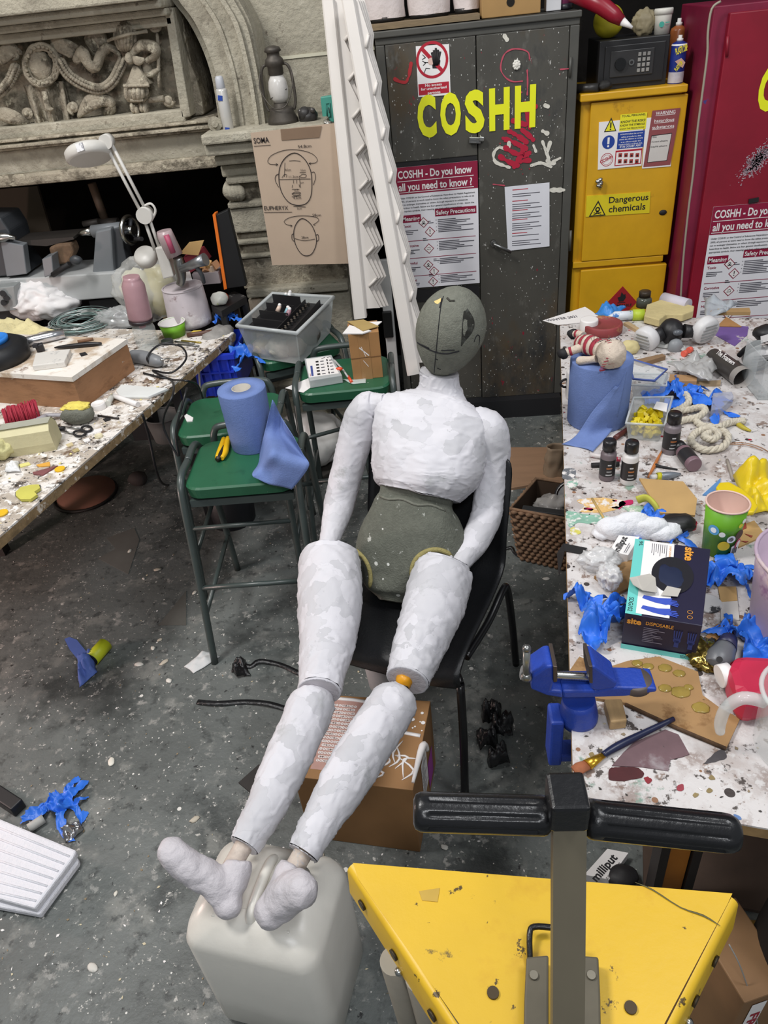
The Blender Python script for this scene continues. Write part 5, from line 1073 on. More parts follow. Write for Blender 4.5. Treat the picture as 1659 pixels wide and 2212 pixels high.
stick('chisel', 'brown wooden tool handle at the far end of the left bench', 'tool', [(404, 724), (462, 716)], .010, pm(0x5a3c30, .5, var=.15), BZ)
glove(490, 692, BZ, 'blue rubber glove at the far corner of the left bench', .085, .8, 12, .6)
# rotary tool and cables
th = thing('rotary_tool', 'grey corded rotary tool tangled in black cable on the left bench', 'tool', tuple(Z(320, 780, BZ)))
m = MB(); P = [Z(286, 770, BZ + .028), Z(310, 772, BZ + .028), Z(338, 780, BZ + .026), Z(352, 782, BZ + .022)]; m.tube(P, [.026, .028, .024, .014], pm(0x7b7d80, .4, var=.06), 16, 4); m.build('body', th)
m = MB(); m.tube([Z(346, 778, BZ + .045), Z(366, 774, BZ + .04), Z(362, 782, BZ + .012)], .003, CHROME, 8, 3); m.build('hook', th)
def cable(name, label, pts, r=.004, col=0x17171a, group=None):
    m = MB(); m.tube([V(p) for p in pts], r, flat(col, .45), 8, 6); return single(m, name, label, 'cable', group)
cable('cable', 'black cable looped over the rotary tool and drooping off the bench edge', [Z(352, 782, BZ + .02), Z(330, 790, BZ + .006), Z(318, 772, BZ + .05), Z(345, 745, BZ + .07), Z(390, 748, BZ + .06), Z(402, 775, BZ + .04), Z(370, 805, BZ + .02), Z(330, 800, BZ + .006), Z(350, 812, BZ + .006), Z(372, 820, BZ + .01), Y(398, 822, 2.36), Y(425, 830, 2.42), Y(438, 860, 2.44)])
cable('cable', 'black cable hanging from the bench edge in a long loop to the stool', [Z(310, 806, BZ + .006), Z(345, 815, BZ + .006), Z(370, 822, BZ + .012), Y(374, 850, 2.18), Y(352, 915, 2.17), Y(385, 985, 2.15), Y(380, 935, 2.16), Y(398, 860, 2.2), Y(404, 838, 2.25)])
cable('cable', 'thin dark cable trailing down from the bench to the floor', [Y(308, 895, 2.30), Y(322, 945, 2.32), Y(342, 1030, 2.38), Z(362, 1048, .01), Z(395, 1040, .01)], .005)
cable('cable', 'pale grey cable hanging by the blue crate', [Y(430, 780, 2.75), Y(431, 820, 2.78), Y(434, 848, 2.8)], .004, 0xb0b0ae)
flatpoly([(250, 842), (262, 830), (362, 838), (320, 856), (258, 856)], BZ, .012, pm(0xdcdedc, .3, var=.05), 'plastic_packet', 'clear and white plastic packet near the bench edge', 'packet', bev=.003)
stick('plastic_tube', 'long white plastic tube near the bench edge', 'tube', [(248, 856), (298, 874)], .010, WHITE, BZ)
stick('plastic_tube', 'short clear plastic tube end beside the white lid', 'tube', [(241, 857), (233, 872)], .011, clear(0xd8d8d0, .7), BZ)
def disc(px, py, z, rpx, h, mat, name, label, cat, group=None, rim=True):
    c = Z(px, py, z); r = rpx * mpp(c); m = MB(); m.lathe([(r * .97, 0), (r, .002), (r, h * .9), (r * .95, h), (r * .85, h), (r * .83, h * .85 if rim else h), (0, h * .85 if rim else h)], mat, TR(c), 28); return single(m, name, label, cat, group)
disc(215, 882, BZ, 15, .022, WHITE, 'bottle_lid', 'round white screw lid beside the grey sponge', 'lid')
disc(362, 742, BZ, 13, .016, flat(0x3a3c3e, .4), 'bottle_lid', 'dark grey round lid behind the rotary tool', 'lid')
for i, (p0, p1) in enumerate((((378, 738), (420, 742)), ((384, 744), (430, 747)), ((392, 736), (434, 740)))): stick('drill_bit', ['steel drill bit nearest the green tub', 'steel drill bit nearest the bench edge', 'brassy drill bit nearest the brown handle'][i], 'drill bit', [p0, p1], .004, (STEEL, STEEL, flat(0xa8944a, .3, metal=.7))[i], BZ, 'drill bits on the left bench')
c = Z(174, 912, BZ); k = mpp(c); th = thing('foam_block', 'grey foam chunk with torn yellow top beside the white lid', 'foam', tuple(c))
m = MB(); m.blob(c + V((0, 0, .032)), (36 * k, 24 * k, .036), FOAM, 5, .1, 1.4, sub=4); m.build('body', th); m = MB(); m.blob(c + V((0, .006, .058)), (30 * k, 19 * k, .014), pm(0xdcca62, .9, var=.15, vs=40), 6, .25, 2.5, sub=4); m.build('torn_top', th)
th = thing('dust_brush', 'dust brush with red bristles and grey handle on the left bench', 'brush', tuple(Z(60, 905, BZ)))
m = MB(); P = [Z(x, y, z) for x, y, z in ((28, 925, BZ + .02), (85, 906, BZ + .025), (100, 897, BZ + .02), (140, 897, BZ + .012))]; m.tube(P, [.016, .016, .011, .013], pm(0x9a979c, .4), 12, 4, flatn=.6); m.build('handle', th)
m = MB(); A1, A2 = Z(18, 921, BZ + .028), Z(84, 903, BZ + .03); upd = V((-.012, .03, .055))
for i in range(90):
    f_ = i / 89; j = R.uniform(-.009, .009); p = A1.lerp(A2, f_) + V((j * .3, j, 0)); m.tube([p, p + upd * R.uniform(.9, 1.08) + V((R.uniform(-.004, .004), R.uniform(-.004, .004), 0))], [.0028, .0022], flat(0xa0263a, .7), 4)
tag(m.build('bristles', th), kind='stuff')
stick('drill_bit', 'dark twisted drill bit behind the grey foam chunk', 'drill bit', [(212, 898), (256, 904)], .004, flat(0x3c3634, .4, metal=.5), BZ)
th = thing('marker_pen', 'white marker pen with black cap in front of the dust brush', 'pen', tuple(Z(70, 930, BZ)))
m = MB(); m.cyl(Z(36, 931, BZ + .011), Z(114, 927, BZ + .011), .010, pm(0xd8d8da, .4), 14); m.build('barrel', th); m = MB(); m.cyl(Z(16, 933, BZ + .011), Z(40, 931, BZ + .011), .0115, flat(0x221c20, .4), 14); m.cyl(Z(113, 927, BZ + .011), Z(140, 925, BZ + .01), .007, flat(0x1c1a1c, .4), 12); m.build('cap', th)
th = thing('scissors', 'open black handled scissors on the left bench', 'scissors', tuple(Z(175, 930, BZ)))
for i, (cx_, cy_, rx, ry) in enumerate(((187, 926, 11, 6), (172, 936, 13, 6))):
    m = MB(); m.tube([Z(cx_ + rx * math.cos(t), cy_ + ry * math.sin(t), BZ + .008) for t in [2 * PI * j / 18 for j in range(18)]], .004, INK, 8, closed=True); m.tube([Z(cx_ - rx, cy_, BZ + .008), Z(132 - i * 4, 921 + i * 9, BZ + .006)], [.004, .002], STEEL, 6); m.build('blade', th)
flatpoly([(182, 934), (219, 924), (221, 930), (186, 941)], BZ, .002, WHITE, 'paper_scrap', 'white paper strip beside the scissors', 'paper')
# cream block: half round
p0, p1 = Z(24, 975, BZ), Z(128, 958, BZ); d = p1 - p0; dn = d.normalized(); pv = V((-dn.y, dn.x, 0)); CRM = pm(0xcfc7a0, .7, var=.08, vs=8, bump=.2, bs=60)
m = MB(); prof2 = [(-.045, 0), (-.05, .03), (-.048, .075), (-.02, .095), (.02, .09), (.05, .06), (.055, 0)]
m.loft([[p0 + pv * x + V((0, 0, z)) for x, z in prof2], [p1 + pv * x + V((0, 0, z)) for x, z in prof2]], CRM, True, False); th = thing('foam_block', 'cream half-round foam block with grey skin near the bench edge', 'foam', tuple((p0 + p1) / 2)); m.build('body', th)
m = MB(); q = [(-.03, .094), (.02, .092), (.052, .062)]; m.loft([[p0 + pv * x + V((0, 0, z + .0015)) for x, z in q], [p1 + pv * x + V((0, 0, z + .0015)) for x, z in q]], pm(0xa3a294, .8), False, False); m.build('skin', th)
m = MB(); c = Z(2, 985, BZ); m.blob(c + V((0, 0, .04)), (.06, .06, .05), pm(0xd9d39c, .9, var=.1, bump=.4, bs=80), 9, .2, 2, sub=4, ridged=.1); single(m, 'foam_chunk', 'pale yellow torn foam chunk at the left edge of the bench', 'foam')
m = MB(); rag(m, [(14, 1008), (44, 1000), (46, 1022), (16, 1026)], BZ, .03, clear(0xeeeeee, .8), 8, 14); single(m, 'tissue', 'scrunched white tissue near the bench edge', 'tissue')
flatpoly([(70, 1020), (125, 1005), (92, 1026), (72, 1024)], BZ, .004, pm(0x7c4a4c, .6), 'sandpaper', 'maroon sandpaper scrap on the left bench', 'sandpaper')
flatpoly([(78, 1004), (107, 997), (108, 1006), (84, 1008)], BZ, .003, flat(0xd8a040, .7), 'card_scrap', 'orange card scrap behind the maroon sandpaper', 'card')
flatpoly([(40, 1003), (62, 998), (66, 1003), (44, 1009)], BZ, .003, flat(0xd6cf80, .8), 'card_scrap', 'pale yellow scrap between foam block and tissue', 'card')
disc(130, 1015, BZ, 11, .006, flat(0xe2b41c, .5), 'resin_drop', 'yellow resin drop nearest the maroon sandpaper', 'resin', 'yellow resin drops', False)
disc(5, 1110, BZ, 13, .006, flat(0xe2b41c, .5), 'resin_drop', 'yellow resin drop at the left edge of the photo', 'resin', 'yellow resin drops', False)
m = MB(); slab(m, [(34, 1062), (45, 1052), (66, 1047), (84, 1046), (86, 1054), (74, 1062), (80, 1068), (66, 1078), (44, 1078), (34, 1070)], BZ + .012, .009, pm(0xc2bc58, .8, var=.1)); th = thing('foam_cutout', 'olive heart-shaped foam cutout at the bench edge', 'foam', tuple(Z(60, 1064, BZ))); m.build('foam', th)
m = MB(); slab(m, [(33, 1063), (44, 1053), (87, 1047), (87, 1055), (76, 1064), (81, 1069), (66, 1080), (43, 1080), (33, 1071)], BZ + .003, .003, flat(0x2a2a26)); m.build('backing', th)
disc(214, 944, BZ, 9, .008, pm(0xdcd2b0, .6), 'foam_offcut', 'small cream round offcut near the bench edge', 'offcut')
for i, (x, y) in enumerate(((10, 1042), (150, 960), (163, 972), (230, 905), (186, 950))): flatpoly([(x - 8, y), (x + 5, y - 5), (x + 9, y + 1), (x - 3, y + 5)], BZ, .003, (WHITE, flat(0xc8b890), flat(0xb0a070), INK, WHITE)[i], 'bench_scrap', 'tiny ' + ['white scrap left of the yellow drops', 'beige scrap beside the cream block', 'tan scrap under the scissors', 'black scrap behind the grey foam chunk', 'white scrap beside the white paper strip'][i], 'scrap', 'scraps on the left bench')
# ================================================================ LATHE AND HEARTH THINGS
LY = 3.46; LG = pm(0x74787c, .4, var=.06, vs=8); LD = pm(0x3c3f43, .45, var=.1); LW = pm(0xb6b8b8, .4, var=.05, vs=4)
th = thing('lathe', 'grey wood lathe with tailstock and handwheel in front of the hearth', 'lathe', (Y(150, 620, LY).x, LY + .1, 0))
m = MB(); plate(m, [(-60, 608), (262, 588), (262, 642), (-60, 668)], LY, .25, LW, .006); m.build('bed', th)
zb = Y(262, 645, LY).z - .01; xb0, xb1 = Y(-60, 640, LY).x, Y(255, 640, LY).x
for x in (xb0 + .1, xb1 - .1):
    m = MB(); m.box((x, LY + .14, zb / 2), (.14, .2, zb), pm(0x2c2c2e, .6)); m.build('pedestal', th)
m = MB(); plate(m, [(206, 500), (240, 492), (246, 590), (199, 594)], LY + .03, .12, LG, .008); plate(m, [(240, 494), (262, 490), (268, 540), (280, 588), (246, 592)], LY + .06, .09, LD, .006); m.cyl(Y(200, 500, LY + .09), Y(268, 492, LY + .09), .028, LG, 20); t_ = m.build('tailstock', th)
m = MB(); m.tube([Y(168, 506, LY + .09), Y(178, 503, LY + .09), Y(186, 501, LY + .09), Y(200, 499, LY + .09)], [.004, .014, .016, .02], CHROME, 16); m.build('live_centre', t_)
c = Y(281, 497, LY + .09); wx = V((1, -.35, 0)).normalized(); wr = 27 * mpp(c)
m = MB(); o1 = wx.cross(FZ); m.tube([c + (o1 * math.cos(t) + FZ * math.sin(t)) * wr for t in [2 * PI * i / 28 for i in range(28)]], .011, CHROME, 10, closed=True)
for t in (0, 2.1, 4.2): m.tube([c, c + (o1 * math.cos(t) + FZ * math.sin(t)) * wr], .009, LD, 8)
m.cyl(c - wx * .05, c + wx * .02, .02, CHROME, 14); m.build('handwheel', th)
m = MB(); m.tube([Y(292, 517, LY + .05), Y(306, 516, LY)], [.008, .01], INK, 10); m.build('crank_handle', th)
m = MB(); plate(m, [(-60, 470), (0, 470), (20, 500), (36, 560), (60, 592), (-60, 604)], LY + .02, .2, LD, .008); plate(m, [(0, 520), (50, 530), (58, 592), (14, 598)], LY, .05, LG, .004); m.build('headstock', th)
m = MB(); m.tube([Y(-10, 516, LY), Y(8, 512, LY), Y(20, 511, LY), Y(34, 514, LY)], [.022, .022, .012, .008], CHROME, 16); m.build('spindle', th)
m = MB(); plate(m, [(90, 560), (112, 552), (116, 592), (96, 600)], LY - .04, .08, LG, .004); m.tube([Y(114, 594, LY - .06), Y(150, 570, LY - .08)], .012, INK, 10); m.blob(Y(164, 562, LY - .08), (.03, .02, .022), LD, 2, .05, sub=2); m.build('tool_rest', th)
m = MB(); plate(m, [(28, 522), (158, 512), (160, 517), (100, 532), (40, 528)], LY + .05, .15, pm(0x2b2724, .6)); single(m, 'tool_tray', 'thin dark tool tray lying across the lathe', 'tray')
m = MB(); plate(m, [(104, 536), (122, 528), (152, 526), (160, 544), (148, 570), (116, 572)], LY + .03, .08, pm(0x6a5440, .8, var=.4, vs=20), .01); single(m, 'wood_offcut', 'rough bark-edged wood offcut on the lathe bed', 'wood')
m = MB(); plate(m, [(-20, 624), (30, 618), (36, 670), (-20, 676)], LY - .08, .07, pm(0x8e9292, .5), .004); th = thing('switch_box', 'grey switch box with black knobs at the left edge below the lathe', 'switch', tuple(Y(10, 676, LY - .06))); m.build('case', th); m = MB()
for x, y in ((6, 634), (14, 644), (8, 654)): m.cyl(Y(x, y, LY - .08), Y(x, y, LY - .1), .014, INK, 12)
m.build('knob', th)
m = MB(); m.cyl(Y(198, 396, 3.75), Y(228, 478, 3.75), .02, pm(0x6b5a4c, .6, .3, var=.2), 16); th = thing('drill_column', 'brown rusty column rising in the dark hearth behind the lathe', 'column', tuple(Y(230, 495, 3.75))); m.build('column', th); m = MB(); m.cyl(Y(212, 484, 3.74), Y(256, 482, 3.74), .026, pm(0x5a5450, .5, .3), 14); m.cyl(Y(180, 484, 3.7), Y(212, 478, 3.7), .014, pm(0x5a5450, .5, .3), 12); m.build('clamp', th)
m = MB(); plate(m, [(-40, 412), (80, 402), (112, 512), (-40, 530)], 4.0, .02, pm(0x5e5246, .8, var=.06)); single(m, 'plain_board', 'plain brown board leaning at the back of the dark hearth', 'board')
m = MB(); plate(m, [(464, 466), (492, 453), (532, 618), (489, 624)], 3.30, .04, flat(0x0e0e10, .6), .003); th = thing('display_board', 'black board with bright orange edge leaning on the pier', 'board', tuple(Y(505, 622, 3.3))); m.build('panel', th); m = MB(); plate(m, [(459, 464), (465, 462), (490, 624), (484, 626)], 3.292, .05, flat(0xe0701c, .5)); m.build('orange_edge', th)
# magnifier lamp
LMW = pm(0xc9c6c0, .4, var=.03); ly = 3.12
th = thing('magnifier_lamp', 'white articulated magnifier lamp clamped behind the left bench', 'lamp', tuple(Y(352, 605, ly)))
c = Y(192, 332, ly); k = mpp(c); T = TR(c, (-.42, -.20, 0))
m = MB(); m.lathe([(k * 44, -k * 13), (k * 50, -k * 9), (k * 50, k * 6), (k * 44, k * 12), (k * 34, k * 13)], LMW, T, 36); m.build('lamp_head', th)
m = MB(); m.lathe([(k * 33, k * 14), (0, k * 14)], pm(0x5c6064, .1, var=0), T, 30, False); m.build('lens', th)
m = MB(); m.box(T @ V((k * 8, -k * 49, -k * 2)), (k * 16, .006, k * 16), pm(0xd8d8da, .5, spots=(((120, 120, 130), 60, .5, .6),)), (-.42, -.2, 0)); m.build('label', th)
j0, j1, j2 = Y(231, 305, ly), Y(314, 464, ly), Y(340, 540, ly)
m = MB()
for o_ in (-.012, .012): m.tube([j0 + V((o_, 0, 0)), j1 + V((o_, 0, 0))], .007, LMW, 8)
m.build('upper_arm', th); m = MB()
for o_ in (-.011, .011): m.tube([j1 + V((o_, 0, 0)), j2 + V((o_, 0, 0))], .007, LMW, 8)
m.build('lower_arm', th)
m = MB(); m.cyl(j0 - V((0, .02, 0)), j0 + V((0, .02, 0)), .026, LMW, 20); m.tube([Y(213, 318, ly), j0], .012, LMW, 8); m.build('neck_joint', th)
m = MB(); m.cyl(j1 - V((0, .022, 0)), j1 + V((0, .022, 0)), .032, LMW, 20); m.tube([Y(310, 446, ly), Y(326, 440, ly), Y(336, 456, ly), Y(326, 478, ly)], .005, LMW, 8, 5); m.build('elbow_joint', th)
m = MB(); plate(m, [(334, 536), (356, 532), (376, 598), (352, 604)], ly - .02, .06, LMW, .006); m.build('base', th)
m = MB(); c = Y(319, 562, 3.2); m.lathe([(.0, 0), (.045, .0), (.05, .03), (.04, .045), (0, .045)], LMW, TR(c, (.6, 0, 0)), 24); single(m, 'round_dish', 'round white dish beside the lamp base', 'dish')
th = thing('spray_gun', 'metal spray gun with clear pink paint cup behind the bench', 'spray gun', tuple(Y(388, 600, 3.1)))
m = MB(); m.tube([Y(354, 498, 3.1), Y(358, 510, 3.1), Y(378, 552, 3.1)], [.03, .034, .034], pm(0xb9a4a6, .25, var=.1, alpha=.85), 18); m.build('paint_cup', th); m = MB(); m.tube([Y(359, 508, 3.065), Y(374, 546, 3.065)], .012, flat(0xa84864, .5), 8); m.build('label', th)
m = MB(); m.tube([Y(384, 556, 3.1), Y(388, 575, 3.1), Y(392, 600, 3.1), Y(388, 615, 3.1)], [.018, .024, .02, .016], STEEL, 12, 3); m.tube([Y(390, 582, 3.08), Y(424, 568, 3.06), Y(444, 560, 3.05)], [.014, .02, .026], pm(0x8b8d90, .35, .8), 16); m.build('body', th)
m = MB(); m.tube([Y(424, 576, 3.06), Y(436, 594, 3.06), Y(440, 610, 3.08)], .009, LD, 10, 4); m.build('trigger', th)
m = MB(); plate(m, [(388, 548), (408, 524), (440, 520), (428, 552)], 3.3, .01, CARDL); plate(m, [(396, 556), (430, 545), (446, 568), (410, 590)], 3.31, .1, pm(0x7c2230, .6)); single(m, 'open_carton', 'small open carton with tan flap and maroon side behind the spray gun', 'box')
flatpoly([(396, 588), (410, 586), (414, 600), (398, 602)], .95, .01, WHITE, 'paper_tag', 'small white tag under the spray gun', 'tag')['kind'] = 'thing'
m = MB()
for i in range(5): m.box(Y(438 + i * 7, 572 + (i % 2) * 8, 3.3), (.03, .03, .02), (CARD, PLY, CARDL, KRAFT, PLY)[i], (i, i * .5, i * .8))
m.box(Y(450, 596, 3.32), (.12, .08, .05), pm(0x8a8284, .6)); single(m, 'offcut_tray', 'grey tray of wood offcuts beside the orange edged board', 'tray')
# small black side table and tape measure
sz = Y(470, 655, 3.22).z; th = thing('side_table', 'small black side table behind the left bench', 'table', tuple(V((Y(495, 650, 3.2).x, 3.24, 0))))
tp = [Z(456, 660, sz), Z(478, 672, sz), Z(532, 640, sz), Z(505, 628, sz)]; m = MB(); m.prism(tp, (0, 0, -.03), pm(0x2b2929, .5, spots=(((120, 116, 112), 14, .62, .7),))); m.build('top', th)
for p in tp:
    m = MB(); cp_ = sum(tp, V()) / 4; q = cp_ + (p - cp_) * .85; m.box((q.x, q.y, (sz - .03) / 2), (.025, .025, sz - .03), flat(0x1c1c1d, .5)); m.build('leg', th)
m = MB(); m.blob(Z(474, 645, sz + .03), (.04, .03, .03), pm(0xc8c8c0, .4, var=.2, vs=30, spots=(((170, 200, 40), 20, .62, .66),)), 3, .15, sub=3); th = thing('tape_measure', 'grey and orange roll of tape on the black side table', 'tape', tuple(Z(476, 648, sz))); m.build('body', th); m = MB(); m.blob(Z(484, 642, sz + .02), (.02, .02, .02), flat(0xcc4a24, .5), 1, .03, sub=3); m.build('orange_knob', th)
# under the bench
BC = pm(0x1c36b4, .4, var=.1, vs=5); p0 = Z(425, 862, 0.28)
th = thing('plastic_crate', 'bright blue plastic crate under the far end of the left bench', 'crate', (Y(462, 860, 2.95).x, 3.05, 0))
xa, xb = Y(424, 810, 2.9).x, Y(508, 810, 2.9).x; za, zb2 = Y(460, 856, 2.9).z, Y(460, 772, 2.9).z
m = MB(); m.box(((xa + xb) / 2, 2.91, (za + zb2) / 2), (xb - xa, .012, zb2 - za), BC); m.box(((xa + xb) / 2, 3.2, (za + zb2) / 2), (xb - xa, .012, zb2 - za), BC)
for x in (xa, xb): m.box((x, 3.055, (za + zb2) / 2), (.012, .3, zb2 - za), BC)
m.box(((xa + xb) / 2, 3.055, za + .006), (xb - xa, .3, .012), BC); m.build('shell', th)
m = MB(); m.box(((xa + xb) / 2, 2.9, zb2), (xb - xa + .03, .025, .02), BC)
for i in range(4): m.box((xa + (xb - xa) * (i + .5) / 4, 2.902, (za + zb2) / 2), (.008, .012, zb2 - za), BC)
m.box(((xa + xb) / 2, 2.9, zb2 - .07), (xb - xa, .012, .008), BC); m.build('ribbed_rim', th)
m = MB(); m.box(((xa + xb) / 2 - .06, 3.1, za / 2), (xb - xa - .08, .2, za), pm(0x26231f, .8)); single(m, 'wooden_box', 'dark wooden box supporting the blue plastic crate', 'box')
m = MB(); m.blob(((xa + xb) / 2, 3.05, zb2 + .02), ((xb - xa) * .45, .1, .05), pm(0x8d8a86, .6, var=.3, vs=20), 3, .2, sub=3, ridged=.2); single(m, 'grey_sheeting', 'crumpled grey sheeting in the blue crate', 'plastic')
c = Z(364, 946, 0); r = 30 * mpp(c); th = thing('bucket', 'small translucent grey bucket on the floor under the left bench', 'bucket', tuple(c)); BM = pm(0x8d8b8a, .5, var=.1, vs=8, alpha=.95)
m = MB(); m.lathe([(r * .95, 0), (r * 1.22, .14), (r * 1.18, .14), (r * .9, .006), (0, .006)], BM, TR(), 32, False); m.build('shell', th, local=True); m = MB(); m.tube([(r * 1.22 * math.cos(t), r * 1.22 * math.sin(t), .14) for t in [2 * PI * i / 32 for i in range(32)]], .005, BM, 8, closed=True); m.build('rim', th, local=True)
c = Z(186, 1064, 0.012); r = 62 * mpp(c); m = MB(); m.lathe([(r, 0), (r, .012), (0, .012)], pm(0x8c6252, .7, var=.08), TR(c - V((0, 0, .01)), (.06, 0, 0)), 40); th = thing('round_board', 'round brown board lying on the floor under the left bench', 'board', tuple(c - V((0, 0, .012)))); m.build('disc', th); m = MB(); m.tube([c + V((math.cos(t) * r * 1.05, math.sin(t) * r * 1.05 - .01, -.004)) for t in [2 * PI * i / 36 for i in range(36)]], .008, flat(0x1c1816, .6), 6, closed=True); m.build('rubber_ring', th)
m = MB(); m.blob(Z(297, 1034, .03), (.05, .04, .04), pm(0x3c3634, .8), 5, .15, 1.2, sub=2); single(m, 'stone_lump', 'dark lump of stone on the floor under the bench', 'stone')
th = thing('waste_bin', 'black plastic bin standing under the nearest green stool', 'bin', tuple(Z(505, 1120, 0))); c = Z(505, 1120, 0); r = 56 * mpp(c)
m = MB(); m.lathe([(r * .85, 0), (r, .25), (r * .96, .25), (r * .82, .006), (0, .006)], flat(0x101318, .5), TR(), 36, False); m.build('shell', th, local=True); m = MB(); m.tube([(r * math.cos(t), r * math.sin(t), .25) for t in [2 * PI * i / 36 for i in range(36)]], .006, flat(0x101318, .4), 8, closed=True); m.build('rim', th, local=True)
flatpoly([(230, 1162), (290, 1140), (301, 1166), (277, 1240), (212, 1206), (250, 1185)], 0, .002, pm(0x5e5d58, .8), 'paper_sheet', 'grey torn paper on the floor in the bench shadow', 'paper')
flatpoly([(342, 1350), (402, 1276), (402, 1350)], 0, .002, pm(0x54534e, .8), 'paper_sheet', 'triangular grey paper on the floor left of the nearest stool', 'paper')
# ================================================================ RIGHT TABLE
def q8(x, y): return (1160 + x * .3008, 600 + y * .3008)
def q9(x, y): return (1160 + x * .3008, 960 + y * .3008)
def q10(x, y): return (1100 + x * .337, 1360 + y * .337)
def mp(f, pts): return [f(*p) for p in pts]
SPR = pm(0xb9b0ac, .55, var=.12, vs=5, bump=.2, bs=40, spots=(((206, 201, 199), 7, .42, .52), ((156, 142, 136), 12, .55, .62), ((136, 118, 108), 30, .57, .62), ((80, 72, 68), 42, .585, .63), ((208, 204, 202), 24, .56, .61), ((60, 52, 50), 30, .28, .58, 'v'), ((140, 102, 76), 38, .24, .66, 'v'), ((160, 40, 56), 21, .12, .80, 'v'), ((128, 152, 138), 10, .63, .68)))
a, b_ = Z(1239, 1717, BZ), Z(1209, 684, BZ); nr = (Z(1659, 1790, BZ) - a).normalized() * 1.3
th = thing('workbench', 'right white paint-spattered work table crowded with art materials', 'bench', tuple((a + b_) / 2 + nr * .5 - V((0, 0, BZ))))
m = MB(); m.prism([a, a + nr, b_ + nr, b_], (0, 0, -.004), SPR); m.prism([p - V((0, 0, .004)) for p in (a, a + nr, b_ + nr, b_)], (0, 0, -.024), pm(0x9a7c52, .8, var=.25, vs=30, spots=(((206, 200, 190), 18, .6, .66),))); bt = m.build('bench_top', th)
q = Z(1440, 1906, 0.0); ORW = pm(0xa86a24, .6, var=.12)
for p in (V((.49, .96, 0)), a + nr * .9 + V((0, .12, 0)), b_ + nr * .1 - V((0, .1, 0)), b_ + nr * .9 - V((0, .1, 0))):
    m = MB(); m.box((p.x, p.y, (BZ - .028) / 2), (.045, .03, BZ - .028), ORW); m.box((p.x + .036, p.y, (BZ - .028) / 2), (.02, .045, BZ - .028), flat(0x2b2624)); m.box((p.x - .036, p.y, (BZ - .028) / 2), (.02, .045, BZ - .028), flat(0x2b2624)); m.build('leg', th)
m = MB(); e_ = (b_ - a).normalized(); nn_ = nr.normalized(); p0 = a + nn_ * .06 + e_ * .22 - V((0, 0, .06)); m.prism([p0, p0 + nn_ * 1.15, p0 + nn_ * 1.15 - V((0, 0, .06)), p0 - V((0, 0, .06))], e_ * .02, flat(0x2b211c)); m.build('apron', th)
def stain(pts, col, f=q9, rough=.5, sc=1.0, spots=()):
    m = MB(); P = [(V((*f(*p), 0))) for p in pts]; P = smooth_path(P, 5, True)
    Q = [Z(v.x + 2.2 * noise.noise(v * .15), v.y + 2.2 * noise.noise(v * .17 + V((5, 5, 5))), BZ + .0012) for v in P]; m.prism(Q, (0, 0, -.001), pm(col, rough, var=.15, vs=40, spots=spots)); m.build('paint_stain', bt)
SPEK = (((226, 220, 216), 34, .5, .58),)
stain([(290, 400), (420, 385), (560, 390), (640, 420), (560, 470), (440, 490), (310, 480), (340, 440)], 0xd8b070, spots=SPEK)
stain([(600, 410), (680, 400), (690, 425), (640, 440), (590, 445)], 0xb8285a); stain([(540, 395), (570, 400), (565, 412), (545, 410)], 0xb8285a); stain([(545, 450), (610, 445), (600, 460), (550, 462)], 0xb8285a); stain([(340, 455), (400, 460), (395, 472), (345, 468)], 0xb8285a); stain([(640, 490), (690, 492), (680, 505)], 0xb8285a)
stain([(215, 480), (330, 500), (480, 510), (560, 540), (420, 570), (300, 560), (230, 590)], 0x86b09c, spots=SPEK); stain([(220, 270), (300, 260), (280, 300), (230, 310)], 0x86b09c, spots=SPEK); stain([(620, 440), (830, 450), (850, 480), (700, 490)], 0x9fb89e, spots=SPEK); stain([(240, 600), (300, 600), (310, 640), (250, 650)], 0xc8c05a, spots=SPEK)
stain([(190, 180), (270, 175), (270, 240), (190, 245)], 0x6a6c70, spots=SPEK)
stain([(640, 900), (700, 880), (830, 890), (860, 940), (760, 965), (650, 965)], 0x4a1c1e, q10); stain([(865, 950), (900, 945), (915, 970), (885, 985)], 0x8a2830, q10); stain([(1080, 1000), (1115, 990), (1115, 1030), (1080, 1030)], 0x9a3c48, q10); stain([(1330, 780), (1380, 775), (1390, 820), (1340, 840), (1250, 860)], 0x4a4648, q10); stain([(1440, 1185), (1470, 1190), (1490, 1215), (1455, 1215)], 0x5a78a8, q10)
for p in ((1300, 950), (1285, 1030), (1195, 1060), (530, 800)): stain([(p[0] - 20, p[1]), (p[0], p[1] - 16), (p[0] + 20, p[1]), (p[0], p[1] + 16)], 0x8a7850, q10)
def fl(f, pts, th_, mat, name, label, cat, z=BZ, group=None, bev=0): return flatpoly(mp(f, pts), z, th_, mat, name, label, cat, group, bev)
# blue roll, doll
def tailB(c, r, hm):
    return [[Y(*q8(560, 780), c.y - r * 1.0), Y(*q8(400, 960), c.y - r * 1.03), Z(*q8(280, 1130), BZ + .006), Z(*q8(178, 1200), BZ + .003)], [Y(*q8(590, 770), c.y - r * .95), Y(*q8(470, 960), c.y - r * 1.1), Z(*q8(380, 1120), BZ + .012), Z(*q8(300, 1215), BZ + .003)], [Y(*q8(650, 640), c.y - r * .75), Y(*q8(600, 900), c.y - r * .95), Z(*q8(550, 1080), BZ + .012), Z(*q8(400, 1250), BZ + .003)]]
cR = Z(*q8(425, 1030), BZ); hB = .205
rollB = paper_roll(*q8(430, 1015), BZ, 126, hB, 'blue paper towel roll on the right table with a rag doll on top', tailB, True)
RB = V(rollB.location); zt = BZ + hB + .002
def D(x, y, dz=0): return Z(*q8(x, y), zt + dz)
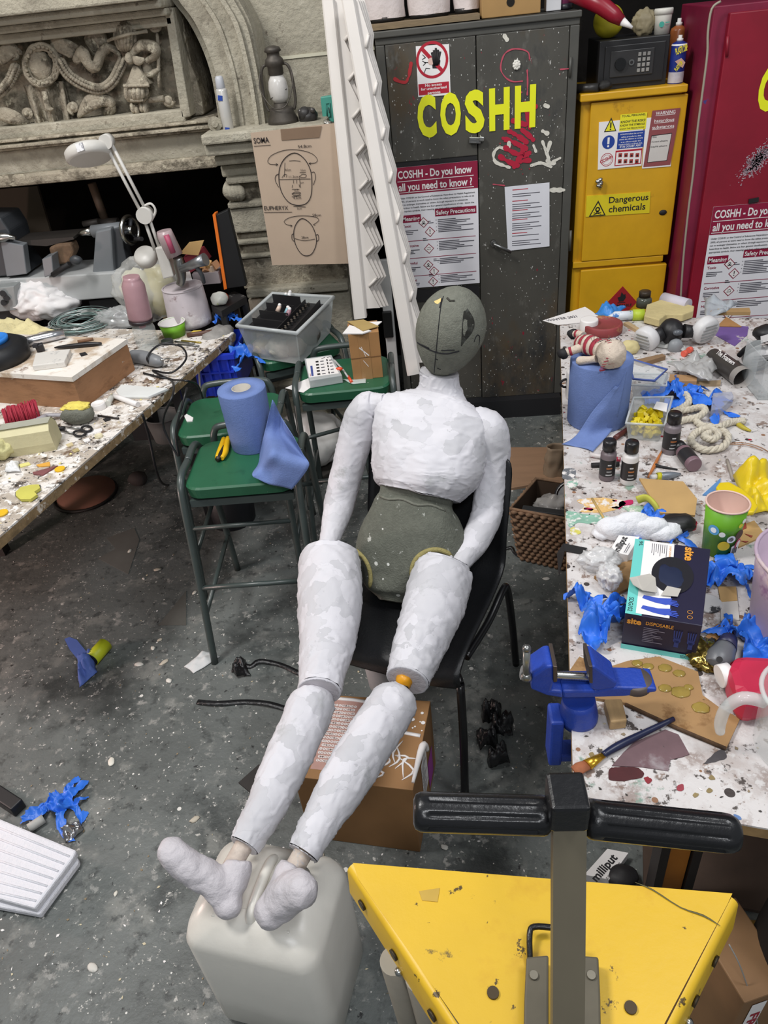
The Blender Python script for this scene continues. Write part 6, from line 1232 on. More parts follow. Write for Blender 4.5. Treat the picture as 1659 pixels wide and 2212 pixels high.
th = thing('rag_doll', 'stitched rag doll with striped body and black shoes lying on the blue roll', 'doll', tuple(D(450, 540))); CREAM = pm(0xcfbfae, .8, var=.08, vs=30, bump=.4, bs=120, spots=(((176, 120, 116), 22, .64, .70),)); RDW = pm(0x9c2c3c, .8, var=.1)
m = MB(); hc2 = D(535, 545, .045); m.blob(hc2, (.040, .042, .042), CREAM, 3, .1, 1.5, sub=4); m.build('head', th)
m = MB()
for i in range(16): t = i / 15 * PI; p = hc2 + V((-.02 + .012 * math.sin(t * 2), -.040 * math.sin(t * .9) , .043 * math.cos(t))); m.tube([p - V((.006, 0, 0)), p + V((.006, .001, .001))], .0012, RDW, 5)
for i in range(12): p = hc2 + V((-.015 + .04 * math.cos(i), .0, .038 + .003 * math.sin(i * 3))) ; m.tube([p, p + V((R.uniform(-.02, .02), R.uniform(-.02, .02), .012))], .0008, flat(0x55444a), 4)
m.build('stitching', th)
m = MB(); P = [D(470, 520, .04), D(400, 490, .038), D(340, 475, .035), D(310, 470, .03)]
for i in range(9):
    f0, f1 = i / 9, (i + 1) / 9; S = smooth_path(P, 6); p, q = S[int(f0 * 18)], S[int(f1 * 18)]; m.tube([p, q], [.03 - .004 * abs(i - 4) * .3, .03 - .004 * abs(i - 3) * .3], (RDW if i % 2 else CREAM), 16)
m.build('striped_body', th)
for L_, nm in (([(330, 420), (300, 405), (262, 405)], 0), ([(320, 500), (250, 525), (190, 545)], 1)):
    m = MB(); P = [D(*L_[0], .03), D(*L_[1], .03), D(*L_[2], .022)]; m.tube(P, [.014, .012, .011], CREAM, 10, 3); m.tube([P[1], P[1].lerp(P[2], .3)], .0135, RDW, 10); lg = m.build('leg', th)
    m = MB(); p2 = D(L_[2][0] - 30, L_[2][1] - 8, .018); m.tube([P[2] + (P[1] - P[2]) * .3, P[2], p2], [.013, .017, .009], INK, 10, 3); m.build('shoe', lg)
m = MB(); m.tube([D(430, 580, .02), D(380, 590, .012), D(310, 595, .011), D(290, 595, .01)], [.012, .011, .013, .009], CREAM, 10, 3); m.build('arm', th)
c = Z(*q8(232, 880), BZ); th = thing('plastic_pot', 'white printed pot with black ring handle behind the blue roll', 'pot', tuple(c + V((.02, .02, 0)))); m = MB(); m.lathe([(.028, 0), (.03, .005), (.03, .09), (.027, .095), (0, .095)], pm(0xd8d4d2, .4, var=.04), TR(), 24); m.build('body', th, local=True)
m = MB(); m.tube([V((-.03 - .018 * math.sin(t), -.005, .055 + .014 * math.cos(t))) for t in [PI * i / 10 for i in range(11)]], .004, INK, 8); m.build('handle', th, local=True)
# papers and packets at the far end
th = thing('printed_sheet', 'white sheet printed with a season and year at the far left table corner', 'paper', tuple(Z(*q8(240, 290), BZ))); m = MB(); pts = mp(q8, [(40, 307), (345, 208), (395, 240), (480, 305), (150, 338)]); slab(m, pts, BZ + .003, .0012, WHITE); m.build('sheet', th)
T0, T1 = Z(*q8(75, 314), BZ + .0042), Z(*q8(292, 282), BZ + .0042); m = MB(); T = frame(T0, T1 - T0, V((-.1, 1, 0))); TF(m, 'WINTER 2021', T, 0, 0, (T1 - T0).length, .020, INKG, .012); m.build('print', th)
m = MB(); rag(m, mp(q8, [(405, 270), (520, 222), (640, 225), (540, 300)]), BZ, .03, pm(0x3a86d2, .35, var=.1, spots=(((226, 232, 240), 18, .58, .62),)), 5, 16); single(m, 'blue_packet', 'blue plastic packet at the far end of the right table', 'packet')
th = thing('glue_tube', 'white and lime glue tube lying across the printed sheet', 'tube', tuple(Z(*q8(620, 280), BZ))); m = MB(); m.tube([Z(*q8(500, 290), BZ + .014), Z(*q8(560, 275), BZ + .02), Z(*q8(690, 268), BZ + .02)], [.004, .018, .018], pm(0xdde2e8, .4, var=.03, spots=(((60, 120, 190), 30, .57, .62),)), 14); m.build('body', th); m = MB(); m.cyl(Z(*q8(685, 268), BZ + .02), Z(*q8(768, 264), BZ + .02), .022, flat(0xb4c83a, .45), 14); m.build('cap', th)
c = Z(*q8(765, 205), BZ); th = thing('glass_jar', 'small dark glass jar with black lid below the flammable diamond', 'jar', tuple(c)); m = MB(); m.lathe([(.03, 0), (.03, .03), (.022, .04)], pm(0x4f5650, .15, var=0, alpha=.8), TR(), 20); m.build('glass', th, local=True); m = MB(); m.lathe([(.023, .04), (.023, .062), (.02, .064), (0, .064)], pm(0x3d342a, .4, .3), TR(), 20); m.build('lid', th, local=True)
m = MB(); slab(m, mp(q8, [(770, 272), (790, 190), (905, 150), (1130, 200), (1125, 235), (1050, 262), (930, 262), (880, 300)]), BZ + .035, .03, pm(0xc6b684, .85, var=.1, vs=14, bump=.3), .004); single(m, 'foam_slab', 'flat cream foam slab behind the respirator mask', 'foam')
m = MB(); m.tube([Z(*q8(905, 152), BZ + .03), Z(*q8(1085, 200), BZ + .03)], .026, pm(0xc8c2cc, .6, var=.1), 18); single(m, 'paper_tube', 'rolled printed paper behind the cream foam slab', 'paper')
disc(*q8(370, 385), BZ, 19, .05, WHITE, 'white_jar', 'short white round jar beside the doll shoe', 'jar', None, False)
disc(*q8(470, 385), BZ, 41, .035, pm(0x8a3a3c, .6, var=.2, spots=(((170, 120, 80), 12, .6, .66), ((70, 110, 80), 16, .66, .7))), 'paint_tin', 'wide maroon paint-smeared round tin behind the doll', 'tin')
fl(q8, [(620, 320), (660, 315), (740, 365), (725, 380)], .012, pm(0xb49a74, .7), 'wood_strip', 'pale wooden strip left of the respirator mask', 'wood')
fl(q8, [(1215, 245), (1222, 225), (1525, 215), (1535, 245)], .014, pm(0xa9895c, .7, var=.1), 'wood_batten', 'thin wooden batten at the far right of the table', 'wood')
m = MB(); rag(m, mp(q8, [(1205, 150), (1440, 195), (1380, 250), (1215, 300)]), BZ + .005, .03, pm(0xb4bac0, .4, var=.05, alpha=.8), 6, 14); single(m, 'grey_film', 'grey translucent film sheet right of the respirator mask', 'film')
fl(q8, [(1265, 330), (1520, 350), (1510, 410), (1420, 490), (1262, 400)], .002, pm(0x6c5290, .7, var=.1, spots=(((200, 192, 180), 8, .6, .66),)), 'purple_sheet', 'purple and white printed sheet beside the respirators', 'paper')
fl(q8, [(1295, 345), (1360, 280), (1470, 350)], .003, CARD, 'card_triangle', 'brown card triangle on the purple sheet', 'card', BZ + .003)
FILT = pm(0xd6d4d4, .45, var=.03)
def respirator(cx, cy, k, label, fl_, fr_, full=True):
    c = Z(cx, cy, BZ + .045); s = mpp(c) * .3008; th = thing('respirator', label, 'respirator', tuple(c - V((0, 0, .045))), 0, 'half-mask respirators')
    def W(x, y, d=0): return c + V((x * s, -.03 + d, -y * s * 1.05))
    if full:
        m = MB(); m.blob(W(0, -5, .02), (85 * s, .05, 95 * s), BLK, 4, .08, 1.2, sub=4); m.tube([W(-70, -20, .0), W(-140, 10, .0)], [50 * s, 42 * s], BLK, 16); m.tube([W(70, -20, .0), W(140, -10, .0)], [50 * s, 42 * s], BLK, 16); m.build('face_piece', th)
        m = MB(); m.blob(W(5, 60, -.035), (52 * s, .022, 60 * s), pm(0x84878a, .45), 2, .05, 1, sub=3); m.blob(W(8, -40, -.035), (36 * s, .012, 22 * s), pm(0x5a5e64, .3), 3, .04, sub=2); m.build('valve_cover', th)
    for (x, y, tx, rr_) in (fl_, fr_):
        m = MB(); A = frame(W(x, y, 0), V((math.cos(tx), math.sin(tx), 0)), FZ) ; A = A @ M.Rotation(.25, 4, 'X')
        m.lathe([(rr_ * s, -.016), (rr_ * s * 1.03, -.008), (rr_ * s * 1.03, .012), (rr_ * s * .92, .022), (0, .024)], FILT, A, 30); fo = m.build('filter', th)
        m = MB()
        for i in range(5): h_ = (i - 2) * .3; m.box((0, h_ * rr_ * s, .0245), (rr_ * s * 1.3 * math.sqrt(1 - h_ * h_ * .9), rr_ * s * .1, .003), flat(0x9c9c9c), T=A)
        m.build('grille', fo)
    return th, W, s
respirator(*q8(960, 385), 1, 'black half-mask respirator with two white filters in the middle of the far table', (-180, 15, -.9, 88), (215, -20, .45, 96))
th, W, s = respirator(*q8(1590, 540), 1, 'second respirator with barcode sticker and white filter at the right edge', (-45, 0, .1, 84), (30, -10, .1, 70), False)
m = MB(); m.tube([W(-160, -20), W(-120, -100, -.02), W(0, -140, -.02), W(60, -60)], .009, BLK, 10, 5); m.tube([W(-170, 30), W(-120, 60, -.03), W(-20, 40, -.04), W(60, -10, -.02)], .008, BLK, 10, 5); m.blob(W(30, -150, .02), (100 * s, .04, 60 * s), BLK, 2, .1, sub=3); m.build('strap', th)
m = MB(); T = frame(W(-70, -140, -.045), V((1, 0, .25)), FZ); m.rect(T, 0, 0, 120 * s, 52 * s, WHITE); 
for i in range(8): m.rect(T, (55 + i * 6) * s, 8 * s, (58 + i * 6 + i % 3) * s, 36 * s, INK, .0004)
m.build('barcode_label', th)
m = MB(); p = [Z(*q8(x, y), BZ) for x, y in ((1585, 880), (1700, 880))]; h_ = .13; m.prism([p[0], p[1], p[1] + V((0, .16, 0)), p[0] + V((0, .16, 0))], (0, 0, .003), CL)
for A_0, B_0 in ((p[0], p[1]), (p[0], p[0] + V((0, .16, 0))), (p[1] + V((0, .16, 0)), p[0] + V((0, .16, 0)))): m.prism([A_0, B_0, B_0 + V((0, 0, h_)), A_0 + V((0, 0, h_))], V((.003, .003, 0)), CL)
single(m, 'clear_box', 'tall clear plastic box cut by the right edge of the photo', 'box')
# printed tube cup lying
P0, P1_ = Z(*q8(1262, 560), BZ + .034), Z(*q8(1485, 725), BZ + .034); th = thing('plastic_cup', 'clear and black printed cup lying on its side beside the respirators', 'cup', tuple((P0 + P1_) / 2 - V((0, 0, .034)))); d = P1_ - P0
m = MB(); m.tube([P0, P0 + d * .2, P0 + d * .85], [.026, .030, .033], pm(0x3c3836, .35, var=.1), 22, caps=False); m.tube([P0 + d * .85, P1_], [.033, .034], clear(0xd8d0c8, .45), 22, caps=False); m.tube([P0 - d * .02, P0], [.02, .026], pm(0xa89c8c, .4, var=.05), 22); m.build('wall', th)
m = MB(); T = frame(P0 + d * .12 + V((-.012, -.018, .0275)), d, V((.45, .6, .66))); TF(m, 'The Foamers', T, 0, 0, d.length * .55, .016, WHITE, .02); m.build('print', th)
# clear tubs
def tub(name, label, top, h, mat, rim, cont=None):
    tp = [Z(x, y, BZ + h) for x, y in top]; cc = sum(tp, V()) / 4; bt_ = [cc + (p - cc) * .82 - V((0, 0, h)) for p in tp]; th = thing(name, label, 'container', tuple(cc - V((0, 0, h))))
    m = MB()
    for i in range(4): m.prism([tp[i], tp[(i + 1) % 4], bt_[(i + 1) % 4], bt_[i]], (cc - (tp[i] + tp[(i + 1) % 4]) / 2).normalized() * .002, mat)
    m.prism(bt_, (0, 0, .002), mat); m.build('tub', th); m = MB(); m.tube(tp, .004, rim, 8, closed=True); m.build('rim', th); return th, cc, tp, bt_
th, cc, tp, bt_ = tub('plastic_tub', 'clear plastic tub full of yellow chips in front of the blue glove', mp(q8, [(640, 1045), (915, 1062), (975, 855), (692, 862)]), .062, CL, CLR)
m = MB(); YL = pm(0xd8c21a, .4, var=.15, vs=40)
for i in range(70):
    u, v, h_ = R.random(), R.random(), R.random(); p = bt_[0] + (bt_[1] - bt_[0]) * (.1 + .8 * u) + (bt_[3] - bt_[0]) * (.1 + .8 * v) + V((0, 0, .006 + .04 * h_)); m.box(p, (.022, .018, .012), YL, (R.random() * 3, R.random() * 3, R.random() * 3), .002)
o = single(m, 'yellow_chips', 'translucent yellow resin chips heaped in the clear tub', 'chips'); o['kind'] = 'stuff'
m = MB(); m.prism([Z(*q8(x, y), BZ + .06) for x, y in ((835, 940), (860, 890), (940, 905), (930, 965))], (0, 0, .001), WHITE); single(m, 'paper_scrap', 'white paper scrap on the yellow chips', 'paper')
th, cc, tp, bt_ = tub('clip_box', 'clear clip-lid food box behind the tub of yellow chips', mp(q8, [(680, 770), (930, 775), (930, 690), (690, 690)]), .055, CL, CLR)
m = MB(); lp = [Z(*q8(x, y), BZ + zz) for x, y, zz in ((648, 585, .10), (932, 668, .085), (842, 748, .075), (690, 735, .08))]; m.prism(lp, (0, 0, .004), CL); m.build('lid', th); m = MB(); m.tube([p + V((0, 0, .004)) for p in lp], .004, flat(0x4a5c9c, .4), 8, closed=True); m.build('blue_seal', th); m = MB(); m.prism([Z(*q8(x, y), BZ + zz) for x, y, zz in ((850, 745, .075), (935, 685, .08), (945, 720, .06), (900, 775, .055))], (0, 0, .003), CLR); m.build('clip', th)
fl(q8, [(700, 590), (900, 545), (925, 560), (760, 610)], .016, pm(0x8c6f52, .7, var=.1), 'wood_strip', 'brown wooden strip behind the clip-lid box', 'wood')
fl(q8, [(950, 720), (955, 692), (1150, 700), (1148, 742), (952, 740)], .022, pm(0xa9835c, .6, var=.12), 'wood_batten', 'light wooden batten behind the blue glove', 'wood', bev=.001)
fl(q8, [(945, 768), (945, 748), (1320, 735), (1318, 765)], .008, pm(0x9b8568, .7, var=.1), 'wood_batten', 'long thin board under the crinkled film', 'wood')
m = MB(); rag(m, mp(q8, [(950, 640), (1130, 570), (1310, 650), (1220, 745)]), BZ + .03, .04, pm(0xb8b6b4, .25, var=.05, alpha=.7), 11, 18, zmin=BZ + .025); single(m, 'plastic_film', 'crinkled clear film over the wooden battens', 'plastic')
stick('bolt', 'black bolt beside the crinkled film', 'bolt', [q8(1045, 612), q8(1085, 625)], .006, INK, BZ + .02)
m = MB(); rag(m, mp(q8, [(690, 470), (850, 480), (1060, 490), (1070, 545), (760, 540)][:4]), BZ, .03, clear(0xd8d8d4, .5, .1), 13, 16); single(m, 'blister_pack', 'clear blister pack below the respirator mask', 'plastic')
for i, (x, y) in enumerate(((1050, 548), (1088, 522))): stick('ear_plug', ['left', 'right'][i] + ' coral foam ear plug of the pair below the respirator', 'ear plug', [q8(x, y), q8(x + 18, y - 8)], .011, flat(0xe2604c, .6), BZ, 'coral ear plugs')
m = MB(); m.blob(Z(*q8(665, 500), BZ + .02), (.035, .03, .025), pm(0xcdbf8c, .9, var=.1), 5, .2, sub=3); single(m, 'foam_chunk', 'cream foam chunk between doll and respirator', 'foam')
glove(*q8(985, 850), BZ, 'large blue glove behind the tub of yellow chips', .13, .2, 21, .55); glove(*q8(1190, 930), BZ, 'blue glove trailing under the white rope', .14, -.3, 22, .3)
m = MB(); slab(m, mp(q8, [(1255, 900), (1265, 825), (1400, 815), (1415, 850), (1330, 935), (1250, 950)]), BZ + .03, .028, pm(0xb8bccc, .3, var=0, alpha=.5), .003); single(m, 'clear_tray', 'small translucent tray lying on the blue glove', 'tray')
ROPE = pm(0xcfc6b4, .9, var=.12, vs=60, bump=.6, bs=150)
def rope(mb, pts, r):
    P = smooth_path(pts, 12)
    for s_ in range(3):
        S = []
        for i, p in enumerate(P):
            t = (P[min(i + 1, len(P) - 1)] - P[max(0, i - 1)]).normalized(); u = t.cross(FZ).normalized(); v = u.cross(t); a_ = i * .55 + s_ * 2.094; S.append(p + (u * math.cos(a_) + v * math.sin(a_)) * r * .5)
        mb.tube(S, r * .62, ROPE, 7)
def R8(x, y, h=.012): return Z(*q8(x, y), BZ + h)
m = MB(); rope(m, [R8(1065, 830, .03), R8(1090, 890, .03), R8(1040, 935, .014), R8(985, 960), R8(1080, 948), R8(1180, 930, .03), R8(1205, 960, .03), R8(1150, 1000, .02), R8(1060, 1020), R8(1020, 1035)], .010)
rope(m, [R8(1130, 1010), R8(1180, 1060), R8(1300, 1080), R8(1370, 1140), R8(1330, 1215), R8(1200, 1235), R8(1110, 1180), R8(1130, 1120), R8(1220, 1080, .02), R8(1300, 1120, .03), R8(1260, 1160, .03), R8(1200, 1140, .03), R8(1240, 1110, .034)], .010); rope(m, [R8(1300, 1075, .02), R8(1380, 1040), R8(1440, 1030), R8(1490, 1030)], .010); single(m, 'rope', 'coil of thick twisted white rope on the right table', 'rope')
stick('craft_tool', 'yellow and black curved tool beside the rope end', 'tool', [q8(1420, 1030), q8(1470, 1070), q8(1535, 1100)], .006, flat(0xb0a030, .5), BZ, rad=[.006, .007, .003])
m = MB(); m.tube([R8(1360, 1190, .004), R8(1480, 1185, .006), R8(1600, 1215, .004), R8(1680, 1260, .003)], .0012, flat(0x9a6a44), 5, 5); m.tube([R8(1360, 1195, .004), R8(1500, 1200, .006), R8(1620, 1240, .004)], .0012, flat(0x9a6a44), 5, 5); single(m, 'wire', 'thin copper wire trailing from the rope', 'wire')
# paint bottles
def bottle(px, py, label, col, hpx, wpx, lying=None):
    c = Z(px, py, BZ); k = mpp(c); r = wpx / 2 * k; h = Y(px, py - hpx, c.y).z - BZ; th = thing('paint_bottle', label, 'bottle', tuple(c), 0, 'small acrylic paint bottles'); T = TR()
    if lying: p1 = Z(*lying, BZ); d = (c - p1); T = M.Translation(V((0, 0, r))) @ (V((p1 - c))).to_track_quat('Z', 'Y').to_matrix().to_4x4(); h = d.length
    BM_ = pm(col, .4, var=.05)
    m = MB(); m.lathe([(r * .92, 0), (r, .004), (r, h * .66), (r * .9, h * .70), (r * .55, h * .73), (r * .55, h * .76)], BM_, T, 24); m.build('body', th, local=True)
    m = MB(); m.lathe([(r * 1.012, h * .14), (r * 1.012, h * .56)], flat(0x242224, .45), T, 24, False)
    m.build('label', th, local=True); m = MB()
    for i, (w0, cc_) in enumerate(((.5, 0xd8d8d8), (.8, 0xb8703c), (.7, 0x9a9a9a), (.9, 0xc0c0c0))):
        a0 = -PI / 2 - w0 * .45; z0 = h * (.46 - i * .085); Q = [(r * 1.02 * math.cos(a0 + w0 * .9 * j / 6), r * 1.02 * math.sin(a0 + w0 * .9 * j / 6)) for j in range(7)]
        m.add([(x, y, z0) for x, y in Q] + [(x, y, z0 - h * .03) for x, y in Q], [(j, j + 1, j + 8, j + 7) for j in range(6)], flat(cc_, .5), T)
    m.build('print', th, local=True)
    m = MB(); m.lathe([(r * .62, h * .75), (r * .86, h * .77), (r * .84, h * .96), (r * .74, h), (0, h)], flat(0x1b191b, .35), T, 24); m.build('cap', th, local=True)
bottle(1310, 1033, 'mauve-grey paint bottle, leftmost of the upright ones', 0x6e6266, 82, 33); bottle(1356, 1042, 'white paint bottle standing in the front of the group', 0xdad6d4, 88, 34); bottle(1446, 976, 'grey paint bottle standing in front of the yellow chips', 0x7c7276, 84, 34); bottle(1498, 1020, 'mauve paint bottle lying on its side', 0x7a6068, 60, 34, (1462, 975))
stick('paint_brush', 'orange handled brush lying behind the bottles', 'brush', [q9(800, 235), q9(850, 140), q9(900, 40)], .004, pm(0xb8703c, .4), BZ, rad=[.003, .005, .002])
stick('marker_pen', 'red and white marker pen behind the upright bottles', 'pen', [q9(385, 75), q9(600, 110)], .007, pm(0xd8d0ce, .4, var=0, spots=(((170, 30, 60), 16, .52, .56),)), BZ); stick('marker_pen', 'black marker pen behind the upright bottles', 'pen', [q9(390, 150), q9(590, 140)], .007, INK, BZ)
stick('marker_pen', 'dark red and black marker at the foot of the blue roll', 'pen', [q8(562, 1150), q8(652, 1088)], .008, pm(0x5a2a24, .4, var=.3), BZ)
stick('cotton_brush', 'thin black handled brush with white tip beside the lying bottle', 'brush', [q9(850, 150), q9(890, 160), q9(1010, 180)], .004, INK, BZ, rad=[.006, .004, .002])
th = thing('paint_tube', 'squeezed grey paint tube with yellow band and white cap', 'tube', tuple(Z(*q9(930, 225), BZ))); m = MB(); m.tube([Z(*q9(890, 228), BZ + .009), Z(*q9(960, 222), BZ + .009), Z(*q9(1030, 212), BZ + .004)], [.010, .010, .003], pm(0x7c828a, .4, .3, var=.2, vs=40), 12, 3); m.build('body', th); m = MB(); m.cyl(Z(*q9(815, 236), BZ + .008), Z(*q9(862, 230), BZ + .008), .007, WHITE, 10); m.build('cap', th); m = MB(); m.cyl(Z(*q9(862, 230), BZ + .009), Z(*q9(892, 227), BZ + .009), .0105, flat(0xc8c020), 12); m.build('band', th)
fl(q9, [(735, 242), (1050, 266), (1150, 390), (1135, 508), (885, 490)], .006, CARDL, 'cardboard_sheet', 'large tan cardboard panel behind the green cup', 'card', BZ + .02)
m = MB(); m.tube([Z(*q9(720, 400), BZ + .02), Z(*q9(790, 385), BZ + .03), Z(*q9(850, 440), BZ + .025), Z(*q9(870, 500), BZ + .004)], .006, flat(0xb0b040, .6), 8, 4, flatn=2); single(m, 'foam_strip', 'curled olive foam strip beside the cardboard panel', 'foam')
YP = pm(0xdcc01c, .35, var=.05, bump=.2, bs=20); th = thing('yellow_pouch', 'bright yellow plastic pouch behind the green cup', 'pouch', tuple(Z(*q9(1500, 400), BZ)))
m = MB(); rag(m, mp(q9, [(1420, 270), (1700, 190), (1700, 490), (1550, 520)]), BZ, .07, YP, 9, 24, .003, 9); m.build('bag', th); m = MB(); slab(m, mp(q9, [(1285, 305), (1310, 270), (1380, 265), (1480, 320), (1560, 390), (1590, 440), (1560, 485), (1490, 490), (1420, 460), (1340, 380)]), BZ + .055, .012, YP, .004); m.build('flap', th)
fl(q9, [(1190, 360), (1320, 240), (1310, 310), (1270, 365)], .004, flat(0x5a86b8, .6), 'blue_card', 'small blue card scrap behind the green cup', 'card'); stick('wood_stick', 'thin grey stick at the right behind the yellow pouch', 'stick', [q9(1365, 110), q9(1410, 260)], .004, pm(0x9b9186, .7), BZ)
# popcorn cup
th, c, r = cup(*q9(1300, 752), BZ, 42, .135, pm(0x66a422, .45, var=.05), pm(0xd9b9ac, .6, var=.04), 'paper_cup', 'tall bright green paper cup with sweets pattern and pink inside', 'cup', .78)
c2 = V(th.location); m = MB(); hC = Y(*q9(1310, 350 + 180), c2.y).z - BZ; 
for (ax_, zf, rr_, col) in ((-1.75, .30, .026, 0xe0c020), (-1.75, .30, .014, 0x1c1c1c), (-1.45, .45, .010, 0xf0f0f0), (-1.45, .45, .006, 0x402010), (-.95, .5, .013, 0x4a2a20), (-1.1, .72, .006, 0xe0d030), (-.95, .8, .006, 0xf0f0e8), (-1.95, .55, .007, 0xf0f0e8), (-.8, .28, .016, 0xd05070), (-.8, .28, .009, 0xf0e0e0), (-2.4, .6, .014, 0x58a0d0), (-2.4, .6, .007, 0xe8f0f4)):
    z_ = .135 * zf; rl = r * (.78 + .22 * zf) + .0006 + .0004 * (rr_ < .012); o_ = V((math.cos(ax_) * rl, math.sin(ax_) * rl, z_)); T = frame(o_, V((-math.sin(ax_), math.cos(ax_), 0)), FZ); m.ringd(T, 0, 0, 0, min(rr_, .013) * 1.0, flat(col, .5), .0012 if rr_ > .01 else .0018, 20)
ax_ = -1.02; T = frame(V((math.cos(ax_) * r * .86, math.sin(ax_) * r * .86, .008)), V((-math.sin(ax_), math.cos(ax_), 0)), FZ); m.rect(T, -.012, 0, .012, .03, WHITE, .001)
for i in range(7): m.rect(T, -.009 + i * .0026, .005, -.0078 + i * .0026 + (i % 2) * .0006, .024, INK, .0014)
m.build('sweets_print', th, local=True)
cp8 = fl(q9, [(1425, 712), (1440, 592), (1560, 545), (1640, 650), (1450, 735)], .005, CARDL, 'cardboard_piece', 'cardboard piece with dark red prints right of the green cup', 'card')
m = MB()
for p in ([(1455, 575), (1500, 560), (1505, 600), (1465, 615)], [(1490, 640), (1550, 655), (1540, 668)], [(1460, 690), (1520, 695), (1500, 705)]): slab(m, mp(q9, p), BZ + .0065, .001, flat(0x8a3a30))
m.build('red_print', cp8)
COT = pm(0xe0e0e4, .95, var=.04, bump=.5, bs=80)
m = MB()
for x, y, rx, ry in ((560, 600, .05, .03), (680, 580, .055, .035), (800, 600, .055, .03), (900, 625, .045, .022), (480, 625, .03, .015)): m.blob(Z(*q9(x, y), BZ + ry * .8), (rx, .028, ry), COT, x, .2, 1.8, sub=3)
single(m, 'cotton_wool', 'torn strip of white wadding behind the small white carton', 'wadding')
glove(*q9(900, 668), BZ, 'blue glove pressed under the white wadding', .10, 0, 31, .3); glove(*q9(860, 530), BZ, 'blue glove under the edge of the cardboard panel', .075, .5, 32, .4)
m = MB(); m.blob(Z(*q9(1010, 565), BZ + .02), (.045, .03, .02), BLK, 3, .2, sub=3); single(m, 'black_sponge', 'dark lump under the cardboard panel', 'sponge')
disc(*q9(1115, 605), BZ, 8, .02, flat(0xb82840, .4), 'bottle_lid', 'small red lid beside the green cup', 'lid')
stick('wood_stick', 'thin bamboo skewer lying on the colourful paint stain', 'stick', [q9(395, 388), q9(512, 585)], .003, pm(0xb89a5c, .6), BZ)
# small white carton with lettering
def carton(tl, tr, br, bl, h, label, name='small_carton', z0=BZ):
    P = [Z(*q, z0 + h) for q in (tl, tr, br, bl)]; th = thing(name, label, 'box', tuple(sum(P, V()) / 4 - V((0, 0, h))), 0, 'white putty cartons'); m = MB(); m.prism(P, (0, 0, -h), WHITE, .001); m.build('box', th); return th, P
th, P = carton(q9(588, 650), q9(738, 662), q9(655, 795), q9(520, 762), .028, 'white putty carton with black lettering beside the big glove box')
m = MB(); T = frame(P[3] + V((0, 0, .0007)), P[0] - P[3], P[3] - P[2]); L_ = (P[0] - P[3]).length; W_ = (P[2] - P[3]).length; TF(m, 'milliput', T, L_ * .03, -W_ * .5, L_ * .94, W_ * .34, INK, .03); m.rect(T, L_ * .1, -W_ * .75, L_ * .7, -W_ * .72, INKG); m.rect(T, L_ * .1, -W_ * .84, L_ * .6, -W_ * .81, INKG)
d = P[2] - P[3]; nrm = V((d.y, -d.x, 0)).normalized(); T = frame(P[3] - V((0, 0, .028)) + nrm * .0008, d, FZ); TF(m, 'put', T, W_ * .15, .010, W_ * .4, .010, INK, .03); m.build('lettering', th)
m = MB(); m.blob(Z(*q9(450, 830), BZ + .022), (.045, .03, .026), clear(0xe6e6e6, .55, .2), 4, .2, 1.6, sub=4, ridged=.3); m.blob(Z(*q9(520, 950), BZ + .03), (.025, .03, .03), clear(0xe6e6e6, .6, .2), 6, .2, 1.6, sub=4, ridged=.3); single(m, 'plastic_bag', 'scrunched clear plastic bag left of the big glove box', 'bag')
fl(q9, [(410, 945), (600, 850), (720, 815), (700, 1010), (570, 1070)], .008, pm(0x94734c, .8, var=.25, vs=16), 'cardboard_piece', 'stained torn cardboard under the scrunched plastic bag', 'card')
m = MB(); m.prism([Z(*q9(x, y), BZ + .002) for x, y in ((190, 712), (360, 745), (335, 792), (200, 768))], (0, 0, .001), flat(0x1c1a1a, .6)); e0 = Z(*q9(190, 712), BZ + .002); e1_ = Z(*q9(200, 768), BZ + .002); m.prism([e0, e1_, e1_ + V((-.012, -.01, -.07)), e0 + V((-.014, 0, -.03))], (-.001, 0, 0), flat(0x1c1a1a, .6)); single(m, 'tape_strip', 'black tape strip hanging over the table edge', 'tape')
# glove box
gt = [(1391.6, 1167), (1535, 1186), (1517, 1352), (1350, 1325)]
bf = Z(1345, 1398, BZ); hG = Y(1350, 1325, bf.y).z - BZ
P = [Z(*q, BZ + hG) for q in gt]; NAVY = pm(0x221f38, .4, var=.05); TEAL = flat(0x6cc8c0, .45); th = thing('glove_box', 'large navy, white and teal disposable glove box on the right table', 'box', tuple(sum(P, V()) / 4 - V((0, 0, hG))))
m = MB(); m.prism(P, (0, 0, -hG), NAVY, .0015); m.build('carton', th)
ex_ = (P[2] - P[3]); ey_ = (P[0] - P[3]); LX, LY_ = ex_.length, ey_.length; T = frame(P[3] + V((0, 0, .0008)), ex_, ey_); OR = flat(0xe09a3a, .5)
def quad(m, a0, b0, a1, b1, mat, z=0): m.rect(T, a0 * LX, b0 * LY_, a1 * LX, b1 * LY_, mat, z)
m = MB(); quad(m, .0, .0, .22, 1, TEAL); quad(m, .14, .02, .58, .99, WHITE, .0003); quad(m, 0, .0, .14, .25, TEAL, .0003)
def Tr(a0, b0, z=.0006, rot=-PI / 2): return T @ M.Translation((a0 * LX, b0 * LY_, z)) @ M.Rotation(rot, 4, 'Z')
TF(m, 'site', Tr(.74, .97), 0, 0, LY_ * .19, LX * .12, OR, .035); TF(m, 'SDG102', Tr(.03, .20, rot=-PI / 2), 0, 0, LY_ * .17, LX * .06, INK, .01); TF(m, '9/L', Tr(.07, .97), 0, 0, LY_ * .07, LX * .05, INK, .01); TF(m, 'DISPOSABLE', Tr(.515, .95), 0, 0, LY_ * .18, LX * .025, OR, .01)
for i in range(8): m.rect(Tr(.26 + i * .03, .96), 0, 0, LY_ * (.14 + .03 * math.sin(i * 2)), LX * .008, INKG)
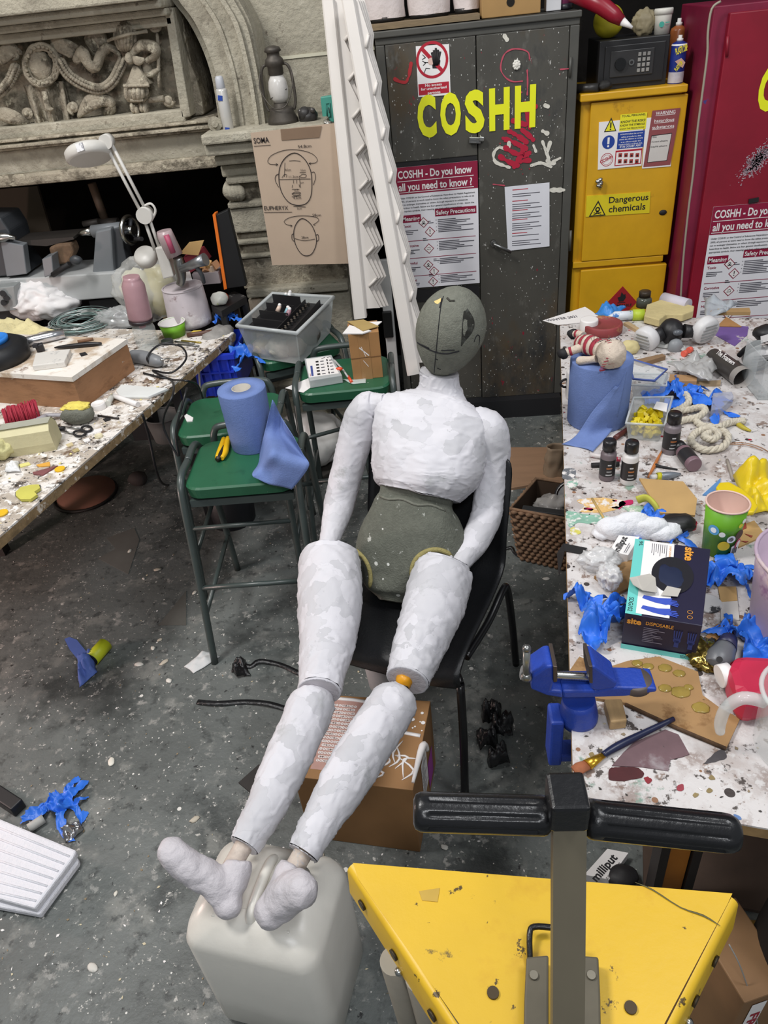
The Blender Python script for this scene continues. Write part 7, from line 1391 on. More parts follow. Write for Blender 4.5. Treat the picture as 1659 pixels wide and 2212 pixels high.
for (bx, by, sc_) in ((.62, .20, 1), (.62, .075, 1.1)):
    m.poly2(T, [((bx - .42) * LX, (by + .01) * LY_), ((bx - .40) * LX, (by + .05) * LY_), ((bx - .2) * LX, (by + .04) * LY_), ((bx - .02) * LX, (by + .06) * LY_), ((bx - .04) * LX, (by + .02) * LY_), (bx * LX, (by - .005) * LY_), ((bx - .1) * LX, (by - .03) * LY_), ((bx - .25) * LX, (by - .02) * LY_)], flat(0x3c54b8, .5), .0006)
    for i in range(4): m.line(T, [((bx - .12) * LX, (by - .01 + i * .012) * LY_), ((bx + .07 - .015 * abs(i - 1)) * LX, (by - .028 + i * .02) * LY_)], LX * .02, flat(0x3c54b8, .5), .0007)
m.ringd(T, .84 * LX, .13 * LY_, LX * .03, LX * .036, OR, .0004); m.ringd(T, .84 * LX, .07 * LY_, LX * .03, LX * .036, OR, .0004)
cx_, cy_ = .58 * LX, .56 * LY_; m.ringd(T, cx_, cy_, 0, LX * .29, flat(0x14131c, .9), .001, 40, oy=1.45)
m.build('print', th)
m = MB(); m.blob(T @ V((cx_ - .02 * LX, cy_ - .03 * LY_, -.004)), (LX * .22, LX * .34, .008), pm(0x15203e, .6), 4, .15, 2, sub=3); m.build('inner_gloves', th)
m = MB(); TC = pm(0xb9b4ac, .85, var=.05); m.prism([Z(*q9(x, y), BZ + hG + zz) for x, y, zz in ((662, 960, .008), (720, 948, .01), (810, 930, .004), (850, 960, .003), (862, 1068, .008), (760, 1050, .018), (690, 1010, .018))], (0, 0, .001), TC); m.prism([Z(*q9(x, y), BZ + hG + .004) for x, y in ((890, 1085), (935, 1018), (1035, 1040), (1010, 1095))], (0, 0, .001), TC); m.build('torn_flap', th)
nf = V((ex_.y, -ex_.x, 0)).normalized(); T2 = frame(P[3] - V((0, 0, hG)) + nf * .0022, ex_, FZ); m = MB()
m.rect(T2, 0, 0, LX, hG * .14, TEAL); TF(m, 'site', T2 @ M.Translation((0, 0, .0004)), LX * .04, hG * .77, LX * .19, hG * .15, OR, .035); TF(m, 'DISPOSABLE', T2 @ M.Translation((0, 0, .0004)), LX * .29, hG * .8, LX * .36, hG * .09, OR, .01)
for i in range(9): m.rect(T2, LX * .27, hG * (.70 - i * .048), LX * (.47 + .08 * math.sin(i * 1.7)), hG * (.715 - i * .048), flat(0x8a8698))
for cx_ in (.72, .9):
    m.ringd(T2, LX * cx_, hG * .5, 0, LX * .05, flat(0x2c3a78)); m.rect(T2, LX * (cx_ - .03), hG * .3, LX * (cx_ + .03), hG * .5, flat(0x2c3a78))
    for i in range(4): m.line(T2, [(LX * (cx_ - .04 + i * .026), hG * .55), (LX * (cx_ - .05 + i * .033), hG * .76)], LX * .018, flat(0x2c3a78))
TF(m, 'SDG102', T2 @ M.Translation((0, 0, .0004)), LX * .8, hG * .035, LX * .16, hG * .07, INK, .01); m.build('front_print', th)
glove(*q9(430, 1260), BZ, 'crumpled blue glove at the table edge left of the big glove box', .105, 1.2, 41, .9); glove(*q9(1330, 960), BZ, 'blue glove behind the big glove box near the purple bucket', .11, .3, 42, .5); glove(*q9(1500, 1430), BZ, 'blue glove squeezed between purple bucket and red bottle', .10, 1.8, 43, .6)
# right-edge vessels
c = Z(1722, 1360, BZ); r = 112 * mpp(c); th = thing('bucket', 'purple-stained translucent bucket at the right edge of the table', 'bucket', tuple(c)); PBM = pm(0xb09cae, .45, var=.1, vs=8, spots=(((200, 182, 176), 7, .52, .60), ((124, 74, 128), 9, .58, .68), ((214, 204, 200), 16, .64, .7)))
m = MB(); m.lathe([(r * .86, 0), (r, .15), (r * 1.04, .19), (r * 1.0, .19), (r * .84, .005), (0, .005)], PBM, TR(), 44, False); m.build('shell', th, local=True); m = MB(); m.tube([(r * 1.04 * math.cos(t), r * 1.04 * math.sin(t), .19) for t in [2 * PI * i / 40 for i in range(40)]], .004, PBM, 8, closed=True); m.build('rim', th, local=True)
disc(*q9(1225, 1150), BZ, 29, .006, pm(0xc4c2c0, .6, var=.1, spots=(((50, 50, 52), 9, .56, .6),)), 'plaster_disc', 'white disc with black smears half under the glove box', 'disc', None, False)
cp9 = fl(q9, [(1175, 1420), (1290, 1290), (1445, 1300), (1430, 1375), (1330, 1420)], .005, CARD, 'cardboard_piece', 'cardboard piece printed with digits beside the purple bucket', 'card'); T0, T1 = Z(*q9(1268, 1335), BZ + .0065), Z(*q9(1380, 1285), BZ + .0065); m = MB(); T = frame(T1, T0 - T1, V((-.3, -1, 0))); TF(m, '82314', T, 0, 0, (T0 - T1).length, .014, INKG, .01); m.build('printed_digits', cp9)
fl(q9, [(1300, 1020), (1430, 1020), (1440, 1120), (1320, 1130)], .004, CARDL, 'cardboard_piece', 'tan cardboard piece behind the white disc', 'card'); fl(q9, [(1320, 1128), (1440, 1115), (1455, 1260), (1320, 1270)], .003, pm(0xc9c4be, .6), 'paper_sheet', 'grey-white paper beside the white disc', 'paper')
m = MB(); m.blob(Z(*q9(1215, 1505), BZ + .012), (.035, .04, .016), pm(0xa08a48, .2, .9, var=.3, vs=30), 5, .2, 2, sub=4, ridged=.35); single(m, 'gold_foil', 'crumpled gold foil beside the glove box corner', 'foil')
th = thing('heat_tool', 'grey and navy rounded hand tool beside the gold foil', 'tool', tuple(Z(*q9(1320, 1520), BZ))); m = MB(); P = [Z(*q10(1312, 235), BZ + .02), Z(*q10(1345, 190), BZ + .022), Z(*q10(1385, 120), BZ + .022), Z(*q10(1410, 60), BZ + .02)]; m.tube(P[:3], [.018, .026, .021], pm(0x64666a, .4), 16, 4); m.build('body', th); m = MB(); m.tube(P[2:], [.0215, .016], flat(0x2a2a48, .4), 14); m.build('grip', th); m = MB(); m.cyl(Z(*q10(1348, 192), BZ + .043), Z(*q10(1348, 192), BZ + .047), .006, INK, 12); m.build('button', th)
th = thing('red_bottle', 'red plastic bottle with white cap lying behind the glass jug', 'bottle', tuple(Z(*q10(1560, 330), BZ))); m = MB(); slab(m, mp(q10, [(1400, 240), (1430, 170), (1480, 150), (1760, 165), (1760, 420), (1520, 470), (1440, 370)]), BZ + .07, .066, pm(0xc02848, .35, var=.08, alpha=.95), .018); m.build('body', th); m = MB(); m.cyl(Z(*q10(1415, 285), BZ + .04), Z(*q10(1345, 300), BZ + .038), .022, WHITE, 22); m.build('cap', th)
c = Z(1712, 1625, BZ); r = 92 * mpp(c); th = thing('glass_jug', 'clear glass measuring jug with handle at the right edge', 'jug', tuple(c)); JG = clear(0xdcdedc, .3, .04); JG2 = clear(0xdfe2e0, .5, .05)
m = MB(); m.lathe([(0, .003), (r * .8, .003), (r * .9, .02), (r * .98, .13), (r * 1.03, .15)], JG, TR(), 40, False); m.build('body', th, local=True); m = MB(); m.tube([(r * 1.03 * math.cos(t), r * 1.03 * math.sin(t), .15) for t in [2 * PI * i / 40 for i in range(40)]], .004, JG2, 8, closed=True); m.build('rim', th, local=True)
m = MB(); ax_ = V((-1, .1, 0)).normalized(); m.tube([ax_ * r * .95 + V((0, 0, .128)), ax_ * (r + .03) + V((0, 0, .135)), ax_ * (r + .052) + V((0, 0, .11)), ax_ * (r + .056) + V((0, 0, .07)), ax_ * (r + .052) + V((0, 0, .045))], [.011, .011, .010, .010, .008], JG2, 14, 5); m.build('handle', th, local=True)
# vise
VB = pm(0x2040a0, .4, var=.1, vs=20, bump=.2, bs=120); VS = pm(0x5a4f48, .4, .6, var=.15)
th = thing('bench_vise', 'blue clamp-on bench vise at the near left edge of the right table', 'vise', tuple(Z(*q10(450, 550), BZ)))
vc = Z(*q10(445, 560), BZ); k = mpp(vc) * .337; vy = vc.y
def VV(x, y, dy=0): return Y(*q10(x, y), vy + dy)
def vpr(pts, y0, dep, mat, bev=.004):
    m_.prism([VV(x, y, y0) for x, y in pts], (0, dep, 0), mat, bev)
m_ = MB(); m_.tube([VV(445, 575), VV(445, 540), VV(445, 470), VV(445, 440)], [118 * k, 122 * k, 108 * k, 100 * k], VB, 28); m_.build('base', th)
m_ = MB(); vpr([(340, 395), (560, 395), (690, 372), (948, 380), (948, 402), (740, 432), (345, 442)], -.025, .05, VB); m_.build('bed', th)
m_ = MB(); vpr([(520, 238), (552, 238), (694, 340), (684, 372), (560, 395), (520, 380)], -.026, .052, VB); vpr([(510, 236), (534, 236), (536, 345), (514, 345)], -.029, .056, VS, .001); m_.build('fixed_jaw', th)
m_ = MB(); vpr([(138, 350), (150, 300), (245, 236), (284, 236), (284, 345), (270, 392), (345, 398), (345, 442), (240, 425), (140, 385)], -.026, .052, VB); vpr([(282, 236), (308, 238), (308, 335), (284, 340)], -.029, .056, VS, .001); m_.build('sliding_jaw', th)
m_ = MB(); p0, p1 = VV(300, 292), VV(530, 305); n_ = 22
m_.tube([p0.lerp(p1, i / (n_ * 2)) for i in range(n_ * 2 + 1)], [(.0085 if i % 2 else .0068) for i in range(n_ * 2 + 1)], CHROME, 14); m_.build('screw', th)
m_ = MB(); m_.cyl(VV(140, 285), VV(80, 275), .013, pm(0x9a9c98, .4, .7), 16); m_.tube([VV(112, 122, -.02), VV(110, 290, -.02)], .0065, pm(0x9a9c98, .35, .8), 10); m_.blob(VV(112, 122, -.02), (.008,) * 3, STEEL, 1, .02, sub=2); m_.blob(VV(110, 300, -.02), (.011,) * 3, STEEL, 1, .02, sub=2); m_.build('handle', th)
m_ = MB(); q = Z(*q10(810, 285), VV(810, 300).z + .012); m_.lathe([(.029, -.014), (.029, .0), (.027, .003), (0, .003)], pm(0x5e5450, .5, .3), TR((VV(810, 318).x, vy, VV(810, 318).z)), 30); m_.build('anvil', th)
m_ = MB(); ed = Z(*q10(350, 560), BZ); m_.box((Z(1222, 1590, BZ).x - .012, vc.y, BZ - .05), (.025, .05, .13), VB, bev=.005); m_.box((Z(1222, 1590, BZ).x + .02, vc.y, BZ - .10), (.08, .04, .02), VB, bev=.004); m_.build('table_clamp', th)
boxpx('wood_block', 'pale pine block beside the blue vise', 'wood', mp(q10, [(608, 445), (722, 442), (757, 580), (650, 592)]), BZ, .024, pm(0xb49468, .6, var=.15, vs=14, stretch=(6, 1, 6)))
m = MB(); slab(m, mp(q10, [(360, 300), (450, 172), (620, 245), (760, 200), (960, 172), (1210, 270), (1240, 420), (1350, 500), (1480, 570), (1395, 752), (1080, 620), (750, 470), (560, 440)]), BZ + .008, .007, pm(0x9d7a50, .55, var=.15, vs=10, spots=(((120, 84, 44), 9, .58, .66), ((196, 172, 104), 7, .66, .72), ((70, 46, 30), 20, .68, .72)))); th = thing('cardboard_sheet', 'large resin-soaked corrugated cardboard under the vise', 'card', tuple(Z(*q10(950, 450), BZ))); m.build('panel', th)
m = MB()
for x, y, rx in ((1000, 245, 45), (890, 235, 38), (1090, 280, 40), (1000, 375, 42), (1150, 370, 30), (820, 215, 36), (1230, 500, 55), (1100, 400, 60)): p = Z(*q10(x, y), BZ + .009); m.blob(p, (rx * k, rx * k * .8, .0025), pm(0x9a8440, .12, var=.2, vs=20, alpha=.85), x, .15, 2, sub=3)
m.build('resin_drops', th); m = MB(); P = [Z(*q10(x, y), BZ + .004) for x, y in ((745, 478), (1080, 632), (1390, 762))]; m.tube(P, .0045, pm(0x4a3420, .8, var=.4, vs=80), 6); m.build('corrugated_edge', th)
th = thing('paint_brush', 'flat paint brush with navy handle lying at the near table corner', 'brush', tuple(Z(*q10(700, 760), BZ)))
m = MB(); m.tube([Z(*q10(600, 805), BZ + .008), Z(*q10(700, 745), BZ + .010), Z(*q10(860, 665), BZ + .010), Z(*q10(1055, 572), BZ + .012)], [.0055, .0075, .006, .0045], pm(0x1c2240, .35, var=.1, spots=(((140, 90, 90), 20, .62, .68),)), 12, 4); m.build('handle', th)
m = MB(); m.tube([Z(*q10(500, 868), BZ + .008), Z(*q10(605, 803), BZ + .008)], [.011, .0058], pm(0xc89a30, .25, .8), 12, flatn=.6); m.build('ferrule', th); m = MB(); m.tube([Z(*q10(415, 908), BZ + .005), Z(*q10(450, 888), BZ + .007), Z(*q10(505, 865), BZ + .008)], [.010, .012, .010], pm(0x9a5c3c, .8, var=.2, vs=60), 12, flatn=.4); m.build('bristles', th)
fl(q10, [(658, 872), (730, 790), (800, 722), (1000, 640), (1085, 672), (1155, 798), (1110, 815), (1035, 832), (1020, 905), (850, 880)], .002, pm(0x6c5458, .8, var=.15, vs=16, spots=(((150, 140, 142), 9, .56, .66),)), 'sandpaper', 'torn purple-brown sandpaper beside the paint brush', 'sandpaper')
# ================================================================ FLOOR THINGS
y0 = Z(895, 1841, 0).y; zc = Y(892, 1707, y0).z
P = [Z(634, 1677, zc), Z(892, 1707, zc), Z(930, 1514, zc), Z(697, 1500, zc)]
th = thing('cardboard_box', 'brown cardboard box smeared with white glue under the mannequin legs', 'box', tuple(sum(P, V()) / 4 - V((0, 0, zc)))); BROWN = pm(0x8e6840, .7, var=.12, vs=6)
m = MB(); m.prism(P, (0, 0, -zc), BROWN, .002); m.build('carton', th)
e0, e1 = P[1] - P[0], P[3] - P[0]; L0_, L1_ = e0.length, e1.length; T = frame(P[0] + V((0, 0, .001)), e0, e1); GL = pm(0xdcd8d6, .35, var=.05)
m = MB()
for i in range(9):
    x = L0_ * (.16 + i * .024)
    for j in range(16): m.ringd(T, x + .002 * math.sin(j * 2 + i), L1_ * (.2 + j * .045), .0018, .0042, GL, .0004, 8)
for i in range(14): x = L0_ * (.62 + .3 * R.random()); y_ = L1_ * (.05 + .45 * R.random()); m.tube([T @ V((x, y_, 0)), T @ V((x + R.uniform(-.03, .03), y_ + R.uniform(.01, .06), 0)), T @ V((x + R.uniform(-.04, .04), y_ + R.uniform(.03, .08), 0))], [.001, .0035, .001], GL, 6, 3)
m.tube([T @ V((L0_ * .16, L1_ * .96, 0)), T @ V((L0_ * .5, L1_ * .93, 0)), T @ V((L0_ * .72, L1_ * .66, 0)), T @ V((L0_ * .98, L1_ * .6, 0))], .006, GL, 6, 4, flatn=.4)
for i in range(14): m.ringd(T, L0_ * (.75 + .24 * R.random()), L1_ * (.65 + .3 * R.random()), 0, R.uniform(.002, .006), GL, .0004, 10)
tag(m.build('glue_smears', th), kind='stuff')
m = MB(); m.rect(T, L0_ * .12, L1_ * .1, L0_ * .5, L1_ * .95, pm(0xb08a80, .4, var=.2), -.0004); m.build('print', th)
nx = (P[2] - P[1]).normalized(); T2 = frame(P[1] - V((0, 0, zc)) + nx.cross(FZ) * .0012, nx, FZ); m = MB(); Ls = (P[2] - P[1]).length; m.rect(T2, Ls * .35, zc * .3, Ls * .6, zc * .85, WHITE); m.rect(T2, Ls * .62, zc * .1, Ls * .85, zc * .5, flat(0x9c3c98)); 
for i in range(9): m.rect(T2, Ls * .37, zc * (.36 + i * .05), Ls * (.5 + .05 * math.sin(i * 2)), zc * (.375 + i * .05), INKG, .0005)
m.build('side_label', th)
m = MB(); m.tube([P[1] + V((0, .02, .002)) * 1, P[1].lerp(P[2], .45) + V((.003, 0, .004)), P[1].lerp(P[2], .5) + V((.012, 0, -.03))], [.004, .010, .006], GL, 8, 4); m.build('glue_drip', th)
c = Z(828, 1500, 0) + V((0, .05, 0)); r = 40 * mpp(c); th = thing('bucket', 'small translucent bucket of white balls behind the cardboard box', 'bucket', tuple(c)); hB_ = .17
m = MB(); m.lathe([(r * .8, 0), (r, hB_), (r * .97, hB_), (r * .77, .005), (0, .005)], pm(0xb5aeae, .35, var=.1, alpha=.8), TR(), 30, False); m.build('shell', th, local=True); m = MB(); m.tube([(r * math.cos(t), r * math.sin(t), hB_) for t in [2 * PI * i / 30 for i in range(30)]], .004, pm(0xc8c4c4, .4, var=.1), 8, closed=True); m.build('rim', th, local=True)
for i, (x, y, z) in enumerate(((-.4, -.35, .92), (.15, -.5, .9), (.5, .0, .95), (-.3, .3, .95), (.1, .1, 1.05), (-.6, 0, .8), (.35, .5, .9))):
    m = MB(); m.blob((c.x + x * r, c.y + y * r, z * hB_ - .012), (r * .3, r * .3, r * .34), pm(0xc9c0bc, .4, var=.03), i, .02, sub=3); single(m, 'white_ball', 'egg-like white ball in the small translucent bucket', 'ball', 'white balls in the bucket')
SHB = pm(0x1c1c1e, .25, var=.2, vs=20, bump=.4, bs=60)
def ribbon(pts, w_, name, label, cat, mat=SHB, z=.004, group=None):
    m = MB(); m.tube([Z(x, y, z + .006 * (i % 2)) for i, (x, y) in enumerate(pts)], w_, mat, 6, 4, flatn=.25); return single(m, name, label, cat, group)
ribbon([(426, 1516), (470, 1519), (530, 1516), (580, 1520), (620, 1532)], .011, 'tape_strip', 'crumpled black tape strip on the floor left of the mannequin knees', 'tape'); ribbon([(505, 1452), (512, 1432), (540, 1440), (560, 1428), (605, 1436), (650, 1456)], .010, 'tape_strip', 'twisted black tape strip at the foot of the nearest stool', 'tape')
ribbon([(1090, 1186), (1104, 1182), (1110, 1192), (1120, 1200)], .008, 'tape_strip', 'curled black tape scrap beside the wicker basket', 'tape')
m = MB(); rag(m, [(500, 1435), (530, 1425), (540, 1462), (510, 1468)], 0, .05, SHB, 14, 14); single(m, 'plastic_scrap', 'crumpled black and white plastic scrap at the stool foot', 'plastic')
m = MB()
for i, (x, y) in enumerate(((1060, 1545), (1085, 1575), (1050, 1600), (1075, 1640))): rag(m, [(x - 22, y - 14), (x + 20, y - 22), (x + 26, y + 18), (x - 16, y + 24)], 0, .08, SHB, 20 + i, 10, .001, 20)
single(m, 'plastic_scrap', 'heap of crumpled black plastic beside the chair leg', 'plastic')
m = MB(); rag(m, [(398, 1440), (440, 1408), (474, 1420), (420, 1455)], 0, .015, pm(0xc6c8c8, .8, var=.03), 5, 12); single(m, 'cloth_strip', 'white cloth strip on the floor beside the stool foot', 'cloth')
th = thing('yellow_tin', 'lime yellow tube lying on the floor at the left', 'tin', tuple(Z(205, 1400, 0))); p0, p1 = Z(222, 1398, .026), Z(198, 1425, .026); m = MB(); m.tube([p0 + (p0 - p1) * .25, p1], .027, pm(0xb8c024, .45, var=.05), 26); m.build('tube', th); m = MB(); m.tube([p1 - (p1 - p0) * .02, p1 + (p1 - p0) * .01], .025, flat(0x1c1c18), 24); m.build('dark_opening', th)
CLB = pm(0x4d64a8, .8, var=.08); flatpoly([(139, 1380), (150, 1376), (166, 1382), (187, 1408), (168, 1424), (150, 1402)], 0, .004, CLB, 'blue_cloth', 'flat blue cloth piece beside the lime tube', 'cloth')
m = MB(); rag(m, [(172, 1425), (206, 1412), (212, 1455), (170, 1486)], 0, .05, CLB, 8, 16); single(m, 'blue_cloth', 'crumpled blue cloth spilling from the lime tube', 'cloth')
glove(128, 1745, 0, 'blue rubber glove on the floor above the polystyrene slab', .12, .4, 51, .4)
m = MB(); rag(m, [(135, 1790), (175, 1778), (180, 1800), (150, 1822)], 0, .05, pm(0xb8b8ba, .15, .9, var=.2), 9, 16); single(m, 'foil_scrap', 'crumpled silver foil on the floor beside the polystyrene slab', 'foil')
stick('cardboard_tube', 'short grey tube between glove and polystyrene slab', 'tube', [(62, 1790), (95, 1768)], .014, pm(0xa8a8a4, .6), 0)
PSM = pm(0xdcdce2, .8, var=.03, bump=.4, bs=90); m = MB(); zs = .05
slab(m, [(-60, 1735), (0, 1768), (165, 1836), (158, 1852), (75, 1962), (-60, 1925)], zs, .026, PSM, .006); slab(m, [(-60, 1750), (167, 1850), (170, 1860), (85, 1975), (-60, 1948)], zs - .024, .024, PSM, .006); th = thing('polystyrene_slab', 'ridged white polystyrene slab at the lower left edge', 'polystyrene', tuple(Z(40, 1860, 0))); m.build('slab', th)
m = MB()
for i in range(7): m.tube([Z(-60, 1765 + i * 25, zs + .001), Z(150 - i * 12, 1850 + i * 16, zs + .001)], .003, PSM, 6, flatn=.5)
tag(m.build('ridges', th), kind='stuff')
m = MB(); m.box((Z(5, 1722, .02)), (.16, .04, .04), pm(0x1b1c1e, .5, var=.15), (0, 0, -.5), .004); single(m, 'metal_foot', 'black metal bar end on the floor at the left edge', 'bar')
flatpoly([(515, 1690), (560, 1650), (570, 1680), (545, 1715)], 0, .006, pm(0x2c2826, .7), 'rubber_mat', 'dark flat scrap on the floor left of the cardboard box', 'scrap')
SC = ((1180, 1250), (345, 1382), (330, 1400), (300, 1435), (355, 1430), (240, 1645), (455, 1905), (480, 1850), (1300, 1300), (960, 1830), (420, 1770), (250, 1930), (200, 2090), (690, 1850), (280, 1190), (310, 1250), (340, 1230), (420, 1280), (365, 1470), (590, 1760), (1160, 1420))
for i, (x, y) in enumerate(SC):
    m = MB(); p = Z(x, y, .002); s_ = R.uniform(.008, .018); m.blob(p, (s_, s_ * .6, .003), (pm(0xcfccc4, .7, var=.1), pm(0xb8b0a0, .7), pm(0xd8d4c8, .6))[i % 3], i, .35, 2.5, rot=(0, 0, i), sub=2); single(m, 'floor_flake', 'pale fleck of dried plaster or paper on the grey floor', 'scrap', 'pale flecks on the floor')
# basket, board, paper bag
P0 = Z(1124, 1207, 0); zr = Y(1103, 1099, P0.y - .01).z; RM = [Z(1103, 1099, zr), Z(1250, 1126, zr), Z(1280, 1052, zr), Z(1158, 1034, zr)]; cc = sum(RM, V()) / 4; BT = [cc + (p - cc) * .86 - V((0, 0, zr)) for p in RM]; BT[0] = P0
th = thing('wicker_basket', 'brown woven wicker basket on the floor under the right table edge', 'basket', (cc.x, cc.y, 0)); WK = pm(0x7a5f48, .8, var=.3, vs=40)
m = MB(); rows = 13; 
for side in range(4):
    a0, a1, c0_, c1_ = RM[side], RM[(side + 1) % 4], BT[side], BT[(side + 1) % 4]; m.prism([a0.lerp(c0_, .02), a1.lerp(c1_, .02), c1_, c0_], (cc - (a0 + a1) / 2).normalized() * .004, pm(0x453528, .9)); nc = 9; out = ((a0 + a1) / 2 - cc); out.z = 0; out.normalize()
    for i in range(rows):
        for j in range(nc):
            v = (i + .5) / rows; u0, u1 = (j + (i % 2) * .5) / nc, (j + 1 + (i % 2) * .5) / nc; u1 = min(u1, 1); A_0 = a0.lerp(a1, u0).lerp(c0_.lerp(c1_, u0), v); A_1 = a0.lerp(a1, u1).lerp(c0_.lerp(c1_, u1), v); mid = (A_0 + A_1) / 2 + out * .007
            m.tube([A_0, mid, A_1], [.003, zr / rows * .48, .003], WK, 6, 3)
tag(m.build('woven_wall', th), kind='stuff'); m = MB(); m.tube(RM, .007, WK, 8, closed=True); m.build('rim', th)
m = MB(); p0, p1 = Z(1128, 1098, zr - .005), Z(1240, 1112, zr - .005); d = (p1 - p0); m.box((p0 + p1) / 2 - V((0, 0, .01)), (d.length, .035, .03), flat(0x232528, .5), (0, 0, math.atan2(d.y, d.x)), .004); single(m, 'black_case', 'black flat-topped case lying in the wicker basket', 'case')
c = Z(1232, 1070, zr); m = MB(); m.lathe([(.055, .0), (.06, .012), (.05, .0), (.02, -.03), (0, -.032)], pm(0x1c181a, .2, var=.2, spots=(((150, 130, 150), 8, .62, .68),)), TR(c, (.5, -.5, 0)), 30); single(m, 'paint_bowl', 'dark paint bowl with pale rim standing in the wicker basket', 'bowl')
m = MB(); m.blob(cc - V((0, -.02, .07)), (.08, .06, .06), clear(0xb8b4b0, .6, .1), 3, .2, 2, sub=4, ridged=.3); single(m, 'plastic_wrap', 'crinkled clear wrap inside the wicker basket', 'plastic')
flatpoly([(1060, 966), (1195, 966), (1220, 1050), (1141, 1048), (1085, 1058), (1040, 1062)], 0, .012, pm(0x9a7a60, .6, var=.1, vs=4, stretch=(1, 6, 1)), 'plywood_sheet', 'thin plywood sheet lying on the floor behind the basket', 'board')
m = MB(); pb = Z(1200, 1036, 0); 
def pbf(u, v): a_ = u * 2 * PI; h_ = v * .16; k_ = 1 + .25 * noise.noise(V((math.cos(a_) * 2, math.sin(a_) * 2, v * 4))); return V((pb.x + math.cos(a_) * .05 * k_ * (1 - .15 * v), pb.y + .03 + math.sin(a_) * .03 * k_, h_))
m.grid(pbf, 28, 12, pm(0x94806a, .7, var=.1, ridge=.4, bs=25), .001); single(m, 'paper_bag', 'crumpled kraft paper bag standing beside the right table leg', 'bag')
th, P = carton((1312, 1833), (1358, 1842), (1316, 1900), (1262, 1889), .03, 'white putty carton lying on the floor behind the yellow trolley', z0=0)
m = MB(); T = frame(P[3] + V((0, 0, .0008)), P[0] - P[3], P[3] - P[2]); L_ = (P[0] - P[3]).length; W_ = (P[2] - P[3]).length; TF(m, 'milliput', T, L_ * .05, -W_ * .55, L_ * .92, W_ * .32, INK, .03); TF(m, 'SUPERFINE WHITE', T, L_ * .3, -W_ * .8, L_ * .6, W_ * .1, INK, .01); m.build('lettering', th)
m = MB(); m.blob(Z(1345, 1893, .02), (.04, .03, .02), flat(0x1c1a1c), 4, .1, sub=3); single(m, 'black_lump', 'black rounded object beside the putty carton on the floor', 'knob')
m = MB(); p = Z(1500, 1880, 0); m.prism([p + V((-.14, -.05, 0)), p + V((.3, -.15, 0)), p + V((.3, .1, 0)), p + V((-.1, .12, 0))], (0, 0, .012), pm(0x4a3a30, .8, var=.2)); single(m, 'floor_board', 'dark brown board on the floor under the right table', 'board')
# ================================================================ YELLOW TROLLEY
YT = pm(0xd9b02a, .42, var=.06, vs=4, bump=.05, bs=50, spots=(((200, 152, 36), 5, .54, .70), ((84, 66, 30), 30, .665, .69), ((120, 98, 44), 13, .67, .71), ((60, 48, 28), 26, .10, .86, 'v'))); ty = .45
zt_ = Y(1215, 2140, .47).z; tz = zt_
top = [(762, 1864), (1582, 1930), (1572, 1952), (1420, 2240), (1390, 2290), (1040, 2290), (1012, 2240), (775, 1900)]
th = thing('hand_truck', 'yellow hand truck with black ribbed handle grips in the foreground', 'hand truck', (Y(1222, 2140, .45).x, .5, 0))
TP = [Z(x, y, tz) for x, y in top]; m = MB(); m.prism(TP, (0, 0, -.004), YT)
def flank(pts, nm=None):                                     # folded-down side of the tray
    a0, a1 = [Z(*p, tz) for p in pts]; d = (a1 - a0).normalized(); o_ = d.cross(FZ).normalized(); cen = sum(TP, V()) / 8
    if o_.dot(a0 - cen) < 0: o_ = -o_
    rows_ = []
    for t in (0, .35, .7, 1.05, 1.4): rows_.append((o_ * .012 * math.sin(t), -.012 * (1 - math.cos(t))))
    rows_.append((o_ * .016, -.075))
    vs = []; n_ = len(rows_)
    for a in (a0, a1): vs += [a + o + V((0, 0, z)) for o, z in rows_]
    m.add(vs, [(i, i + 1, n_ + i + 1, n_ + i) for i in range(n_ - 1)], YT, None, True); return a0, a1, o_
fl1 = flank(((762, 1866), (1040, 2290))); fl2 = flank(((1580, 1938), (1400, 2290))); m.build('tray', th)
for (a0, a1, o_), fs_ in ((fl1, (.14, .42, .72)), (fl2, (.3, .55))):
    for f_ in fs_: m = MB(); c = a0.lerp(a1, f_) + o_ * .0145 - V((0, 0, .04)); m.cyl(c, c + o_ * .004, .009, pm(0x3a3020, .5, .3), 16); m.build('rivet', th)
for x, y in ((1065, 2146), (1362, 2178)): m = MB(); c = Z(x, y, tz); m.cyl(c, c + V((0, 0, .004)), .0085, pm(0x4a3c28, .5, .4), 16); m.build('rivet', th)
for (a0, a1, o_), f_ in ((fl1, .46), (fl2, .62)): c = a0.lerp(a1, f_) + o_ * .018 - V((0, 0, .068)); m = MB(); m.blob(c, (.007, .007, .007), CHROME, 1, .02, sub=3); m.build('stud', th)
m = MB(); m.tube([Z(x, y, tz + .002) for x, y in ((1372, 1906), (1410, 1922), (1470, 1960), (1520, 1978), (1556, 2000))], [.0004, .0012, .0009, .0016, .0004], flat(0x5c5838), 6, 3, flatn=.4); m.build('scratch', th)
m = MB(); m.prism([Z(x, y, tz + .0012) for x, y in ((905, 1925), (950, 1918), (945, 1948), (912, 1945))], (0, 0, -.001), pm(0xb8963c, .5)); m.build('tape_residue', th)
px_ = Y(1224, 1760, ty); zh = px_.z; DM = pm(0x7a7260, .5, .4, var=.12, vs=6, stretch=(1, 1, .2)); pw = 72 * mpp(px_)
p0, p1 = Y(1225, 1770, ty + .012), Y(1222, 2275, .335); p1 = p0 + (p1 - p0) * ((p0.z - tz + .01) / (p0.z - p1.z)); pd = (p0 - p1).normalized(); ps = FX - pd * pd.x; ps.normalize(); pf = ps.cross(pd)
def pq(p, w_, o_): return [p - ps * w_ + pf * o_, p + ps * w_ + pf * o_, p + ps * w_ + pf * (o_ + .018), p - ps * w_ + pf * (o_ + .018)]
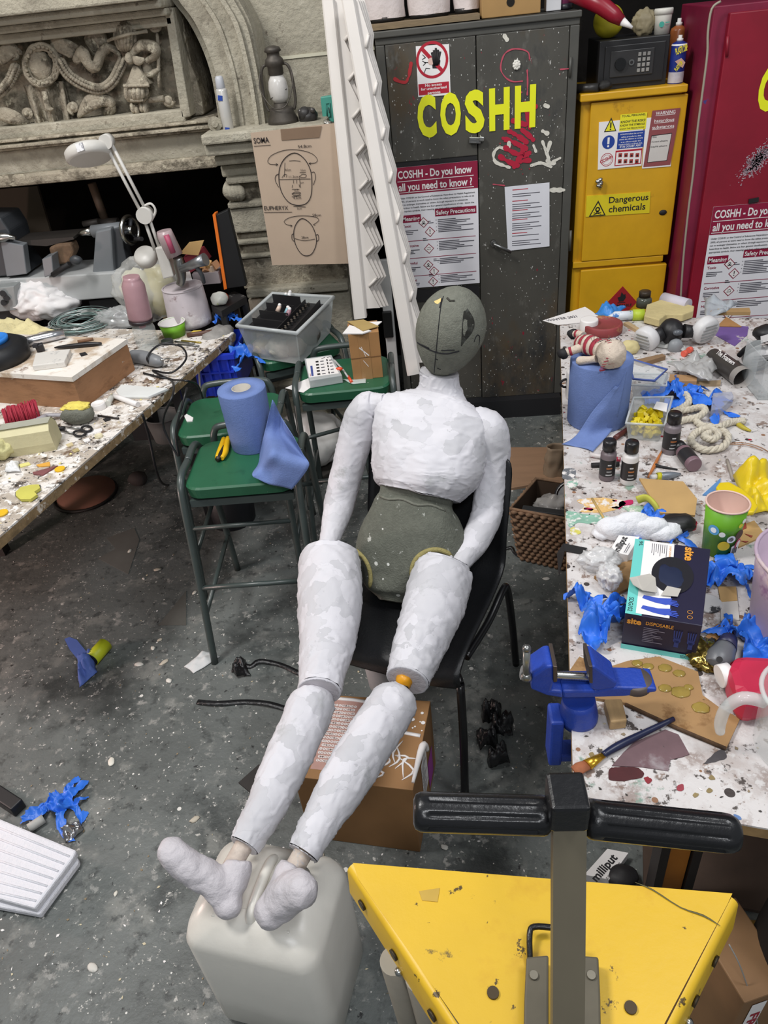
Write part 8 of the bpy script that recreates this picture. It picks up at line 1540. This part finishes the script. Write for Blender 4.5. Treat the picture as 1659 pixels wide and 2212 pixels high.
m = MB(); m.loft([pq(p1, pw * .5, 0), pq(p0, pw * .5, 0)], DM, True, False); m.build('post', th)
m = MB(); m.loft([pq(p1, pw * .12, -.001), pq(p0.lerp(p1, .12), pw * .12, -.001)], pm(0x5c5646, .5, .4), True, False); m.build('post_groove', th)
for f_ in (.10, .15): m = MB(); c = p0.lerp(p1, f_); m.cyl(c + pf * .002, c - pf * .003, .003, INK, 10); m.build('rivet', th)
GB = pm(0x161618, .28, var=.1, vs=20, bump=.1, bs=90); m = MB(); c = Y(1228, 1762, ty - .006); m.box(c + V((0, .012, .006)), (82 * mpp(c), .044, .042), GB, bev=.004); c2 = Y(1222, 1735, ty - .014); m.build('clamp_block', th)
def grip(xa, ya, xb, yb):
    a0, a1 = Y(xa, ya, ty + .012), Y(xb, yb, ty + .012); d = (a1 - a0); r_ = 42 * mpp(a0); n_ = 80; u = FZ - d.normalized() * d.normalized().z; u.normalize(); v = d.normalized().cross(u)
    m = MB(); rings = []
    for f_, k_ in ((0, .55), (.012, .8), (.035, .95), (.06, 1), (.1, 1.0), (.12, 1), (.5, 1), (.88, 1), (.9, 1), (.95, .97), (.985, .85), (1, .6)):
        ring = []
        for j in range(n_):
            an = 2 * PI * j / n_; g_ = 1 - (.13 if (.11 < f_ < .89) and (j % 10) in (0, 1, 2) else .0); ring.append(a0 + d * f_ + (u * math.cos(an) + v * math.sin(an)) * r_ * k_ * g_)
        rings.append(ring)
    m.loft(rings, GB); return m.build('handle_grip', th)
grip(1190, 1762, 893, 1753); grip(1262, 1768, 1592, 1802)
RB_ = pm(0x625c4e, .6, .3, var=.15, vs=10)
for sx_ in (-1, 1):
    m = MB(); slab(m, [(1215 + sx_ * q_[0], q_[1]) for q_ in ((30, 2062), (78, 2066), (82, 2150), (84, 2260), (30, 2260))], tz + .03, .03, RB_, .003); m.build('bracket', th)
    m = MB(); c = Z(1215 + sx_ * 62, 2108, tz + .03); m.cyl(c, c + V((0, 0, .004)), .006, pm(0x8a8476, .4, .6), 14); m.build('bolt', th)
m = MB(); c = Z(1150, 2070, tz); m.tube([Z(1146, 2090, tz + .006), Z(1144, 2020, tz + .02), Z(1154, 2002, tz + .022), Z(1195, 2004, tz + .022)], .0045, GB, 10, 4); m.build('latch', th)
for (x, y) in ((850, 2075), (905, 2110), (1340, 2160)):
    m = MB(); a0 = Z(x, y, tz - .07); m.cyl(a0, (a0.x + .02, a0.y + .03, 0), .022, pm(0x8a8478, .5, .4, var=.1), 18); m.build('leg', th)
m = MB(); p = Z(1530, 2150, .3); m.box((p.x + .03, p.y + .02, .22), (.1, .16, .44), pm(0x7c5c3c, .7, var=.1), (0, .05, .3), .003); th2 = thing('cardboard_box', 'brown cardboard box with red lettered tape behind the trolley tray', 'box', (p.x + .03, p.y + .02, 0)); m.build('carton', th2)
m = MB(); A_ = TR((p.x + .03, p.y + .02, .22), (0, .05, .3)); T = A_ @ frame(V((-.03, -.0815, -.2)), (1, 0, 0), FZ); m.rect(T, 0, 0, .03, .4, WHITE); TF(m, 'FRAGILE', T @ M.Translation((.008, .36, .0006)) @ M.Rotation(-PI / 2, 4, 'Z'), 0, 0, .2, .018, flat(0x9c2030), .03); m.build('printed_tape', th2)
m = MB(); c = Z(1725, 1900, .5); m.blob((c.x, c.y - .09, .36), (.09, .10, .36), pm(0x0e0d0e, .7, var=.1), 3, .08, 1.2, sub=4); single(m, 'black_bag', 'dark out-of-focus black bag at the lower right edge', 'bag')
m = MB(); c = Z(1632, 2030, .25); m.blob((c.x, c.y - .02, .16), (.05, .07, .16), pm(0x8a7018, .5, var=.2), 5, .12, 1.3, sub=3); single(m, 'yellow_bag', 'dirty yellow plastic bag below the black bag at the right edge', 'bag')
cable('wire', 'thin grey wire hanging beside the trolley box', [Y(1575, 2040, .62), Y(1600, 2090, .6), Y(1628, 2175, .58), Y(1640, 2230, .57)], .0012, 0x8a8884)
# ================================================================ ON TOP OF THE CABINETS
gz = 1.764; m = MB(); xa, xb = Y(792, 62, 3.57).x, Y(1036, 34, 3.57).x; m.box(((xa + xb) / 2, 3.72, gz + .011), (xb - xa, .32, .020), pm(0x7c6a50, .7, var=.3, vs=20, stretch=(1, 1, 30))); single(m, 'plywood_plank', 'paint-flecked plywood plank lying on the grey cabinet', 'board')
PLW = pm(0xd2c8c6, .85, var=.05, vs=10, bump=.3, bs=60); pz_ = gz + .022
for pxa, pxb, lab, nm in ((782, 876, 'leftmost white plaster mould half on the plank', 1), (880, 975, 'middle white plaster mould with ragged black-edged base on the plank', 2), (981, 1038, 'rightmost small white plaster mould on the plank', 3)):
    xa, xb = Y(pxa, 25, 3.64).x, Y(pxb, 25, 3.64).x; m = MB(); rd = (xb - xa) / 2; th = thing('plaster_mould', lab, 'mould', ((xa + xb) / 2, 3.72, pz_), 0, 'plaster moulds')
    m.lathe([(rd * .96, .012), (rd, .05), (rd * 1.0, .12), (rd * .9, .2), (rd * .5, .24), (0, .245)], PLW, TR(), 36, oval=.8); m.noisy(.006, 14, nm); m.build('cast', th, local=True); m = MB(); m.lathe([(rd * .9, 0), (rd * .93, .018), (rd * .5, .02)], flat(0x141212), TR(), 28, oval=.8); m.build('dark_base', th, local=True)
m = MB(); xa, xb = Y(1040, 12, 3.6).x, Y(1168, 4, 3.6).x; m.box(((xa + xb) / 2, 3.7, gz + .075), (xb - xa, .2, .15), pm(0xa5814f, .7, var=.06), bev=.003); th = thing('cardboard_box', 'tan cardboard box with round finger hole on the grey cabinet', 'box', ((xa + xb) / 2, 3.7, gz)); m.build('carton', th); m = MB(); c = Y(1103, 4, 3.599); m.cyl(c, c - V((0, .001, 0)), .016, flat(0x17120c, .9), 20); m.build('finger_hole', th)
m = MB(); c = Y(1197, 10, 3.62); m.box((c.x, 3.66, gz + .07), (.06, .06, .14), pm(0xcfcfd2, .5, var=.03), bev=.003); single(m, 'white_carton', 'white upright carton at the right end of the grey cabinet top', 'box')
c = Y(1226, 18, 3.62); th = thing('spray_can', 'pink labelled can at the right corner of the grey cabinet top', 'spray can', (c.x, 3.66, gz)); m = MB(); m.lathe([(.028, .018), (.028, .13), (.02, .14)], pm(0xa04a78, .4, var=.3, vs=40), TR(), 20); m.build('label', th, local=True); m = MB(); m.lathe([(.027, 0), (.029, .005), (.029, .02)], flat(0x24222a, .4), TR(), 20); m.build('base', th, local=True)
sy = 3.60; SB = pm(0x1d1c1d, .45, var=.1, vs=30); ztop = Y(1370, 186, 3.62).z; zsy = Y(1370, 196, YY).z + .006
xa, xb = Y(1293, 140, sy).x, Y(1443, 130, sy).x; zs0 = zsy; zs1 = Y(1368, 82, sy).z; th = thing('safe', 'small black electronic safe on top of the yellow cabinet', 'safe', ((xa + xb) / 2, sy + .12, zs0)); cx_ = (xa + xb) / 2; cz = (zs0 + zs1) / 2; W_ = xb - xa; H_ = zs1 - zs0
m = MB(); m.box((cx_, sy + .125, cz), (W_, .25, H_), SB, bev=.004); m.build('body', th); m = MB(); m.box((cx_ + .003, sy - .003, cz), (W_ * .86, .012, H_ * .78), SB, bev=.003); dr_ = m.build('door', th)
m = MB(); m.box((cx_ - W_ * .03, sy - .011, cz + .004), (W_ * .62, .008, H_ * .52), pm(0x2f2e2e, .4), bev=.002); m.build('control_panel', dr_)
m = MB(); c = V((cx_ - W_ * .2, sy - .015, cz + .004)); m.cyl(c, c - V((0, .012, 0)), .022, flat(0x121213, .3), 24); m.build('dial', dr_); m = MB(); c = V((cx_ - W_ * .04, sy - .015, cz + .006)); m.cyl(c, c - V((0, .005, 0)), .011, STEEL, 20); m.cyl(c, c - V((0, .006, 0)), .006, INK, 16); m.build('key_lock', dr_)
m = MB()
for i in range(3):
    for j in range(4): m.box((cx_ + W_ * (.07 + i * .065), sy - .017, cz + .032 - j * .019), (.012, .006, .013), pm(0x8e8c88, .4), bev=.001)
tag(m.build('keypad_button', dr_), kind='stuff')
m = MB(); c = Y(1316, 57, 3.68); r = 32 * mpp(c); m.blob((c.x, 3.70, zs1 + r), (r, r, r), pm(0xb0a424, .5, var=.1), 2, .01, sub=4); single(m, 'yellow_ball', 'dull yellow ball on the black safe under the red nozzle', 'ball')
th = thing('nozzle_tube', 'dark red sealant tube with white nozzle pointing down over the safe', 'tube', tuple(Y(1290, 20, 3.56))); m = MB(); p0, p1, p2 = Y(1238, -18, 3.60), Y(1300, 12, 3.54), Y(1344, 46, 3.50); m.tube([p0, p1, p1.lerp(p2, .6), p2], [.034, .032, .028, .018], pm(0x8a1428, .35, var=.06), 20); m.build('tube', th); m = MB(); m.tube([p2, Y(1366, 60, 3.48)], [.016, .005], WHITE, 14); m.build('nozzle', th)
m = MB(); c = Y(1394, 52, 3.66); m.blob((c.x, 3.68, zs1 + .045), (.048, .035, .05), pm(0x8a7f64, .6, var=.15, ridge=.4, bs=25), 4, .14, 1.5, sub=4, ridged=.14); single(m, 'plastic_bag', 'crumpled khaki plastic bag on the black safe', 'bag')
c = Y(1432, 70, 3.64); th = thing('plastic_tub', 'white lidded tub with round teal logo on the black safe', 'tub', (c.x, 3.66, zs1)); TW = pm(0xd9d6cc, .4, var=.03); m = MB(); m.lathe([(.030, 0), (.034, .068), (.034, .07)], TW, TR(), 28); m.build('body', th, local=True); m = MB(); m.lathe([(.037, .068), (.037, .085), (.035, .088), (0, .088)], TW, TR(), 28); m.build('lid', th, local=True); m = MB(); T = frame(V((-.012, -.0335, .035)), (1, -.2, 0), FZ); m.ringd(T, 0, 0, 0, .010, flat(0x3a9a8a), .002, 20); m.rect(T, .014, .004, .03, .007, flat(0x3a9a8a), .002); m.rect(T, .014, -.004, .028, -.002, INKG, .002); m.build('logo', th, local=True)
for px, pyb, pyt, y_, lab, col, capc in ((1459, 180, 40, 3.80, 'orange spray can with white nozzle behind the blue can', 0x9c5a30, 0xd8d4d0), (1465, 178, 76, 3.60, 'blue and white printed spray can beside the safe', 0x20307c, 0xd8d4d0)):
    zb_ = zsy; c = Y(px, 120, y_); r = 16 * mpp(c); h_ = Y(px, pyt, y_).z - zb_; th = thing('spray_can', lab, 'spray can', (c.x, y_, zb_), 0, 'spray cans by the safe')
    m = MB(); m.lathe([(r * .95, 0), (r, .004), (r, h_ * .80), (r * .9, h_ * .84), (r * .45, h_ * .88)], pm(col, .3, var=.08), TR(), 24); m.build('can', th, local=True); m = MB(); m.lathe([(r * .4, h_ * .88), (r * .42, h_ * .93), (r * .25, h_ * .94), (r * .25, h_), (0, h_)], flat(capc, .4), TR(), 16); m.build('nozzle', th, local=True)
    if col == 0x20307c:
        m = MB(); m.lathe([(r * 1.01, .006), (r * 1.01, h_ * .26)], pm(0xb8b4bc, .35, var=.1, vs=60), TR(), 24, False); m.lathe([(r * 1.012, h_ * .80), (r * .96, h_ * .83)], WHITE, TR(), 24, False)
        T = frame(V((-r * .55, -r * .93, h_ * .62)), (1, -.25, .35), FZ); TF(m, 'PLASTI DIP', T @ M.Translation((0, 0, .004)), 0, 0, r * 1.5, .022, flat(0xe0d020), .03); T = frame(V((-r * .3, -r * 1.0, h_ * .28)), (1, -.1, 1.2), FZ); TF(m, 'PLASTI DIP', T @ M.Translation((0, 0, .003)), 0, 0, r * 1.2, .014, flat(0xe0d020), .03); m.poly2(frame(V((0, -r * 1.0, h_ * .42)), (1, 0, .0), FZ), [(-.02, .012), (.004, .022), (.022, .005), (.014, -.014), (-.002, -.004)], pm(0xc8a090, .6), .003); m.build('label', th, local=True)
m = MB(); c = Y(1275, 189, 3.56); m.tube([V((c.x - .05, 3.6, zsy + .018)), V((c.x + .035, 3.56, zsy + .018))], [.017, .018], pm(0x2a2826, .4), 18); single(m, 'black_pipe', 'short black pipe end beside the safe', 'pipe'); m = MB(); m.blob(Y(1306, 187, 3.57) + V((0, 0, .004)), (.03, .022, .018), pm(0x1e1c1a, .7), 6, .2, sub=3); single(m, 'dark_lump', 'dark crumpled lump in front of the safe', 'scrap')

# loose debris nobody could count
def debris(name, label, n, pick, cols, smin, smax):
    m = MB()
    for i in range(n):
        p = pick(); s_ = R.uniform(smin, smax); a_ = R.uniform(0, PI); u = V((math.cos(a_), math.sin(a_), R.uniform(-.1, .1))); v = V((-u.y, u.x, R.uniform(-.1, .1))) * R.uniform(.25, .9); h_ = V((0, 0, .0012 + s_ * .12))
        m.prism([p + h_ + u * s_, p + h_ + v * s_, p + h_ - u * s_ * R.uniform(.5, 1), p + h_ - v * s_ * R.uniform(.4, 1)], (0, 0, -.0012), R.choice(cols))
    o = single(m, name, label, 'debris'); o['kind'] = 'stuff'
DC = [WHITE, pm(0xc9bda0, .8), pm(0x8a7a62, .8), pm(0x3a3632, .7), pm(0xd8cc8a, .8), pm(0xb0a8a4, .7)]
debris('bench_shavings', 'foam shavings and chips scattered along the left bench', 260, lambda: a_left + (b_left - a_left) * R.random() + p_left * (.02 + .3 * R.random() ** 1.4), DC, .002, .009)
debris('table_chips', 'small paint chips and scraps scattered over the right table', 170, lambda: Z(R.uniform(1245, 1650), R.uniform(700, 1760), BZ), DC[:4], .002, .006)
debris('floor_chips', 'tiny chips and flakes scattered across the grey floor', 260, lambda: Z(R.uniform(0, 1250), R.uniform(960, 2200), 0), DC[:3], .002, .006)
